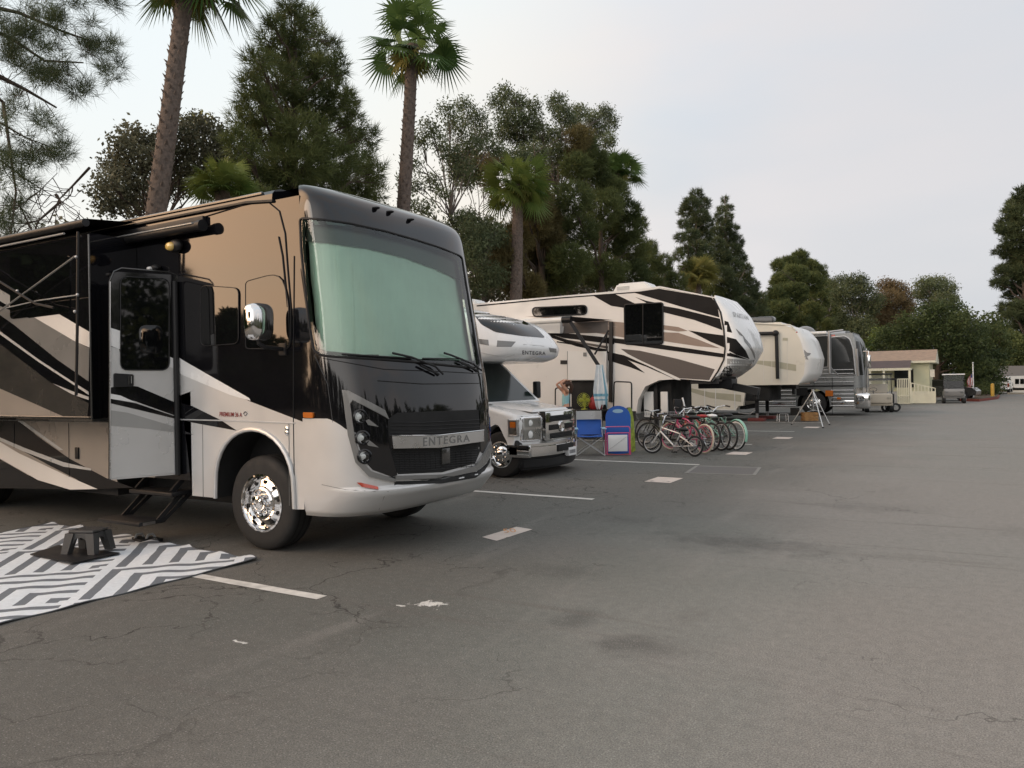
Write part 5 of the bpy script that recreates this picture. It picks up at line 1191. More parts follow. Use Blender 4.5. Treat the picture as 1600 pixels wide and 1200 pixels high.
# ================================================================ class C motorhome (white, with bunk over the cab)
def class_c():
    Y0, Y1 = 11.05, 13.45; yc = 12.25; side = SY(Y0)
    r = thing('motorhome', 'white cab-over motorhome with chrome grille, second from the left', 'motorhome', (-7.0, yc, 0))
    # living box behind the cab
    m = MB(); prof = [(Y0, .55), (Y0, 3.02), (Y0+.05, 3.10), (yc, 3.16), (Y1-.05, 3.10), (Y1, 3.02), (Y1, .55)]
    m.px(prof, -14.6, -8.45, K['white']); m.build('body', r, 30)
    # bunk over the cab, a rounded nose
    fL = [(2.02, .57), (2.06, .75), (2.14, .89), (2.25, .92), (2.38, .85), (2.59, .66), (2.74, .43), (2.87, .03), (2.95, -.29), (3.02, -.70), (3.06, -.9), (3.10, -1.0)]
    xs = -7.42; zs = [2.02+(3.10-2.02)*i/44 for i in range(45)]
    rows = []
    for z in zs:
        L = sinterp(fL, z); tot = L+1.05; base = xs-1.0
        rows.append((z, base, max(.02, L+1.0) if L > -1.0 else .02, 1.2 if z < 2.95 else 1.2-(z-2.95)*.5))
    vs, fs = cap(rows, yc, 3.4, 90, None); bvh = BVHTree.FromPolygons([Vector(v) for v in vs], fs); S = SB(bvh)
    c_ = MB(); c_.add(vs, fs, K['white2'])
    n = 91
    c_.add([vs[i] for i in range(n)]+[(-8.45, Y0+.0, 2.02), (-8.45, Y1, 2.02)], [tuple(range(n))+(n+1, n)], K['white2'])
    c_.add([(-8.45, Y0+.001, 2.02), (-8.42, Y0+.001, 2.02), (-8.42, Y0+.001, 3.06), (-8.45, Y0+.001, 3.06)], [(0, 1, 2, 3)], K['white2'])
    nose = c_.build('cab_over_bunk', r, 40)
    w = MB(); w.patch(roundpoly([(738, 489), (775, 490), (815, 500), (838, 513), (852, 528), (815, 525), (774, 519), (752, 507)], 4), S, .006, K['glassdark'], 5, .008)
    wo = w.build('skylight', nose, 60)
    # graphic slots and edge trim
    for q in ([(743, 529), (763, 531), (764, 540), (743, 536)], [(777, 532), (806, 534), (799, 542), (776, 542)], [(857, 543), (869, 545), (869, 551), (859, 550)]):
        g = MB(); g.patch(q, S, .004, K['greypaint'], 5); g.build('slot', nose, 0)
    g = MB(); g.line([(745, 550), (790, 558), (803, 554), (818, 538), (850, 541)], S, .003, .006, K['lightsilver']); g.build('crease', nose, 0)
    g = MB(); g.line([(742, 565), (800, 568), (862, 566)], S, .004, .010, K['white']); g.build('edge_trim', nose, 0)
    t = MB(); t.text('ENTEGRA', [(816, 547.5), (852, 549.5), (852, 554.5), (816, 553.5)], S, .006, K['ink'], space=1.2, bold=.01); t.build('lettering', nose, 0)
    def bend(v):      # the nose sweeps back towards its corners
        k = max(0, min(1, (v[0]+7.0)/.5)); return Vector((v[0]-.26*k*min(1.1, abs(v[1]-yc)/1.0)**2.4, v[1], v[2]))
    def bbend(mb_, a, b, mt, rr=.03, seg=3):
        bm = bmesh.new(); bmesh.ops.create_cube(bm, size=1)
        for v in bm.verts: v.co = Vector([a[i]+(v.co[i]+.5)*(b[i]-a[i]) for i in range(3)])
        bmesh.ops.bevel(bm, geom=list(bm.edges), offset=rr, segments=seg, affect='EDGES')
        for q in range(1, 16): bmesh.ops.bisect_plane(bm, geom=bm.verts[:]+bm.edges[:]+bm.faces[:], plane_co=(0, a[1]+(b[1]-a[1])*q/16, 0), plane_no=(0, 1, 0), dist=1e-4)
        for v in bm.verts: v.co = bend(v.co)
        mb_.addbm(bm, mt)
    # cab: hood, fenders, doors
    body = MB(); fx = -6.28
    arch = [(-6.86-.48*math.cos(math.pi*i/14), .42+.50*math.sin(math.pi*i/14)) for i in range(15)]
    out = [(-8.5, .38), (-7.35, .38)]+arch+[(-6.365, .46), (-6.34, .50), (-6.29, .56), (-6.24, .95), (-6.30, 1.08), (-6.55, 1.15), (-7.1, 1.23), (-7.42, 1.26), (-8.5, 1.26)]
    bm = bmesh.new()
    f_ = [bm.verts.new((x, Y0+.13, z)) for x, z in out]; fc = bm.faces.new(f_)
    ex = bmesh.ops.extrude_face_region(bm, geom=[fc]); vv = [v for v in ex['geom'] if isinstance(v, bmesh.types.BMVert)]
    bmesh.ops.translate(bm, verts=vv, vec=(0, 2.14, 0)); bmesh.ops.recalc_face_normals(bm, faces=bm.faces)
    ed = [e for e in bm.edges if abs(e.verts[0].co.y-e.verts[1].co.y) < 1e-6 and (e.verts[0].co.z > .93 or e.verts[1].co.z > .93) and min(e.verts[0].co.z, e.verts[1].co.z) > .9]
    bmesh.ops.bevel(bm, geom=ed, offset=.09, segments=5, affect='EDGES', profile=.6)
    for q in range(1, 14): bmesh.ops.bisect_plane(bm, geom=bm.verts[:]+bm.edges[:]+bm.faces[:], plane_co=(0, Y0+.13+2.14*q/14, 0), plane_no=(0, 1, 0), dist=1e-4)
    for v in bm.verts: v.co = bend(v.co)
    body.addbm(bm, K['white2'])
    # raised hood centre
    body.add([(-7.40, Y0+.42, 1.262), (-6.42, Y0+.50, 1.12), (-6.42, Y1-.50, 1.12), (-7.40, Y1-.42, 1.262), (-7.36, Y0+.50, 1.30), (-6.44, Y0+.58, 1.165), (-6.44, Y1-.58, 1.165), (-7.36, Y1-.50, 1.30)], [(4, 5, 6, 7), (0, 1, 5, 4), (1, 2, 6, 5), (2, 3, 7, 6), (3, 0, 4, 7)], K['white2'])
    cab = body.build('cab', r, 45)
    # cab greenhouse
    gh = MB(); A = [(-7.22, Y0+.22, 1.27), (-7.22, Y1-.14, 1.27), (-8.4, Y1-.16, 1.27), (-8.4, Y0+.16, 1.27), (-7.98, Y0+.34, 2.03), (-7.98, Y1-.34, 2.03), (-8.4, Y1-.3, 2.03), (-8.4, Y0+.3, 2.03)]
    gh.add(A, [(0, 1, 5, 4), (1, 2, 6, 5), (2, 3, 7, 6), (3, 0, 4, 7), (4, 5, 6, 7)], K['white2']); gh.build('cab_frame', r, 0)
    w = MB(); lerp = lambda a, b, t: tuple(a[i]+(b[i]-a[i])*t for i in range(3))
    def inset(q, u0, u1, v0, v1, off):
        a, b, c, d = [Vector(k) for k in q]; P_ = []
        for u, v in ((u0, v0), (u1, v0), (u1, v1), (u0, v1)): P_.append((a*(1-u)+b*u)*(1-v)+(d*(1-u)+c*u)*v)
        nn = (b-a).cross(d-a).normalized(); return [p+nn*off for p in P_]
    w.add(inset((A[0], A[1], A[5], A[4]), .05, .95, .04, .98, .006), [(0, 1, 2, 3)], K['cabglass'])
    ws_ = w.build('windshield', r, 0); wi = MB(); wi.bar((-7.37, Y0+.9, 1.31), (-7.45, Y0+1.5, 1.40), .02, .02, K['black']); wi.bar((-7.37, Y0+1.6, 1.31), (-7.45, Y0+2.1, 1.38), .02, .02, K['black']); wi.build('wiper', ws_, 0)
    w = MB(); w.add([Vector(p)+Vector((0, -.004, 0)) for p in inset((A[3], A[0], A[4], A[7]), .1, .92, .06, .95, .0)], [(0, 1, 2, 3)], K['glassdark']); w.build('side_window', r, 0)
    mi = MB(); mi.bbox((-7.44, Y0+.0, 1.30), (-7.34, Y0+.16, 1.62), K['black'], .03); mi.tube([(-7.45, Y0+.2, 1.32), (-7.4, Y0+.12, 1.36)], .02, K['black']); mi.build('mirror', r)
    mi = MB(); mi.bbox((-7.40, Y1-.12, 1.32), (-7.30, Y1+.06, 1.66), K['black'], .03); mi.tube([(-7.45, Y1-.2, 1.34), (-7.38, Y1-.12, 1.38)], .02, K['black']); mi.build('mirror', r)
    # front: chrome grille with three bars, lamps, bumper, plate
    g = MB(); xf = -6.225; g0, g1 = Y0+.62, Y1-.62
    g.bbox((xf-.16, g0, .60), (xf, g1, 1.13), K['chrome'], .03)
    go = g.build('grille', r, 50)
    for z0, z1 in ((.64, .74), (.79, .89), (.94, 1.05)):
        h = MB()
        for y0, y1 in ((g0+.10, yc-.10), (yc+.10, g1-.10)) if z0 == .79 else ((g0+.14, g1-.14),): h.bbox((xf-.03, y0, z0), (xf+.004, y1, z1), K['matblack'], .012)
        for k in range(3): h.box((xf+.004, g0+.14, z0+.02+k*.028), (xf+.008, g1-.14, z0+.027+k*.028), K['black'])
        h.build('grille_slot', go, 40)
    g = MB(); g.lathe((xf+.004, yc, .84), (1, 0, 0), [(.10, -.01), (.10, .012), (.085, .02), (.07, .014), (.001, .018)], 28, K['chrome']); g.build('badge', go, 50)
    for s_ in (-1, 1):
        y = yc+s_*.80; h = MB(); bbend(h, (xf-.30, y-.17, .62), (xf+.0, y+.22, 1.06), K['chrome'], .03)
        h.bbox((xf-.46, yc+s_*1.02, .74), (xf-.29, yc+s_*1.078, 1.00), K['brushed'], .02)
        ho = h.build('headlight', r, 50)
        for zz, rr_ in ((.745, .075), (.94, .062)):
            q = MB(); cc = bend(Vector((xf+.004, y-.02, zz))); q.lathe(cc, (1, s_*.25, 0), [(rr_, .0), (rr_*.8, .004), (rr_*.4, .012), (.001, .014)], 20, K['lampcore']); q.build('bulb', ho)
        q = MB(); bbend(q, (xf-.05, y-.155, .645), (xf+.006, y+.195, 1.025), K['brushed'], .01); bbend(q, (xf-.05, y-.15, .65), (xf+.012, y+.19, .84), K['clear'], .01); bbend(q, (xf-.05, y-.15, .86), (xf+.012, y+.19, 1.02), K['clear'], .01); q.build('lens', ho)
        q = MB(); q.bbox((xf-.44, yc+s_*1.06-.02, .86), (xf-.31, yc+s_*1.06+.035, .98), K['amber'], .015); q.build('turn_signal', ho)
    b = MB(); bbend(b, (xf-.16, Y0+.10, .36), (xf+.09, Y1-.10, .58), K['chrome'], .05, 4); b.bbox((xf-.5, Y0+.10, .36), (xf-.05, Y0+.2, .58), K['chrome'], .03)
    bo = b.build('bumper', r, 50)
    b = MB(); bbend(b, (xf-.2, Y0+.16, .14), (xf+.04, Y1-.16, .352), K['black'], .04); b.build('air_dam', r)
    b = MB(); b.bbox((xf+.05, yc-.30, .41), (xf+.096, yc+.30, .53), K['matblack'], .006); b.build('bumper_slot', bo)
    b = MB(); b.bbox((xf+.02, Y1-1.10, .30), (xf+.10, Y1-.80, .45), K['plate'], .004)
    for k in range(5): b.box((xf+.1005, Y1-1.07+k*.05, .34), (xf+.102, Y1-1.04+k*.05, .405), K['ink'])
    b.build('licence_plate', bo)
    wheel(r, -6.86, Y0+.14, .40, .40, .225, .24, 'c'); wheel(r, -6.86, Y1-.14, .40, .40, .225, .24, 'c', side=1)
    wheel(r, -12.4, Y0+.1, .40, .40, .225, .4, 'c'); wheel(r, -12.4, Y1-.1, .40, .40, .225, .4, 'c', side=1)
    ch = MB(); ch.box((-14.4, Y0+.5, .3), (-6.6, Y0+.6, .5), K['matblack']); ch.box((-14.4, Y1-.6, .3), (-6.6, Y1-.5, .5), K['matblack']); ch.box((-7.5, Y0+.4, .35), (-6.5, Y1-.4, .9), K['matblack']); ch.build('chassis', r)
    # roof air conditioner
    a = MB(); a.bbox((-11.6, yc-.35, 3.16), (-10.6, yc+.35, 3.42), K['white'], .08, 3); a.build('air_conditioner', r)
class_c()
def roof_ac(parent, x0, x1, yc, z, h=.33, mt='white'):
    bm = bmesh.new(); bmesh.ops.create_cube(bm, size=1)
    for v in bm.verts:
        v.co = Vector((x0+(v.co.x+.5)*(x1-x0), yc+v.co.y*.72, z+(v.co.z+.5)*h))
        if v.co.z > z+.01: v.co.x += (.22 if v.co.x < (x0+x1)/2 else -.34)*1.0
    bmesh.ops.bevel(bm, geom=bm.edges[:], offset=.05, segments=3, affect='EDGES')
    m = MB(); m.addbm(bm, K[mt]); o = m.build('air_conditioner', parent, 40)
    v = MB()
    for k in range(6): v.box((x0+.22+k*.0, yc-.372, z+.06+k*.036), (x0+.62, yc-.352, z+.075+k*.036), K['midgrey'])
    v.build('vent', o)
# ================================================================ striped fifth wheel
def fifth_striped():
    Y0, Y1 = 20.2, 22.7; yc = 21.45; side = SY(Y0); XR = -17.6
    r = thing('fifth_wheel_trailer', 'white fifth wheel trailer with black and brown swooshes and a raised front', 'trailer', (-8.5, yc, 0))
    q = xz(Y0, [(745, 477), (1000, 455), (1030, 449.5), (1127, 464), (1150, 500), (1151, 540), (1143, 565), (1126, 597)])
    zr = 4.17
    m = MB()
    zt = 1.70
    arch = xz(Y0, [(1062, 592), (1030, 594), (1008, 604), (997, 625), (994, 646)])
    seam = xz(Y0, [(1112, 596), (1133, 570), (1137, 545), (1134, 520), (1128, 490), (1115, 466)])
    out = [(XR, .78), (arch[4][0], .78), (arch[4][0], arch[4][1])]+[arch[3], arch[2], arch[1], arch[0]]+[seam[0]]+seam[1:]+[(-7.15, zr+.02), (-7.9, zr), (XR, zr-.02)]
    m.py(out, Y0, Y1, K['creamy'], K['creamy'])
    m.build('body', r, 20)
    # lower dark skirt
    sk = MB(); sk.py([(XR, .45), (arch[4][0]-.02, .50), (arch[4][0]-.02, .80), (XR, .80)], Y0+.01, Y1-.01, K['darkgrey']); sk.build('skirt', r)
    # paint
    g = MB()
    def P(pts, mt, off=.004): g.patch(pts, side, off, K[mt], 0)
    P([(750, 473.5), (1000, 451.5), (1031, 447), (1116, 464), (1117, 466), (1031, 449.5), (1000, 455), (750, 477.5)], 'white')
    P([(745, 477), (870, 465), (1000, 455.5), (1000, 457), (870, 467), (745, 479)], 'vinyl', .006)
    P([(925, 461), (958, 458), (1000, 478), (975, 480), (975, 481), (955, 478)], 'vinyl')
    P([(990, 457), (1030, 451), (1112, 465), (1121, 478), (1124, 496), (1060, 478)], 'vinyl')
    P([(992, 464), (1010, 470), (1030, 474), (1012, 474)], 'vinyl')
    P([(1037, 478), (1060, 482), (1125, 498), (1129, 516), (1085, 500), (1037, 488)], 'vinyl')
    P([(1075, 516), (1100, 520), (1130, 524), (1134, 544), (1110, 534)], 'vinyl')
    P([(820, 494), (880, 495), (975, 504), (975, 512), (880, 500)], 'tan')
    P([(1037, 508), (1060, 511), (1075, 517), (1060, 518), (1037, 515)], 'tan')
    P([(850, 500), (978, 512), (978, 528), (930, 520), (870, 508)], 'tan', .0045)
    P([(1037, 519), (1060, 520), (1090, 530), (1125, 544), (1090, 541), (1037, 533)], 'tan')
    P([(870, 519), (975, 530), (1030, 538), (1080, 545), (1132, 553), (1132, 559), (1080, 552), (1000, 541), (870, 524)], 'vinyl', .005)
    P([(970, 545), (1000, 548), (1060, 561), (1117, 577), (1108, 594), (1062, 591), (1020, 572), (985, 556)], 'taupe')
    P([(965, 546), (975, 550), (1010, 568), (1060, 591), (1064, 594), (1056, 593), (1000, 565), (965, 549)], 'white', .006)
    P([(960, 552), (975, 555), (1020, 575), (1062, 593), (1058, 594), (1010, 573), (960, 555)], 'vinyl', .005)
    P([(840, 512), (880, 524), (960, 535), (960, 538), (880, 528), (835, 515)], 'vinyl')
    P([(835, 514), (900, 535), (950, 548), (950, 552), (900, 541), (833, 518)], 'vinyl')
    P([(950, 549), (965, 553), (985, 565), (1008, 583), (985, 574), (950, 563)], 'vinyl')
    P([(870, 528), (950, 541), (950, 545), (870, 531)], 'taupe')
    P([(870, 533), (950, 546), (950, 547.5), (870, 535)], 'vinyl')
    g.build('side_graphics', r, 0)
    # windows
    def win(pts, name='window', rr=4, off=.02, sub=True, dv=None):
        w = MB(); pp = roundpoly(pts, rr); w.patch(pp, side, off, K['glassdark'], 0, .02); o = w.build(name, r, 30)
        f = MB(); f.line(pp+[pp[0]], side, off, .022, K['black'])
        if dv: f.line(dv, side, off+.004, .016, K['black'])
        f.build('frame', o)
    win([(976, 476), (1036, 473), (1036, 537), (977, 538)], dv=[(1005, 474), (1005, 538)])
    win([(832, 481), (917, 477), (917, 491), (834, 495)], rr=6)
    # entry door outline hatch and lower baggage doors
    for pts, nm in (([(960, 596), (987, 597), (987, 641), (959, 640)], 'hatch'), ([(868, 606), (890, 606), (890, 640), (868, 640)], 'hatch')):
        d = MB(); pp = roundpoly(pts, 4); d.patch(pp, side, .012, K['creamy'], 0, .01); d.line(pp+[pp[0]], side, .012, .020, K['black']); d.build(nm, r, 30)
    # raised baggage door and the dark open bay
    d = MB(); d.patch([(889, 549), (950, 549), (949, 594), (890, 594)], side, .10, K['white'], 0, .03); do = d.build('bay_door', r, 30)
    d = MB(); d.line([(889, 549), (889, 594), (949, 594)], side, .10, .008, K['greypaint']); d.patch([(914, 551), (919, 551), (919, 557), (914, 557)], side, .12, K['greypaint'], 0, .01); d.build('trim', do)
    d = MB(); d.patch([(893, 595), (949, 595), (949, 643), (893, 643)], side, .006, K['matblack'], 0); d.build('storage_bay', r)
    d = MB(); d.patch([(876, 563), (888, 563), (888, 569), (876, 569)], side, .02, K['black'], 0, .01); d.build('handle', r)
    # overhead slide room end under the awning
    e = MB(); e.patch([(800, 497), (879, 498), (879, 521), (800, 520)], side, .16, K['white'], 0, .15); e.patch([(882, 504), (950, 502), (950, 520), (880, 521)], side, .01, K['taupe'], 0); e.build('slide_panel', r, 20)
    # awning: head, arms, fabric roll
    aw = MB(); p0 = onY(879, 500, Y0-.75); p1 = onY(952, 503, Y0-.02); p2 = onY(935, 571, Y0-.5)
    aw.tube([p0+Vector((-.0, 0, 0)), p0+Vector((.28, 0, 0))], .10, K['black'], 12)
    aw.bar(p0+Vector((.22, 0, -.02)), p2, .07, .10, K['black'])
    aw.bar(onY(955, 503, Y0-.05), onY(954, 628, Y0-.05), .07, .10, K['black'])
    aw.bar(onY(951, 516, Y0-.06), onY(929, 554, Y0-.3), .035, .05, K['black']); aw.bar(onY(948, 520, Y0-.06), onY(947, 566, Y0-.06), .02, .03, K['black'])
    aw.add([p0+Vector((.02, 0, .08)), p0+Vector((.3, 0, .08)), onY(957, 500, Y0-.02), onY(900, 504, Y0-.02)], [(0, 1, 2, 3)], K['black'])
    aw.tube([(XR+2, Y0-.75, p0.z), tuple(p0)], .085, K['white'], 12)
    aw.build('awning', r, 40)
    # --- front cap
    X0 = seam[0][0]
    sx = sorted([(z, x) for x, z in seam])
    fL = [(1.70, .06), (1.76, .15), (1.9, .26), (2.2, .42), (2.5, .52), (2.9, .47), (3.3, .34), (3.6, .24), (3.80, .16), (3.88, .06), (3.92, .0)]
    zs = [1.70+(3.88-1.70)*i/50 for i in range(51)]
    rows = [(z, interp(sx, z), max(.01, sinterp(fL, z)*1.0), 1.25 if z < 3.7 else 1.25-(z-3.7)*.5) for z in zs]
    vs, fs = cap(rows, yc, 3.1, 90, None); bvh = BVHTree.FromPolygons([Vector(v) for v in vs], fs); S = SB(bvh)
    c_ = MB(); c_.add(vs, fs, K['white2']); n = 91
    c_.add([vs[i] for i in range(n)], [tuple(range(n))], K['greypaint']); c_.add([vs[50*n+i] for i in range(n)], [tuple(range(n))], K['white'])
    co = c_.build('front_cap', r, 45)
    g = MB()
    g.patch([(1126, 499), (1138, 503), (1144, 520), (1130, 517)], S, .006, K['vinyl'], 4)
    g.patch([(1131, 525), (1150, 530), (1165, 548), (1171, 561), (1150, 554), (1135, 546)], S, .006, K['vinyl'], 4)
    g.patch([(1135, 549), (1155, 556), (1170, 562), (1135, 556)], S, .007, K['vinyl'], 4)
    g.patch([(1149, 513), (1157, 520), (1164, 528), (1155, 523)], S, .006, K['greypaint'], 4)
    g.patch([(1160, 524), (1172, 538), (1179, 552), (1180, 562), (1174, 548), (1163, 534)], S, .006, K['greypaint'], 4)
    g.patch([(1134, 560), (1172, 563), (1177, 562), (1170, 578), (1158, 592), (1120, 593)], S, .005, K['midgrey'], 4)
    g.patch([(1132, 574), (1140, 572), (1145, 579), (1143, 590), (1123, 590)], S, .008, K['darkgrey'], 4)
    g.line([(1178, 562), (1172, 576), (1160, 590)], S, .006, .02, K['greypaint'])
    g.build('cap_graphics', co, 0)
    t = MB(); t.text('SPARTAN', [(1144, 487), (1168, 493), (1170, 500), (1146, 495)], S, .008, K['midgrey'], bold=.02); t.build('lettering', co, 0)
    s = MB(); s.line([(1115, 466), (1126, 488), (1131, 515), (1133, 545), (1131, 562), (1122, 580), (1111, 596)], side, .01, .022, K['black']); s.build('seam', co)
    # dark underside arch wall, tanks, legs, hitch
    u = MB(); u.box((arch[4][0], Y0+.35, .75), (-6.98, Y1-.3, 1.9), K['matblack']); u.box((-7.1, Y0+.5, 1.62), (-5.6, Y1-.5, 1.72), K['matblack']); u.build('underbody', r)
    for px0, px1 in ((1006, 1022), (1032, 1044)):
        b = MB(); a = onY(px0, 612, Y0+.3); c2 = onY(px1, 652, Y0+.3); b.bbox((a.x, Y0+.28, c2.z), (c2.x, Y0+.34, a.z), K['white'], .02)
        for k in range(4): b.box((a.x+.02+k*.05, Y0+.27, c2.z+.06), (a.x+.035+k*.05, Y0+.28, c2.z+.14), K['midgrey'])
        b.build('side_panel', r)
    h = MB(); p = onY(1105, 597, yc-.6); h.bbox((p.x-.35, yc-.30, 1.38), (p.x+.6, yc+.30, 1.64), K['black'], .02)
    h.bar((p.x+.1, yc, 1.52), (p.x+1.25, yc, 1.28), .34, .2, K['black']); h.tube([(p.x+1.2, yc, 1.3), (p.x+1.2, yc, 1.08)], .06, K['black'], 10)
    h.build('hitch', r); h = MB(); h.box((p.x-.3, Y0+.1, 1.52), (p.x+.45, Y0+.2, 1.66), K['black']); h.build('bracket', r)
    for y in (Y0+.3, Y1-.3):
        l = MB(); l.box((-7.45, y-.05, .35), (-7.35, y+.05, 1.8), K['black']); l.box((-7.43, y-.04, .04), (-7.37, y+.04, .4), K['steel']); l.bbox((-7.52, y-.12, .0), (-7.28, y+.12, .05), K['black'], .01); l.build('landing_leg', r)
    for x in (-13.4, -12.4, -14.4): wheel(r, x, Y0+.05, .40, .40, .22, .26, 'c', rimmat=K['brushed']); wheel(r, x, Y1-.05, .40, .40, .22, .26, 'c', side=1, rimmat=K['brushed'])
    # roof units
    p = onY(955, 455, yc); a = onY(1018, 450, yc)
    roof_ac(r, -9.0, -7.55, yc, zr, .36); roof_ac(r, -15.1, -13.6, yc, zr-.02, .30)
    for x in (-12.6, -11.2, -10.4): v = MB(); v.bbox((x, yc-.2, zr), (x+.4, yc+.2, zr+.11), K['white'], .03); v.build('roof_vent', r)
    return r
fifth_striped()
# ================================================================ cream fifth wheel
def fifth_cream():
    Y0, Y1 = 29.7, 32.2; yc = 30.95; side = SY(Y0); XR = -17.5
    r = thing('fifth_wheel_trailer', 'cream fifth wheel trailer with khaki stripe and rounded nose', 'trailer', (-8.5, yc, 0))
    zb = 1.46; zt = 3.74
    arch = xz(Y0, [(1170, 604), (1100, 600), (1062, 602), (1054, 612), (1052, 634)])
    seam = xz(Y0, [(1247, 601), (1256, 585), (1258, 560), (1250, 530), (1240, 513), (1224, 508)])
    m = MB(); ax = onY(1163, 600, Y0).x
    low = xz(Y0, [(1052, 640), (1085, 641), (1089, 634), (1108, 634), (1113, 640), (1150, 641), (1154, 634), (1161, 634), (1166, 602)])
    out = [(XR, .62), (low[0][0], .62)]+low[1:]+[seam[0]]+seam[1:]+[(seam[5][0]-.1, zt), (XR, zt)]
    m.py(out, Y0, Y1, K['cream']); m.build('body', r, 20)
    g = MB()
    def P(pts, mt, off=.005): g.patch(pts, side, off, K[mt], 0)
    P([(1054, 601), (1110, 613), (1158, 617), (1158, 628), (1110, 622), (1075, 611)], 'khaki'); P([(1178, 563), (1215, 565), (1244, 570), (1244, 580), (1215, 575), (1180, 568)], 'khaki')
    for x in (1101, 1118, 1148): g.line([(x, 603), (x, 640)], side, .006, .016, K['white'])
    g.line([(1176, 505), (1235, 508), (1243, 516)], side, .02, .03, K['cream']); g.line([(1056, 603), (1053, 612), (1052, 640), (1085, 641), (1089, 635), (1108, 635), (1113, 640), (1150, 641)], side, .008, .018, K['white'])
    for x0 in (1193, 1206, 1218, 1230): g.line([(x0, 530), (x0, 596)], side, .003, .008, K['creamy'])
    g.build('side_graphics', r, 0)
    d = MB(); d.patch([(1223, 528), (1231, 528), (1231, 532), (1223, 532)], side, .02, K['khaki'], 0, .01); d.build('vent', r)
    aw = MB(); aw.line([(1176, 522), (1212, 521)], side, .14, .07, K['black'], 10); aw.line([(1214, 520), (1216, 592)], side, .12, .065, K['black'], 10); p, _ = side(1213, 521); aw.sphere(p+Vector((0, -.13, 0)), .12, K['black']); aw.build('awning', r, 40)
    fL = [(1.44, .22), (1.50, .32), (1.7, .38), (2.3, .45), (2.9, .42), (3.3, .34), (3.55, .24), (3.66, .14), (3.70, .05)]
    sx = sorted([(z, x) for x, z in seam]); zs = [1.44+(3.68-1.44)*i/44 for i in range(45)]
    rows = [(z, interp(sx, z)-.02, sinterp(fL, z), 1.25 if z < 3.4 else 1.25-(z-3.4)*.55) for z in zs]
    vs, fs = cap(rows, yc, 2.5, 80, None); bvh = BVHTree.FromPolygons([Vector(v) for v in vs], fs); S = SB(bvh)
    c_ = MB(); c_.add(vs, fs, K['white']); n = 81
    c_.add([vs[i] for i in range(n)], [tuple(range(n))], K['white']); c_.add([vs[44*n+i] for i in range(n)], [tuple(range(n))], K['white']); co = c_.build('front_cap', r, 50)
    b = MB() # bird emblem: body and two swept wings
    b.patch([(1256, 546), (1261, 551), (1267, 552), (1265, 555), (1261, 557), (1263, 563), (1259, 560), (1257, 553)], S, .01, K['greypaint'], 3)
    b.patch([(1256, 556), (1259, 558), (1260, 562), (1257, 560)], S, .01, K['greypaint'], 3)
    b.build('bird_emblem', co, 0)
    for px, py in ((1245, 519),): q = MB(); p, nn = S(px, py); 
    if p is not None: q.sphere(p, .03, K['redlens']); q.build('marker_light', r)
    # dark front bay, landing legs on red pads, hitch
    bx = onY(1162, 605, Y0).x
    u = MB(); u.bbox((bx, Y0+.15, .78), (bx+.95, Y1-.3, zb), K['matblack'], .05); u.build('front_bay', r)
    tr_ = MB(); tr_.line([(1161, 604), (1154, 645), (1172, 647), (1180, 641)], SY(Y0+.10), 0, .022, K['midgrey']); tr_.build('bay_trim', r)
    h = MB(); h.bbox((bx+1.2, yc-.3, 1.22), (bx+1.75, yc+.3, 1.5), K['black'], .02); h.tube([(bx+1.6, yc, 1.25), (bx+1.6, yc, 1.0)], .06, K['black']); h.build('hitch', r)
    for y in (Y0+.35, Y1-.35):
        l = MB(); xx = bx+.35; l.box((xx, y-.06, .3), (xx+.12, y+.06, .9), K['black']); l.box((xx+.02, y-.04, .12), (xx+.1, y+.04, .4), K['steel']); l.build('landing_leg', r)
        l = MB(); l.bbox((xx-.25, y-.25, .0), (xx+.35, y+.25, .12), K['redblock'], .02); l.build('levelling_block', r)
    for x in (-13.6, -12.6): wheel(r, x, Y0+.05, .38, .38, .2, .25, 'c', rimmat=K['brushed'])
    sk = MB(); sk.py([(XR, .42), (low[0][0], .42), (low[0][0], .62), (XR, .62)], Y0+.02, Y1-.02, K['darkgrey']); sk.build('skirt', r)
    ff = MB(); ff.box((XR+.3, Y0+.4, .45), (bx, Y1-.4, .62), K['matblack']); ff.box((-9.0, Y0+.3, .62), (bx, Y0+.36, .95), K['matblack']); ff.build('chassis', r)
    a = MB(); p = onY(1190, 500, yc); a.bbox((p.x-.9, yc-.35, zt), (p.x+.5, yc+.35, zt+.32), K['darkgrey'], .09, 3); a.build('air_conditioner', r)
fifth_cream()
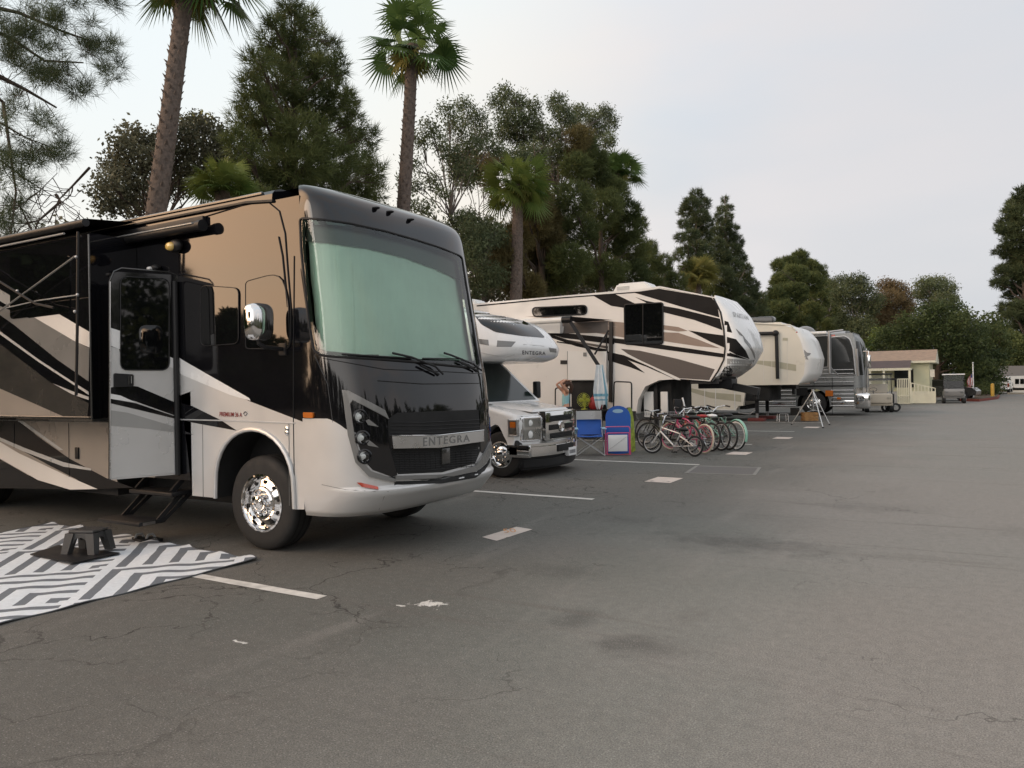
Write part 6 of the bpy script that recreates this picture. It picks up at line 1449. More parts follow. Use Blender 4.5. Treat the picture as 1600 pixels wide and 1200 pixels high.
# ================================================================ silver coach
def coach():
    Y0, Y1 = 34.9, 37.45; yc = 36.17; side = SY(Y0); XR = -17.0
    r = thing('coach', 'silver ribbed touring coach converted to a motorhome, parked last in the row', 'coach', (-5, yc, 0))
    xs = onY(1334, 600, Y0).x; zt = onY(1310, 521, Y0).z
    m = MB(); wx = onY(1271, 640, Y0).x
    arch = [(wx-.66*math.cos(math.pi*i/14), .50+.66*math.sin(math.pi*i/14)) for i in range(15)]
    m.py([(XR, .38), (wx-.66, .38)]+arch+[(wx+.66, .38), (xs, .38), (xs, zt), (XR, zt)], Y0, Y1, K['coachgrey'], K['matblack']); m.px([(Y0, zt), (Y0+.12, zt+.10), (yc, zt+.16), (Y1-.12, zt+.10), (Y1, zt)], XR, xs-.3, K['steel'])
    m.build('body', r, 30)
    # polished ribs below the windows
    rb = MB()
    zlow = [onY(1300, y, Y0).z for y in (578, 584, 590, 597, 603, 610, 616, 622, 628, 634)]
    for i, z in enumerate(zlow):
        segs = [(XR, xs)] if z > 1.20 else [(XR, wx-.72), (wx+.72, xs)]
        for a, b in segs: rb.tube([(a, Y0-.012, z), (b, Y0-.012, z)], .030 if i > 3 else .018, K['brushed'] if i != 4 else K['black'], 10)
    for a, b in ((XR, wx-.72), (wx+.72, xs)): rb.bbox((a, Y0-.02, .40), (b, Y0-.001, .66), K['chrome'], .008)
    rb.build('ribbed_trim', r, 60)
    dk = MB(); dk.patch([(1245, 606), (1262, 606), (1262, 618), (1245, 618)], side, .03, K['black'], 0, .02); dk.build('hatch', r); dk = MB(); dk.patch([(1235, 637), (1249, 637), (1249, 652), (1235, 652)], side, .03, K['darkgrey'], 0, .02); dk.build('hatch', r)
    # windows
    for pts in ([(1266, 526), (1294, 524), (1294, 574), (1268, 575)], [(1298, 527), (1320, 525), (1328, 530), (1333, 545), (1337, 586), (1310, 587), (1304, 580), (1298, 575)]):
        w = MB(); pp = roundpoly(pts, 3); w.patch(pp, side, .012, K['glasscoach'], 0, .01); o = w.build('window', r, 30); f = MB(); f.line(pp+[pp[0]], side, .012, .03, K['steel']); f.build('frame', o)
    # marker and signal lamps, decals
    l = MB(); l.patch([(1299, 523), (1305, 523), (1305, 526), (1299, 526)], side, .02, K['redlens'], 0, .02); l.build('marker_light', r)
    l = MB(); l.patch([(1290, 610), (1302, 610), (1302, 619), (1290, 619)], side, .06, K['amber'], 0, .03); l.build('marker_light', r)
    l = MB(); l.patch([(1308, 621), (1314, 621), (1314, 624), (1308, 624)], side, .06, K['amber'], 0, .03); l.build('marker_light', r)
    # door seam, awning arm and rail
    s = MB(); s.line([(1300.5, 590), (1300.5, 648)], side, .03, .012, K['black']); s.build('door_seam', r)
    aw = MB(); aw.line([(1266, 521), (1292, 520)], side, .10, .07, K['white'], 10); aw.line([(1296, 518), (1297, 584)], side, .10, .05, K['steel'], 8); aw.line([(1294, 519), (1318, 516)], side, .10, .04, K['steel'], 8); aw.build('awning', r, 40)
    # front cap
    fL = [(.36, .40), (.5, .50), (1.2, .52), (1.75, .50), (2.4, .44), (3.0, .34), (3.3, .18), (3.45, .0), (3.52, -.2)]
    zs = [.36+(3.52-.36)*i/50 for i in range(51)]
    rows = [(z, xs, max(.01, sinterp(fL, z)*.8) if z < 3.46 else .01, 1.275 if z < 3.3 else 1.275-(z-3.3)*.6) for z in zs]
    vs, fs = cap(rows, yc, 3.8, 80, None); bvh = BVHTree.FromPolygons([Vector(v) for v in vs], fs); S = SB(bvh)
    c_ = MB(); lo = [f for f in fs if vs[f[0]][2] < 1.15]; hi = [f for f in fs if vs[f[0]][2] >= 1.15]; c_.add(vs, lo, K['chrome']); c_.add(vs, hi, K['coachgrey']); c_.build('front_cap', r, 50)
    w = MB(); w.patch([(1337, 533), (1345, 534), (1350, 545), (1352, 570), (1350, 586), (1341, 586), (1339, 560)], S, .012, K['glasscoach'], 3); w.build('windshield', r, 60)
    s = MB(); s.line([(1331, 524), (1338, 545), (1341, 587)], S, .01, .05, K['steel']); s.build('pillar', r)
    mi = MB(); mi.bbox((xs+.50, Y0-.02, 2.0), (xs+.66, Y0+.22, 2.55), K['chrome'], .06, 3); mi.tube([(xs+.35, Y0+.2, 2.7), (xs+.58, Y0+.1, 2.7), (xs+.58, Y0+.1, 2.5)], .025, K['chrome']); mi.tube([(xs+.52, Y0+.12, 2.0), (xs+.48, Y0+.2, 1.1), (xs+.46, Y0+.3, .5)], .035, K['chrome']); mi.build('mirror', r, 50)
    b = MB(); b.bbox((xs+.02, Y0-.02, .30), (xs+.62, Y0+.3, .95), K['chrome'], .10, 3); b.build('bumper', r, 60)
    wheel(r, wx, Y0+.06, .52, .52, .29, .3, 'truck'); wheel(r, wx, Y1-.06, .52, .52, .29, .3, 'truck', side=1)
    # roof domes
    for (px, py) in ((1258, 520),):
        d = MB(); p = onY(px, py, yc); d.sphere((p.x, yc, zt+.1), (.45, .42, .36), K['greypaint'], nu=20, nv=12); d.build('satellite_dome', r, 60)
coach()
# ================================================================ bicycles
def bicycle(label, fpx, rpx, R_, frame, tyre='rubber', rim='chrome', seat='black', style='cruiser', fender=None, basket=False, childseat=False, lean=.05, steer=.2, tw=.022, whitewall=False):
    a = gnd(*fpx); b = gnd(*rpx); d = (a-b); L_ = d.length; d.normalize(); mid = (a+b)/2
    L_ = max(.86 if style == 'bmx' else 1.0, min(1.16, L_))
    r = thing('bicycle', label, 'bicycle', tuple(mid), 'bicycles parked together beside the striped fifth wheel')
    I = Matrix(); f = L_/2
    FR = K[frame]
    bb = Vector((-.02, 0, R_*.82)); st = Vector((-.16, 0, R_+.30 if style != 'bmx' else R_+.24)); hd = Vector((f-.20, 0, R_+.42 if style != 'bmx' else R_+.36)); hb = Vector((f-.165, 0, R_+.28)); ra = Vector((-f, 0, R_)); fa = Vector((f, 0, R_))
    m = MB(); w = .017
    if style == 'cruiser':
        m.tube([st+Vector((.0, 0, -.03)), st.lerp(hd, .35)+Vector((0, 0, .05)), st.lerp(hd, .7)+Vector((0, 0, .04)), hd], w, FR); m.tube([bb, bb.lerp(hb, .4)+Vector((.03, 0, -.05)), hb], w*1.15, FR)
        m.tube([st.lerp(bb, .4), bb.lerp(hb, .5)+Vector((0, 0, .10)), hb+Vector((0, 0, .05))], w*.8, FR)
    else:
        m.tube([st, hd], w, FR); m.tube([bb, hb], w*1.2, FR)
    m.tube([st+Vector((-.01, 0, .03)), bb], w, FR); m.tube([hd+Vector((-.005, 0, .04)), hb+Vector((.01, 0, -.03))], w*1.2, FR)
    for y in (-.055, .055): m.tube([bb+Vector((0, y*.5, 0)), ra+Vector((0, y, 0))], w*.65, FR); m.tube([st+Vector((0, y*.3, -.05)), ra+Vector((0, y, 0))], w*.6, FR)
    m.build('frame', r, M=I)
    def whl(c, turn=0.0):
        t = MB(); rt = tw; prof = [(R_-rt+rt*math.cos(q), rt*math.sin(q)) for q in [2*math.pi*i/10 for i in range(11)]]
        t.lathe((0, 0, 0), (0, 1, 0), prof, 40, K[tyre])
        if whitewall:
            for s_ in (-1, 1): t.lathe((0, 0, 0), (0, 1, 0), [(R_-2.0*rt, s_*rt*.6), (R_-1.5*rt, s_*rt*.98), (R_-.75*rt, s_*rt*.98)], 40, K['white2'])
        M_ = Matrix.Translation(c) @ Matrix.Rotation(turn, 4, 'Z'); o = t.build('wheel', r, M=M_)
        q = MB(); q.lathe((0, 0, 0), (0, 1, 0), [(R_-2*rt, -.010), (R_-2*rt-.014, -.008), (R_-2*rt-.014, .008), (R_-2*rt, .010)], 36, K[rim])
        q.lathe((0, 0, 0), (0, 1, 0), [(.001, -.04), (.022, -.04), (.022, .04), (.001, .04)], 12, K['steel'])
        for i in range(20):
            th = 2*math.pi*i/20; s_ = .03 if i % 2 else -.03; e = Vector((math.cos(th), 0, math.sin(th)))*(R_-2*rt-.006); h_ = Vector((math.cos(th+.5)*.02, s_, math.sin(th+.5)*.02)); q.tube([h_, e], .0018, K['steel'], 4, cap=False)
        q.build('rim', o, M=M_); return o
    whl(ra); 
    S_ = Matrix.Translation(hb) @ Matrix.Rotation(steer, 4, 'Z') @ Matrix.Translation(-hb)
    fa2 = S_ @ fa; whl(fa2, steer)
    k = MB()
    for y in (-.06, .06): k.tube([S_ @ (hb+Vector((.01, y*.6, -.03))), S_ @ (hb.lerp(fa, .5)+Vector((0, y, 0))), S_ @ (fa+Vector((0, y, 0)))], [.016, .014, .010], FR if style != 'mountain' else K['black'])
    k.build('fork', r, M=I)
    h = MB(); top = hd+Vector((-.015, 0, .10))
    h.tube([hd, top], .014, K['chrome'])
    if style == 'bmx': pts = [(-.05, -.33, .20), (0, -.22, .17), (.02, -.07, .0), (.02, .07, .0), (0, .22, .17), (-.05, .33, .20)]
    elif style == 'mountain': pts = [(-.04, -.31, .03), (0, -.2, .03), (.02, 0, .0), (0, .2, .03), (-.04, .31, .03)]
    else: pts = [(-.26, -.32, .13), (-.12, -.30, .15), (.0, -.18, .12), (.03, -.05, 0), (.03, .05, 0), (.0, .18, .12), (-.12, .30, .15), (-.26, .32, .13)]
    P = [S_ @ (top+Vector(p)) for p in pts]; h.tube(P, .012, K['chrome'])
    for e0, e1 in ((P[0], P[1]), (P[-1], P[-2])): h.tube([e0, e0.lerp(e1, .5 if style != 'cruiser' else .9)], .019, K['black'])
    if style == 'bmx': h.tube([P[1].lerp(P[2], .35), P[4].lerp(P[3], .35)], .009, K['chrome'])
    h.build('handlebar', r, M=I)
    s_ = MB(); sp = st+Vector((-.03, 0, .14 if style != 'bmx' else .08)); s_.tube([st, sp], .013, K['chrome'])
    wd = .11 if style == 'cruiser' else .075
    s_.sphere(sp+Vector((-.05, 0, .02)), (.13, wd, .045), K[seat], nu=16, nv=8); s_.sphere(sp+Vector((.07, 0, .02)), (.11, .035, .032), K[seat], nu=12, nv=8); s_.build('saddle', r, M=I)
    c = MB(); c.lathe(bb+Vector((0, -.05, 0)), (0, 1, 0), [(.03, 0), (.085, 0), (.09, .005), (.03, .006)], 24, K['steel'])
    c.tube([bb+Vector((0, -.07, 0)), bb+Vector((.10, -.08, -.12))], .010, K['steel']); c.tube([bb+Vector((0, .07, 0)), bb+Vector((-.10, .08, .12))], .010, K['steel'])
    c.box(bb+Vector((.06, -.18, -.135)), bb+Vector((.15, -.09, -.11)), K['black']); c.box(bb+Vector((-.15, .09, .11)), bb+Vector((-.06, .18, .135)), K['black'])
    c.tube([bb+Vector((0, -.05, .085)), ra+Vector((0, -.05, .03))], .005, K['black'], 5); c.tube([bb+Vector((0, -.05, -.085)), ra+Vector((0, -.05, -.03))], .005, K['black'], 5); c.build('crank', r, M=I)
    if fender:
        for cc, a0, a1, tn in ((ra, 20, 200, 0), (fa2, -20, 150, steer)):
            fd = MB(); n = 16; vs = []
            for i in range(n+1):
                th = math.radians(a0+(a1-a0)*i/n)
                for yy, dr in ((-.034, -.012), (-.02, .012), (0, .018), (.02, .012), (.034, -.012)): vs.append((math.cos(th)*(R_+.022+dr), yy, math.sin(th)*(R_+.022+dr)))
            fd.add(vs, [(i*5+j, i*5+j+1, (i+1)*5+j+1, (i+1)*5+j) for i in range(n) for j in range(4)], K[fender]); fd.build('fender', r, M=Matrix.Translation(cc) @ Matrix.Rotation(tn, 4, 'Z'), angle=60)
    if basket:
        q = MB(); c0 = S_ @ (top+Vector((.17, 0, -.02)))
        for z in (-.14, -.07, 0, .06): q.tube([c0+Vector((sx_*.13*(1+z), sy_*.17*(1+z), z)) for sx_, sy_ in ((-1, -1), (1, -1), (1, 1), (-1, 1))], .004, K['steel'], 5, close=True)
        for i in range(14):
            t = i/14*4; e = int(t); u = t-e; cs = [(-1, -1), (1, -1), (1, 1), (-1, 1), (-1, -1)]; sx_ = cs[e][0]*(1-u)+cs[e+1][0]*u; sy_ = cs[e][1]*(1-u)+cs[e+1][1]*u
            q.tube([c0+Vector((sx_*.11, sy_*.145, -.14)), c0+Vector((sx_*.138, sy_*.18, .06))], .003, K['steel'], 4)
        q.build('basket', r, M=I)
    if childseat:
        q = MB(); c0 = Vector((-f+.12, 0, R_+.42)); q.bbox(c0+Vector((-.14, -.14, -.04)), c0+Vector((.14, .14, .02)), K['black'], .03); q.bbox(c0+Vector((-.20, -.13, .0)), c0+Vector((-.13, .13, .42)), K['black'], .03); q.tube([c0+Vector((-.21, -.14, .02)), c0+Vector((-.24, -.15, .25)), c0+Vector((-.20, -.12, .46))], .02, K['white2']); q.build('child_seat', r, M=I)
    r.rotation_euler = (lean, 0, math.atan2(d.y, d.x))
    return r
bicycle('small silver stunt bicycle with black tyres, frontmost of the parked bicycles', (1021, 708.5), (1085, 713.5), .225, 'lightsilver', rim='steel', style='bmx', lean=.10, steer=.5, seat='black')
bicycle('black mountain bicycle behind the small silver stunt bicycle', (1015, 703), (1076, 708), .33, 'black', rim='steel', style='mountain', lean=.08, steer=.3)
bicycle('pink cruiser bicycle with white tyres and a wire basket', (1046, 702.5), (1104, 709.5), .33, 'pink', tyre='seatbeige', rim='pink', basket=True, lean=.06, steer=.25)
bicycle('red cruiser bicycle half hidden behind the pink one', (1058, 699), (1117, 706), .33, 'redpaint', rim='chrome', lean=.05, steer=.2, seat='redplastic')
bicycle('mint green cruiser bicycle with white saddle and black tyres', (1074, 698), (1132.5, 705), .33, 'mint', rim='lightsilver', seat='white2', lean=.04, steer=.1)
bicycle('black bicycle with a child seat, at the back left of the bicycle group', (1008, 694), (1058, 699), .33, 'black', rim='steel', style='mountain', childseat=True, lean=.03)
bicycle('black bicycle squeezed between the two mint green cruisers', (1088, 697), (1144, 704), .33, 'black', rim='steel', style='mountain', lean=.05)
bicycle('mint green cruiser bicycle with pale fenders and whitewall tyres, rightmost of the bicycles', (1098, 697), (1156.5, 704), .34, 'mint', rim='lightsilver', seat='black', fender='mint', whitewall=True, lean=.04, steer=.15, tw=.027)
# ================================================================ beach things by the striped trailer
LEFT = Vector((-.861, -.508, 0)); FWD = Vector((-.508, .861, 0))
def camp_chair():
    c = gnd(922, 711); c.z = 0; r = thing('camp_chair', 'blue folding camp chair with steel crossed legs and cup holders', 'chair', tuple(c)); I = Matrix()
    w, d, h = .31, .26, .42
    m = MB()
    for sx in (-1, 1):
        m.tube([(sx*w, -d, .01), (sx*w*.92, d, h+.12)], .010, K['steel']); m.tube([(sx*w, d, .01), (sx*w*.92, -d, h+.18)], .010, K['steel'])
    for sy in (-1, 1):
        m.tube([(-w, sy*d, .01), (w*.9, sy*d*.9, h)], .010, K['steel']); m.tube([(w, sy*d, .01), (-w*.9, sy*d*.9, h)], .010, K['steel'])
    for sx in (-1, 1): m.tube([(sx*w*.95, d*.8, h-.08), (sx*w*.9, d*1.25, .98)], .010, K['steel'])
    m.build('frame', r, M=I)
    def sheet(n0, n1, fn, mt, name):
        q = MB(); vs = [fn(i/n0, j/n1) for j in range(n1+1) for i in range(n0+1)]; q.add(vs, [(j*(n0+1)+i, j*(n0+1)+i+1, (j+1)*(n0+1)+i+1, (j+1)*(n0+1)+i) for j in range(n1) for i in range(n0)], K[mt])
        return q.build(name, r, M=I, angle=60)
    sheet(8, 8, lambda u, v: ((u-.5)*2*w*.9, (v-.5)*2*d, h-.06*math.sin(u*math.pi)*math.sin(v*2.6)+.02*v), 'blue', 'seat')
    sheet(8, 8, lambda u, v: ((u-.5)*2*w*.9, d*.85+v*.13+.05*math.sin(u*math.pi), h+.02+v*.34), 'blue', 'backrest')
    sheet(6, 3, lambda u, v: ((u-.5)*2*w*.9, d*.99+v*.05+.05*math.sin(u*math.pi), h+.36+v*.19), 'midgrey', 'headrest')
    for sx in (-1, 1):
        q = MB(); q.bbox((sx*w-.05, -d-.02, h+.165), (sx*w+.05, d*.9, h+.185), K['bluelight'], .008); q.lathe((sx*w, -d*.55, h+.06), (0, 0, 1), [(.03, 0), (.042, .11), (.046, .128)], 14, K['bluelight']); q.build('armrest', r, M=I)
    r.rotation_euler.z = math.radians(28)
camp_chair()
def board(name, label, base, w, h, mt, tilt, rz, emb=None, th=.05):
    r = thing(name, label, 'bodyboard', tuple(base)); m = MB()
    pts = []
    for i in range(25):
        t = math.pi*i/24; pts.append((w/2*math.cos(t), h-.30+.30*math.sin(t)**.8))
    pts += [(-w/2*.98, .35), (-w/2*.86, 0.02), (-.05, 0), (.05, 0), (w/2*.86, .02), (w/2*.98, .35)]
    m.py(pts, -th/2, th/2, K[mt], K['blue'] if mt == 'blue' else K['black']); m.build('deck', r, M=Matrix(), angle=30)
    if emb: q = MB(); q.py([(.12*math.cos(t), h-.12+.045*math.sin(t)) for t in [2*math.pi*i/20 for i in range(20)]], -th/2-.004, -th/2-.001, K[emb]); q.build('emblem', r, M=Matrix())
    r.rotation_euler = (tilt, 0, rz)
c = gnd(967, 709); board('bodyboard', 'blue bodyboard with pale oval emblem standing upright behind the pink chair', (c.x, c.y, 0), .56, 1.08, 'blue', -.10, math.radians(28), 'bluelight')
c = gnd(987, 706.5); board('bodyboard', 'yellow green speckled bodyboard with black edge beside the blue one', (c.x, c.y, 0), .50, 1.03, 'lime', -.06, math.radians(94))
def beach_chair():
    c = gnd(966, 712); r = thing('beach_chair', 'pink folded beach chair with white seat leaning on the blue bodyboard', 'chair', (c.x, c.y, 0)); I = Matrix(); m = MB()
    for s_ in (-1, 1):
        m.tube([(s_*.27, .0, .02), (s_*.27, .06, .58), (s_*.25, .08, .63)], .012, K['pink']); m.tube([(s_*.24, -.06, .02), (s_*.24, -.02, .50)], .012, K['pink'])
    m.tube([(-.25, .08, .63), (.25, .08, .63)], .012, K['pink']); m.tube([(-.24, -.06, .03), (.24, -.06, .03)], .012, K['redpaint']); m.tube([(-.24, -.02, .50), (.24, -.02, .50)], .012, K['pink']); m.build('frame', r, M=I)
    q = MB(); q.bbox((-.22, -.065, .10), (.20, -.035, .46), K['white2'], .01); q.bar((-.2, -.07, .14), (.18, -.07, .42), .012, .003, K['midgrey']); q.build('seat', r, M=I)
    q = MB(); q.bbox((-.22, .05, .50), (.22, .07, .61), K['blue'], .006); q.build('backrest', r, M=I)
    r.rotation_euler.z = math.radians(28)
beach_chair()
# draped table with fan and red bag
def table():
    a = onY(890, 640, 19.75); b = onY(947, 640, 19.75); r = thing('folding_table', 'black draped table in front of the open storage bay', 'table', ((a.x+b.x)/2, 19.75, 0)); I = Matrix(); w = (b.x-a.x)/2
    m = MB(); m.bbox((-w, -.22, .80), (w, .28, .84), K['black'], .01); m.build('tabletop', r, M=I)
    m = MB(); n = 40; vs = []
    for i in range(n+1):
        x = -w+2*w*i/n
        for j, z in enumerate((.80, .45, .12)): vs.append((x, -.23-.012*math.sin(i*1.3)*(j+1)*.6, z))
    m.add(vs, [(i*3+j, (i+1)*3+j, (i+1)*3+j+1, i*3+j+1) for i in range(n) for j in range(2)], K['matblack']); m.build('cloth', r, M=I)
    for sx in (-1, 1):
        for sy in (-.18, .24): q = MB(); q.tube([(sx*(w-.06), sy, 0), (sx*(w-.06), sy, .8)], .014, K['steel']); q.build('leg', r, M=I)
table()
c = onY(913, 625, 19.75); r = thing('desk_fan', 'round yellow green fan standing on the black table', 'fan', (c.x, c.y, .84))
m = MB(); hz = c.z-.84; cc = Vector((0, 0, hz)); R0 = 11*(c-CO).length/F
for k in range(5): m.lathe(cc, (0, 1, 0), [(R0*(1-.2*k)-.006, -.05+.01*k), (R0*(1-.2*k), -.055+.01*k), (R0*(1-.2*k)+.004, -.05+.01*k)], 28, K['yellowgreen'])
for k in range(20): a = 2*math.pi*k/20; m.tube([cc+Vector((0, -.06, 0)), cc+Vector((math.cos(a)*R0, -.05, math.sin(a)*R0))], .004, K['yellowgreen'], 4)
m.build('guard', r, M=Matrix())
m = MB()
for k in range(4):
    a = math.pi/2*k; m.sphere(cc+Vector((math.cos(a)*R0*.5, 0, math.sin(a)*R0*.5)), (R0*.38, .01, R0*.28), K['yellowgreen'], Matrix.Rotation(-a, 3, 'Y'), 12, 6)
m.build('blade', r, M=Matrix()); m = MB(); m.tube([(0, .03, .02), (0, .03, hz)], .02, K['yellowgreen']); m.lathe((0, 0, 0), (0, 0, 1), [(.10, 0), (.10, .015), (.03, .03), (.001, .032)], 20, K['yellowgreen']); m.build('base', r, M=Matrix())
c = onY(928, 628, 19.9); r = MB(); r.sphere((c.x, c.y, 1.0), (.17, .12, .20), K['redplastic'], nu=18, nv=12); r.sphere((c.x+.16, c.y+.02, .95), (.10, .1, .15), K['redpaint'], nu=14, nv=10); r.tube([(c.x-.06, c.y, 1.18), (c.x, c.y, 1.28), (c.x+.06, c.y, 1.18)], .012, K['redpaint'])
tag(r.build('beach_bag', angle=60), 'red beach bag on the black table beside the fan', 'bag')
# towel hanging from the awning arm
tp_ = onY(938, 570, 19.68); r = MB(); n, k = 26, 30; vs = []
sc_ = (tp_-CO).length/F
for j in range(k+1):
    v = j/k; w = (4+7*min(1, v*1.6)-2.5*max(0, v-.75)*4)*sc_
    for i in range(n+1):
        u = i/n-.5; z = tp_.z-v*64*sc_-(.10*math.sin(i*.9) if j == k else 0)
        vs.append((tp_.x+u*2*w*.9+.04*v, tp_.y-.03+.05*math.sin(u*17+v*2)*(.3+v)+u*.2, z))
W = n+1; f1 = []; f2 = []
for j in range(k):
    for i in range(n): (f2 if j in (21, 22, 25) or i in (20, 21) else f1).append((j*W+i, j*W+i+1, (j+1)*W+i+1, (j+1)*W+i))
r.add(vs, f1, K['towel']); r.add(vs, f2, K['towelblue']); tag(r.build('beach_towel', angle=80), 'white beach towel with blue stripes hanging from the awning arm', 'towel')
# ================================================================ woman lifting her hair
def woman():
    p = onY(884, 620, 18.4); r = thing('person', 'woman in a pale teal tank top lifting her hair behind the white hood', 'person', (p.x, p.y, 0))
    J = {}; E_ = []
    def j(n, x, y, z, rr, par=None):
        J[n] = (len(J), (x, y, z), rr)
        if par: E_.append((J[par][0], J[n][0]))
    # x forward (faces left in the photo), y to her left, z up
    j('pel', 0, 0, .93, .125); j('wa', .01, 0, 1.06, .105, 'pel'); j('ch', .0, 0, 1.24, .125, 'wa'); j('nb', -.01, 0, 1.38, .075, 'ch'); j('neck', .0, 0, 1.43, .048, 'nb'); j('h0', .02, 0, 1.49, .065, 'neck'); j('h1', .03, 0, 1.56, .088, 'h0'); j('h2', .02, 0, 1.62, .07, 'h1')
    for s_, t in ((1, 'l'), (-1, 'r')):
        j('sh'+t, -.0, s_*.16, 1.37, .052, 'nb'); j('el'+t, .20, s_*.20, 1.60 if s_ > 0 else 1.57, .036, 'sh'+t); j('wr'+t, .02, s_*.10, 1.69, .024, 'el'+t); j('ha'+t, -.05, s_*.04, 1.66, .026, 'wr'+t)
        j('hp'+t, 0, s_*.09, .88, .09, 'pel'); j('kn'+t, .02, s_*.10, .48, .055, 'hp'+t); j('an'+t, -.01, s_*.10, .09, .036, 'kn'+t); j('ft'+t, .12, s_*.11, .035, .032, 'an'+t)
    def skin(name, names, mt, par, infl=0):
        idx = {n: i for i, n in enumerate(names)}; inv = {v[0]: k for k, v in J.items()}
        me = bpy.data.meshes.new(name); me.from_pydata([J[n][1] for n in names], [(idx[inv[a]], idx[inv[b]]) for a, b in E_ if inv[a] in idx and inv[b] in idx], []); o = bpy.data.objects.new(name, me); COL.objects.link(o); o.parent = par
        sm = o.modifiers.new('s', 'SKIN'); 
        for i, n in enumerate(names): q = J[n][2]+infl; me.skin_vertices[0].data[i].radius = (q, q*(.8 if n in ('ch', 'wa', 'pel') else 1)); 
        me.skin_vertices[0].data[0].use_root = True
        sb = o.modifiers.new('b', 'SUBSURF'); sb.levels = 2; sb.render_levels = 2; me.materials.append(mt); sm.use_smooth_shade = True
        return o
    b = skin('body', list(J), K['skin'], r)
    skin('tank_top', ['pel', 'wa', 'ch', 'nb'], K['teal'], r, .014)
    skin('trousers', ['pel', 'hpl', 'knl', 'anl', 'hpr', 'knr', 'anr'], K['denim'], r, .016)
    m = MB(); m.sphere((-.005, 0, 1.585), (.105, .098, .105), K['hair'], nu=20, nv=14); m.tube([(-.07, 0, 1.62), (-.13, .0, 1.60), (-.17, 0, 1.50), (-.16, 0, 1.38), (-.14, 0, 1.30)], [.045, .055, .058, .04, .01], K['hair'], 10); m.build('hair', r, M=Matrix(), angle=80)
    # face: nose, eyes and lips
    m = MB(); m.sphere((.112, 0, 1.545), (.020, .012, .020), K['skin'], nu=8, nv=6); m.sphere((.108, 0, 1.505), (.010, .022, .007), K['redplastic'], nu=8, nv=6); m.sphere((.05, .085, 1.55), (.02, .012, .03), K['skin'], nu=8, nv=6); m.sphere((.05, -.085, 1.55), (.02, .012, .03), K['skin'], nu=8, nv=6)
    for s_ in (-1, 1): m.sphere((.105, s_*.034, 1.565), (.008, .013, .007), K['ink'], nu=8, nv=6)
    m.build('face', r, M=Matrix())
    for s_ in (-1, 1):
        m = MB(); c0 = Vector((-.055, s_*.04, 1.66))
        for k in range(4):
            a = c0+Vector((0, (k-1.5)*.017, .012)); m.tube([a, a+Vector((-.03, -s_*.012, .012)), a+Vector((-.058, -s_*.022, -.006)), a+Vector((-.07, -s_*.026, -.03))], [.009, .0085, .0075, .006], K['skin'], 7)
        m.tube([c0+Vector((.01, -s_*.02, -.01)), c0+Vector((.0, -s_*.045, -.03)), c0+Vector((-.01, -s_*.055, -.05))], [.010, .009, .007], K['skin'], 7); m.build('hand', r, M=Matrix())
    r.rotation_euler.z = math.atan2(LEFT.y, LEFT.x)+.25
woman()
# ================================================================ tripod grill stand, crate and small stool on the empty site
ap = gnd(1271, 664); r = thing('tripod', 'tall silver tripod stand on the empty site in front of the coach wheel', 'tripod', (ap.x, ap.y, 0)); d_ = (ap-CO).length; sc_ = d_/F
hz = 50*sc_
m = MB(); top = Vector((0, 0, hz))
for px, py in ((1237, 664), (1286, 669), (1296, 664)):
    g_ = gnd(px, py)-ap; g_.z = 0; q = MB(); q.tube([top, Vector((g_.x, g_.y, .02))], .018, K['brushed']); q.sphere((g_.x, g_.y, .02), .03, K['black'], nu=8, nv=6); q.build('leg', r, M=Matrix())
m.lathe((0, 0, hz-.04), (0, 0, 1), [(.001, 0), (.05, 0), (.05, .08), (.001, .08)], 12, K['brushed']); 
for a in (0, 2.1, 4.2): m.tube([top*.42, top*.42+Vector((math.cos(a)*.3, math.sin(a)*.3, -.03))], .009, K['steel'])
m.tube([top, top*.40], .014, K['steel']); m.build('centre_post', r, M=Matrix())
a = gnd(1265, 658); r = thing('wooden_crate', 'brown wooden crate on the ground behind the silver tripod', 'crate', (a.x, a.y, 0)); sc_ = (a-CO).length/F
for z0 in (.02, .13, .24):
    m = MB(); m.box((-.26, -.2, z0), (.26, -.18, z0+.09), K['wood']); m.box((-.26, .18, z0), (.26, .2, z0+.09), K['wood']); m.box((-.26, -.18, z0), (-.24, .18, z0+.09), K['wood']); m.box((.24, -.18, z0), (.26, .18, z0+.09), K['wood']); m.build('slat', r, M=Matrix())
m = MB(); m.box((-.24, -.18, .02), (.24, .18, .035), K['wood']); m.build('bottom', r, M=Matrix()); r.rotation_euler.z = .5
a = gnd(1223, 659); r = thing('folding_stool', 'small white framed folding stool standing by the red levelling blocks', 'stool', (a.x, a.y, 0))
m = MB()
for y in (-.16, .16): m.tube([(-.17, y, .01), (-.15, y, .30), (.15, y, .30), (.17, y, .01)], .012, K['white2'])
for x in (-.165, .165): m.tube([(x, -.16, .10), (x, .16, .10)], .009, K['white2'])
m.build('frame', r, M=Matrix()); m = MB(); m.bbox((-.15, -.17, .295), (.15, .17, .315), K['black'], .005); m.build('seat', r, M=Matrix()); r.rotation_euler.z = .45
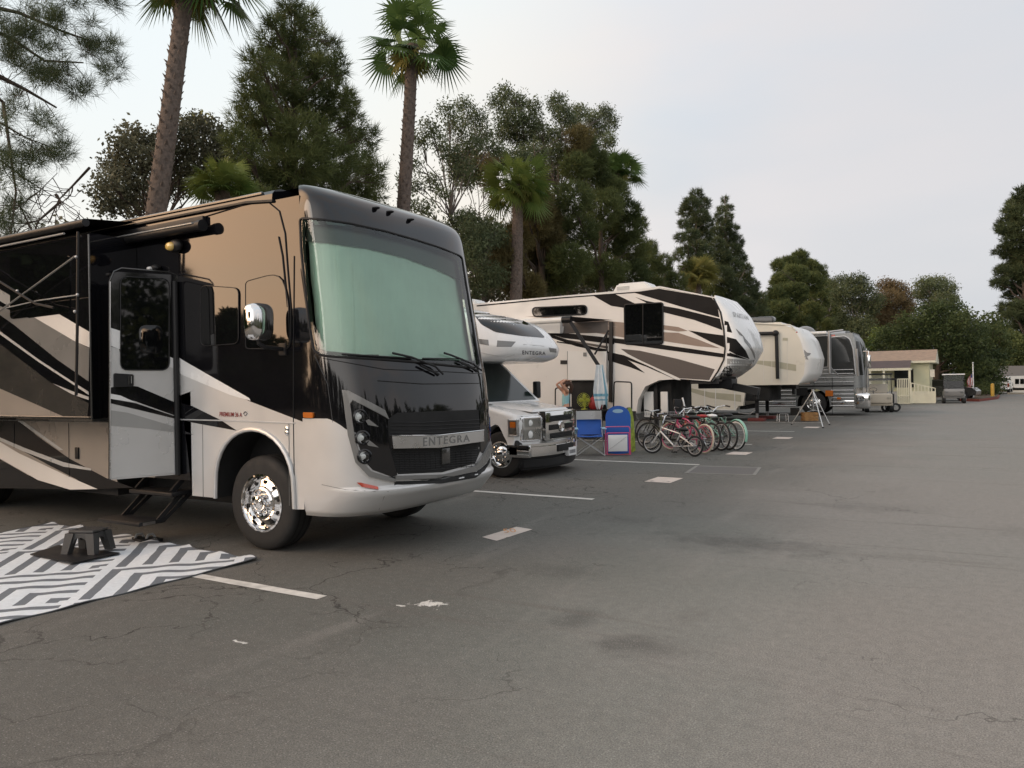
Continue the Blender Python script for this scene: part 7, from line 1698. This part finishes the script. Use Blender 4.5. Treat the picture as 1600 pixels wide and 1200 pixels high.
# ================================================================ office building at the end of the lot
NB = Vector((0, -1, 0)); UB = Vector((1, 0, 0))
o_ = gnd(1453, 630); o_.z = 0
FB = SP(o_, NB); MBm = Matrix(((UB.x, -NB.x, 0, o_.x), (UB.y, -NB.y, 0, o_.y), (0, 0, 1, 0), (0, 0, 0, 1)))   # local x right, y away, z up
def UZ(px, py):
    p, _ = FB(px, py); return (p-o_).dot(UB), p.z
def building():
    r = thing('office_building', 'low pale yellow building with brown shingle roof and porch at the end of the lot', 'building', tuple(o_))
    def B(name, fn, par=r, ang=30):
        m = MB(); fn(m); m.v = [tuple(MBm @ Vector(v)) for v in m.v]; return m.build(name, par, ang)
    xl = -9.0; _, ze = UZ(1450, 563); zt = onY(1458, 546, o_.y+3.2).z-.62
    B('wall', lambda m: [m.box((xl, 0, 0), (0, 6.5, ze), K['yellowwall'])]+[m.box((x, -.012, .1), (x+.03, -.001, ze-.05), K['yellowwall']) for x in [xl+.3*i for i in range(1, 26)]])
    def roof(m):
        m.add([(xl-.3, -.45, ze-.02), (.35, -.45, ze-.02), (.35, 3.2, zt+.62), (xl-.3, 3.2, zt+.62), (.35, 6.9, ze-.02), (xl-.3, 6.9, ze-.02)], [(0, 1, 2, 3), (3, 2, 4, 5)], K['roofshingle'])
        m.add([(xl-.3, -.45, ze-.14), (.35, -.45, ze-.14), (.35, 6.9, ze-.14), (xl-.3, 6.9, ze-.14), (xl-.3, -.45, ze-.02), (.35, -.45, ze-.02), (.35, 6.9, ze-.02), (xl-.3, 6.9, ze-.02), (.35, 3.2, zt+.62)], [(0, 1, 2, 3), (0, 1, 5, 4), (1, 2, 6, 5), (5, 6, 8)], K['porchcream'])
    B('roof', roof, ang=0)
    ur, _ = UZ(1425, 600); zp = UZ(1425, 575)[1]; zp2 = UZ(1425, 563)[1]
    def porch(m):
        m.add([(xl, -1.7, zp), (ur, -1.7, zp), (ur, -.46, zp2), (xl, -.46, zp2)], [(0, 1, 2, 3)], K['porchroof']); m.box((xl, -1.74, zp-.14), (ur+.03, -1.66, zp), K['porchcream']); m.box((ur, -1.66, zp-.12), (ur+.05, -.46, zp-.01), K['porchcream'])
    B('porch_roof', porch, ang=0)
    for px in (1364, 1385, 1424):
        u = UZ(px, 600)[0]; B('post', lambda m: m.box((u-.06, -1.7, 0), (u+.06, -1.6, zp-.13), K['porchcream']))
    B('window', lambda m: m.box((UZ(1388, 0)[0], -.03, .95), (UZ(1418, 0)[0], -.014, 2.05), K['glasscoach']))
    B('deck', lambda m: m.box((xl, -1.75, .0), (ur+.05, -.02, .42), K['porchcream']))
    def rail(m, x0, x1, z0a, z0b, z1a, z1b, y, n):
        m.bar((x0, y, z1a), (x1, y, z1b), .07, .05, K['porchcream']); m.bar((x0, y, z0a), (x1, y, z0b), .05, .05, K['porchcream'])
        for i in range(n+1):
            t = i/n; x = x0+(x1-x0)*t; m.box((x-.025, y-.02, z0a+(z0b-z0a)*t), (x+.025, y+.02, z1a+(z1b-z1a)*t), K['porchcream'])
    zr = UZ(1410, 592)[1]; a = UZ(1396, 0)[0]
    B('railing', lambda m: rail(m, a, ur, .5, .5, zr, zr, -1.80, 7)); B('railing', lambda m: rail(m, a, ur, .06, .06, .5, .5, -1.82, 7))
    u2 = UZ(1453, 0)[0]; za = UZ(1427, 598)[1]; zb = UZ(1452, 606)[1]
    B('ramp_railing', lambda m: (rail(m, ur+.05, u2, .08, .08, za, zb, -1.80, 7), m.box((ur+.05, -1.79, .05), (u2, -1.77, .75), K['porchcream'])))
    B('shade_screen', lambda m: m.box((xl, -1.9, .05), (UZ(1395, 0)[0], -1.85, .75), K['midgrey']))
    B('dark_rail', lambda m: (m.box((xl, -1.9, UZ(1380, 591)[1]-.12), (UZ(1395, 0)[0], -1.84, UZ(1380, 591)[1]), K['black'])))
    B('wall_sign', lambda m: m.box((UZ(1444, 0)[0], -.05, 1.55), (UZ(1451, 0)[0], -.02, 2.0), K['cream']))
building()
# ================================================================ golf carts
def golf_cart(label, base_px, rz, body, roofm, seatm, roof_z=1.78, front=True):
    c = gnd(*base_px); r = thing('golf_cart', label, 'golf cart', (c.x, c.y, 0)); I = Matrix()
    m = MB(); m.bbox((-1.1, -.56, .30), (1.0, .56, .44), K[body], .04); m.bbox((.72, -.54, .40), (1.12, .54, .86), K[body], .10, 3); m.bbox((-1.15, -.56, .40), (-.35, .56, .70), K[body], .08, 3); m.build('body', r, M=I)
    m = MB(); m.bbox((-.62, -.50, .68), (-.10, .50, .84), K[seatm], .05, 3); m.bbox((-.68, -.50, .86), (-.56, .50, 1.28), K[seatm], .05, 3); m.build('seat', r, M=I)
    m = MB(); m.bbox((-1.05, -.58, roof_z-.07), (.75, .58, roof_z), K[roofm], .03); m.build('canopy', r, M=I)
    for x, x2 in ((.68, .85), (-.9, -.95)):
        for y in (-.52, .52): q = MB(); q.tube([(x2, y, .6), (x, y, roof_z-.06)], .018, K['black']); q.build('post', r, M=I)
    m = MB(); m.add([(.86, -.5, .88), (.86, .5, .88), (.72, .5, roof_z-.1), (.72, -.5, roof_z-.1)], [(0, 1, 2, 3)], K['clear']); m.build('windscreen', r, M=I)
    m = MB(); m.tube([(.7, -.2, .7), (.42, -.2, 1.0)], .02, K['black']); m.lathe((.40, -.2, 1.02), (-.6, 0, .8), [(.15, 0), (.17, .012), (.15, .024)], 20, K['black']); m.build('steering_wheel', r, M=I)
    for x in (.78, -.75):
        for y in (-.50, .50):
            o = MB(); o.lathe((x, y+(.1 if y > 0 else -.1), .22), (0, 1 if y > 0 else -1, 0), [(.11, 0), (.2, 0), (.22, -.03), (.22, -.15), (.2, -.18), (.1, -.18)], 24, K['rubber']); w_ = o.build('wheel', r, M=I)
            o = MB(); o.lathe((x, y+(.1 if y > 0 else -.1), .22), (0, 1 if y > 0 else -1, 0), [(.12, -.01), (.10, .01), (.04, .02), (.001, .02)], 16, K['steel']); o.build('hub', w_, M=I)
    for y in (-.38, .38): o = MB(); o.sphere((1.12, y, .66), (.03, .09, .05), K['clear'], nu=12, nv=8); o.build('headlight', r, M=I)
    r.rotation_euler.z = rz; return r
golf_cart('beige golf cart with dark canopy parked past the nose of the coach', (1371, 643), math.radians(-80), 'seatbeige', 'black', 'seatbeige')
golf_cart('dark grey golf cart with white canopy parked to the right of the yellow building', (1490, 629.5), math.radians(-88), 'greypaint', 'white2', 'black', 1.72)
# folded stroller frame with dark bags next to the beige cart
c = gnd(1392, 643.5); r = thing('stroller', 'dark folded stroller with thin wheels right beside the beige golf cart', 'stroller', (c.x, c.y, 0)); I = Matrix()
m = MB(); m.tube([(-.2, 0, .2), (.0, 0, .7), (.12, 0, 1.1), (.2, 0, 1.15)], .02, K['steel']); m.tube([(.2, .2, .2), (.0, .2, .7), (-.05, .2, 1.0)], .02, K['steel']); m.build('frame', r, M=I)
m = MB(); m.bbox((-.16, -.05, .35), (.14, .25, .85), K['black'], .08, 3); m.build('bag', r, M=I)
for x in (-.2, .2):
    o = MB(); o.lathe((x, -.12, .2), (0, 1, 0), [(.13, -.02), (.19, -.02), (.2, 0), (.19, .02), (.13, .02)], 24, K['rubber']); o.build('wheel', r, M=I)
    o = MB(); o.lathe((x, .25, .2), (0, 1, 0), [(.13, -.02), (.19, -.02), (.2, 0), (.19, .02), (.13, .02)], 24, K['rubber']); o.build('wheel', r, M=I)
# ================================================================ parked vehicles far right
def small_car(label, base_px, rz, col):
    c = gnd(*base_px); r = thing('parked_car', label, 'car', (c.x, c.y, 0)); I = Matrix(); side = [(-2.1, .35), (-1.72, .35)]+[(-1.38-.34*math.cos(a), .33+.34*math.sin(a)) for a in [math.pi*i/8 for i in range(9)]]+[(1.0, .32)]+[(1.36-.34*math.cos(a), .33+.34*math.sin(a)) for a in [math.pi*i/8 for i in range(9)]]+[(2.1, .36), (2.15, .62), (1.9, .84), (.95, .93), (.35, 1.36), (-.9, 1.40), (-1.6, 1.02), (-2.1, .96)]
    m = MB(); m.py(side, -.86, .86, K[col], K[col]); m.build('body', r, M=I)
    g = MB(); g.py([(.80, .95), (.32, 1.30), (-.85, 1.34), (-1.4, 1.0)], -.866, .866, K['glassdark']); g.add([(.97, -.7, .96), (.97, .7, .96), (.40, .62, 1.35), (.40, -.62, 1.35)], [(0, 1, 2, 3)], K['glassdark']); g.build('window', r, M=I)
    for x in (-1.38, 1.36):
        for s_ in (-1, 1):
            o = MB(); o.lathe((x, s_*.87, .33), (0, s_, 0), [(.2, 0), (.31, 0), (.33, -.03), (.33, -.18), (.2, -.2)], 24, K['rubber']); w_ = o.build('wheel', r, M=I); o = MB(); o.lathe((x, s_*.87, .33), (0, s_, 0), [(.2, -.01), (.12, .01), (.001, .01)], 16, K['steel']); o.build('rim', w_, M=I)
    r.rotation_euler.z = rz
small_car('dark car half hidden between the yellow building and the dark golf cart', (1470, 626), math.radians(-10), 'darkgrey')
def pickup():
    c = gnd(1563, 615); r = thing('pickup_truck', 'white pickup truck seen from behind at the far right', 'pickup truck', (c.x, c.y, 0)); I = Matrix()
    m = MB(); m.bbox((-2.7, -.98, .55), (-.5, .98, 1.15), K['white2'], .04); m.bbox((-.5, -.98, .5), (2.6, .98, 1.15), K['white2'], .06); m.bbox((-.45, -.9, 1.12), (1.2, .9, 1.80), K['white2'], .14, 3); m.build('body', r, M=I)
    m = MB(); m.bbox((-.47, -.68, 1.24), (-.44, .68, 1.66), K['glassdark'], .01); m.build('rear_window', r, M=I)
    m = MB(); m.bbox((-2.74, -.72, .62), (-2.69, .72, 1.10), K['white2'], .02); m.box((-2.75, -.1, .92), (-2.742, .1, .98), K['black']); m.build('tailgate', r, M=I)
    m = MB(); m.bbox((-2.86, -.95, .46), (-2.68, .95, .60), K['chrome'], .03); m.build('bumper', r, M=I)
    for s_ in (-1, 1): m = MB(); m.bbox((-2.73, s_*.88-.08, .72), (-2.69, s_*.88+.08, 1.08), K['redlens'], .01); m.build('tail_light', r, M=I)
    for x in (-1.7, 1.7):
        for s_ in (-1, 1):
            o = MB(); o.lathe((x, s_*.97, .40), (0, s_, 0), [(.24, 0), (.37, 0), (.40, -.03), (.40, -.24), (.24, -.26)], 24, K['rubber']); w_ = o.build('wheel', r, M=I); o = MB(); o.lathe((x, s_*.97, .40), (0, s_, 0), [(.24, -.01), (.12, .01), (.001, .01)], 16, K['steel']); o.build('rim', w_, M=I)
    r.rotation_euler.z = math.radians(84); r.scale = (.82, .82, .82)
pickup()
def far_trailer():
    a = gnd(1566, 612.5); r = thing('travel_trailer', 'long white trailer with two dark windows parked beyond the pickup truck', 'trailer', (a.x, a.y, 0))
    S = SP(a, (.5086, -.861, 0)); n = Vector((.5086, -.861, 0)); m = MB()
    m.patch([(1562, 590), (1568, 588), (1660, 586), (1660, 606), (1586, 606), (1578, 600), (1562, 599)], S, 0, K['white'], 0, 2.4); m.build('body', r, 20)
    w = MB(); w.patch([(1586, 592), (1592, 592), (1592, 600), (1586, 600)], S, .03, K['glassdark'], 0, .03); w.build('window', r, 0); w = MB(); w.patch([(1594, 592), (1600, 592), (1600, 600), (1594, 600)], S, .03, K['glassdark'], 0, .03); w.build('window', r, 0)
    k = MB(); k.patch([(1576, 601), (1660, 606), (1660, 610), (1590, 610), (1580, 607)], S, -.3, K['black'], 0, 1.5); k.build('chassis', r, 0)
far_trailer()
a = gnd(1580, 613, 0); r = thing('house', 'low building with dark grey pitched roof behind the white trailer', 'building', (a.x, a.y+6, 0)); S = SP((a.x, a.y+6, 0), NB); m = MB(); m.patch([(1556, 590), (1680, 590), (1680, 612), (1556, 612)], S, 0, K['palebrown'], 0, 6); m.build('wall', r, 0)
m = MB(); p = [S(*q)[0] for q in ((1550, 591), (1690, 591), (1680, 570), (1566, 571))]; m.add([p[0]+NB*.6, p[1]+NB*.6, p[2]-NB*4, p[3]-NB*4, p[1]-NB*8, p[0]-NB*8], [(0, 1, 2, 3), (3, 2, 4, 5), (0, 3, 5), (1, 4, 2)], K['greyroof']); m.build('roof', r, 0)
# ================================================================ planter with flagpole, red kerb and bollard
def bed():
    p = [gnd(*q) for q in ((1500, 627), (1530, 627.5), (1560, 623.5), (1562, 619.5), (1535, 619.5), (1500, 621))]
    m = MB(); m.pz([(q.x, q.y) for q in p], .0, .14, K['redkerb']); tag(m.build('planter_kerb', angle=0), kind='structure')
    c = sum(p, Vector())/6; m = MB(); m.pz([(c.x+(q.x-c.x)*.93, c.y+(q.y-c.y)*.93) for q in p], .141, .17, K['soil']); tag(m.build('planter_soil', angle=0), kind='structure')
    rg = np.random.default_rng(77); k = 0
    for px, py, s_ in ((1505, 621, .75), (1511, 622.5, .6), (1516, 620.5, .8), (1528, 622, .55), (1534, 621, .8), (1541, 621.5, .6), (1548, 620.5, .7), (1554, 620.5, .9), (1508, 619.9, 1.1), (1538, 619.9, 1.1)):
        g_ = gnd(px, py); b = [((g_.x, g_.y, .17+s_*.55), (s_*.55, s_*.55, s_*.5)), ((g_.x+.2, g_.y+.1, .17+s_*.8), (s_*.35, s_*.35, s_*.4))]
        lb = ['low dark green shrub at the left end of the red kerbed bed', 'small shrub second from the left in the red kerbed bed', 'rounded shrub just left of the flagpole foot', 'tiny shrub just right of the flagpole foot', 'rounded green shrub right of the flagpole', 'small shrub in the right half of the red kerbed bed', 'shrub near the yellow bollard end of the bed', 'taller shrub next to the yellow bollard', 'tall shrub at the back left of the flagpole bed', 'tall shrub at the back right of the flagpole bed'][k]; k += 1
        tree('shrub', lb, 'shrub', (g_.x, g_.y, .16), b, 'leaf', K['bush'], K['barkpine'], 80+k, .03, 110, leaf=.10, limbs=False, group='shrubs in the flagpole bed')
bed()
p = gnd(1521, 625); r = thing('flagpole', 'short white flagpole with a limp striped flag over the red kerbed bed', 'flagpole', (p.x, p.y, .14)); I = Matrix(); hz = onY(1521, 568, p.y).z-.14
m = MB(); m.tube([(0, 0, 0), (0, 0, hz)], [.045, .028], K['white2'], 10); m.sphere((0, 0, hz+.03), .06, K['brushed']); m.build('pole', r, M=I)
m = MB(); z1 = hz-.62; vs = []; n, k = 14, 12
for j in range(k+1):
    for i in range(n+1): u = i/n; v = j/k; w = .15+.28*math.sin(v*2.6); vs.append((-.03-u*w*.75*1.0, .07*math.sin(u*12+v*3), z1-v*.80-u*.12))
fr = []; fw = []; fb = []
for j in range(k):
    for i in range(n): (fb if j < 4 and i < 6 else (fr if i % 4 < 2 else fw)).append((j*(n+1)+i, j*(n+1)+i+1, (j+1)*(n+1)+i+1, (j+1)*(n+1)+i))
m.add(vs, fr, K['flagred']); m.add(vs, fw, K['white2']); m.add(vs, fb, K['flagblue']); m.build('flag', r, M=I, angle=80)
p = gnd(1551, 623); m = MB(); m.lathe((p.x, p.y, 0), (0, 0, 1), [(.11, 0), (.11, .95), (.09, 1.02), (.001, 1.05)], 16, K['yellowpost']); tag(m.build('bollard'), 'yellow steel bollard standing behind the white pickup truck', 'bollard')
# tan verge at the far right
q = [gnd(1574, 616), gnd(1760, 616), gnd(1760, 609), gnd(1576, 609)]; m = MB(); m.pz([(v.x, v.y) for v in q], 0, .13, K['palebrown']); tag(m.build('verge', angle=0), kind='structure')
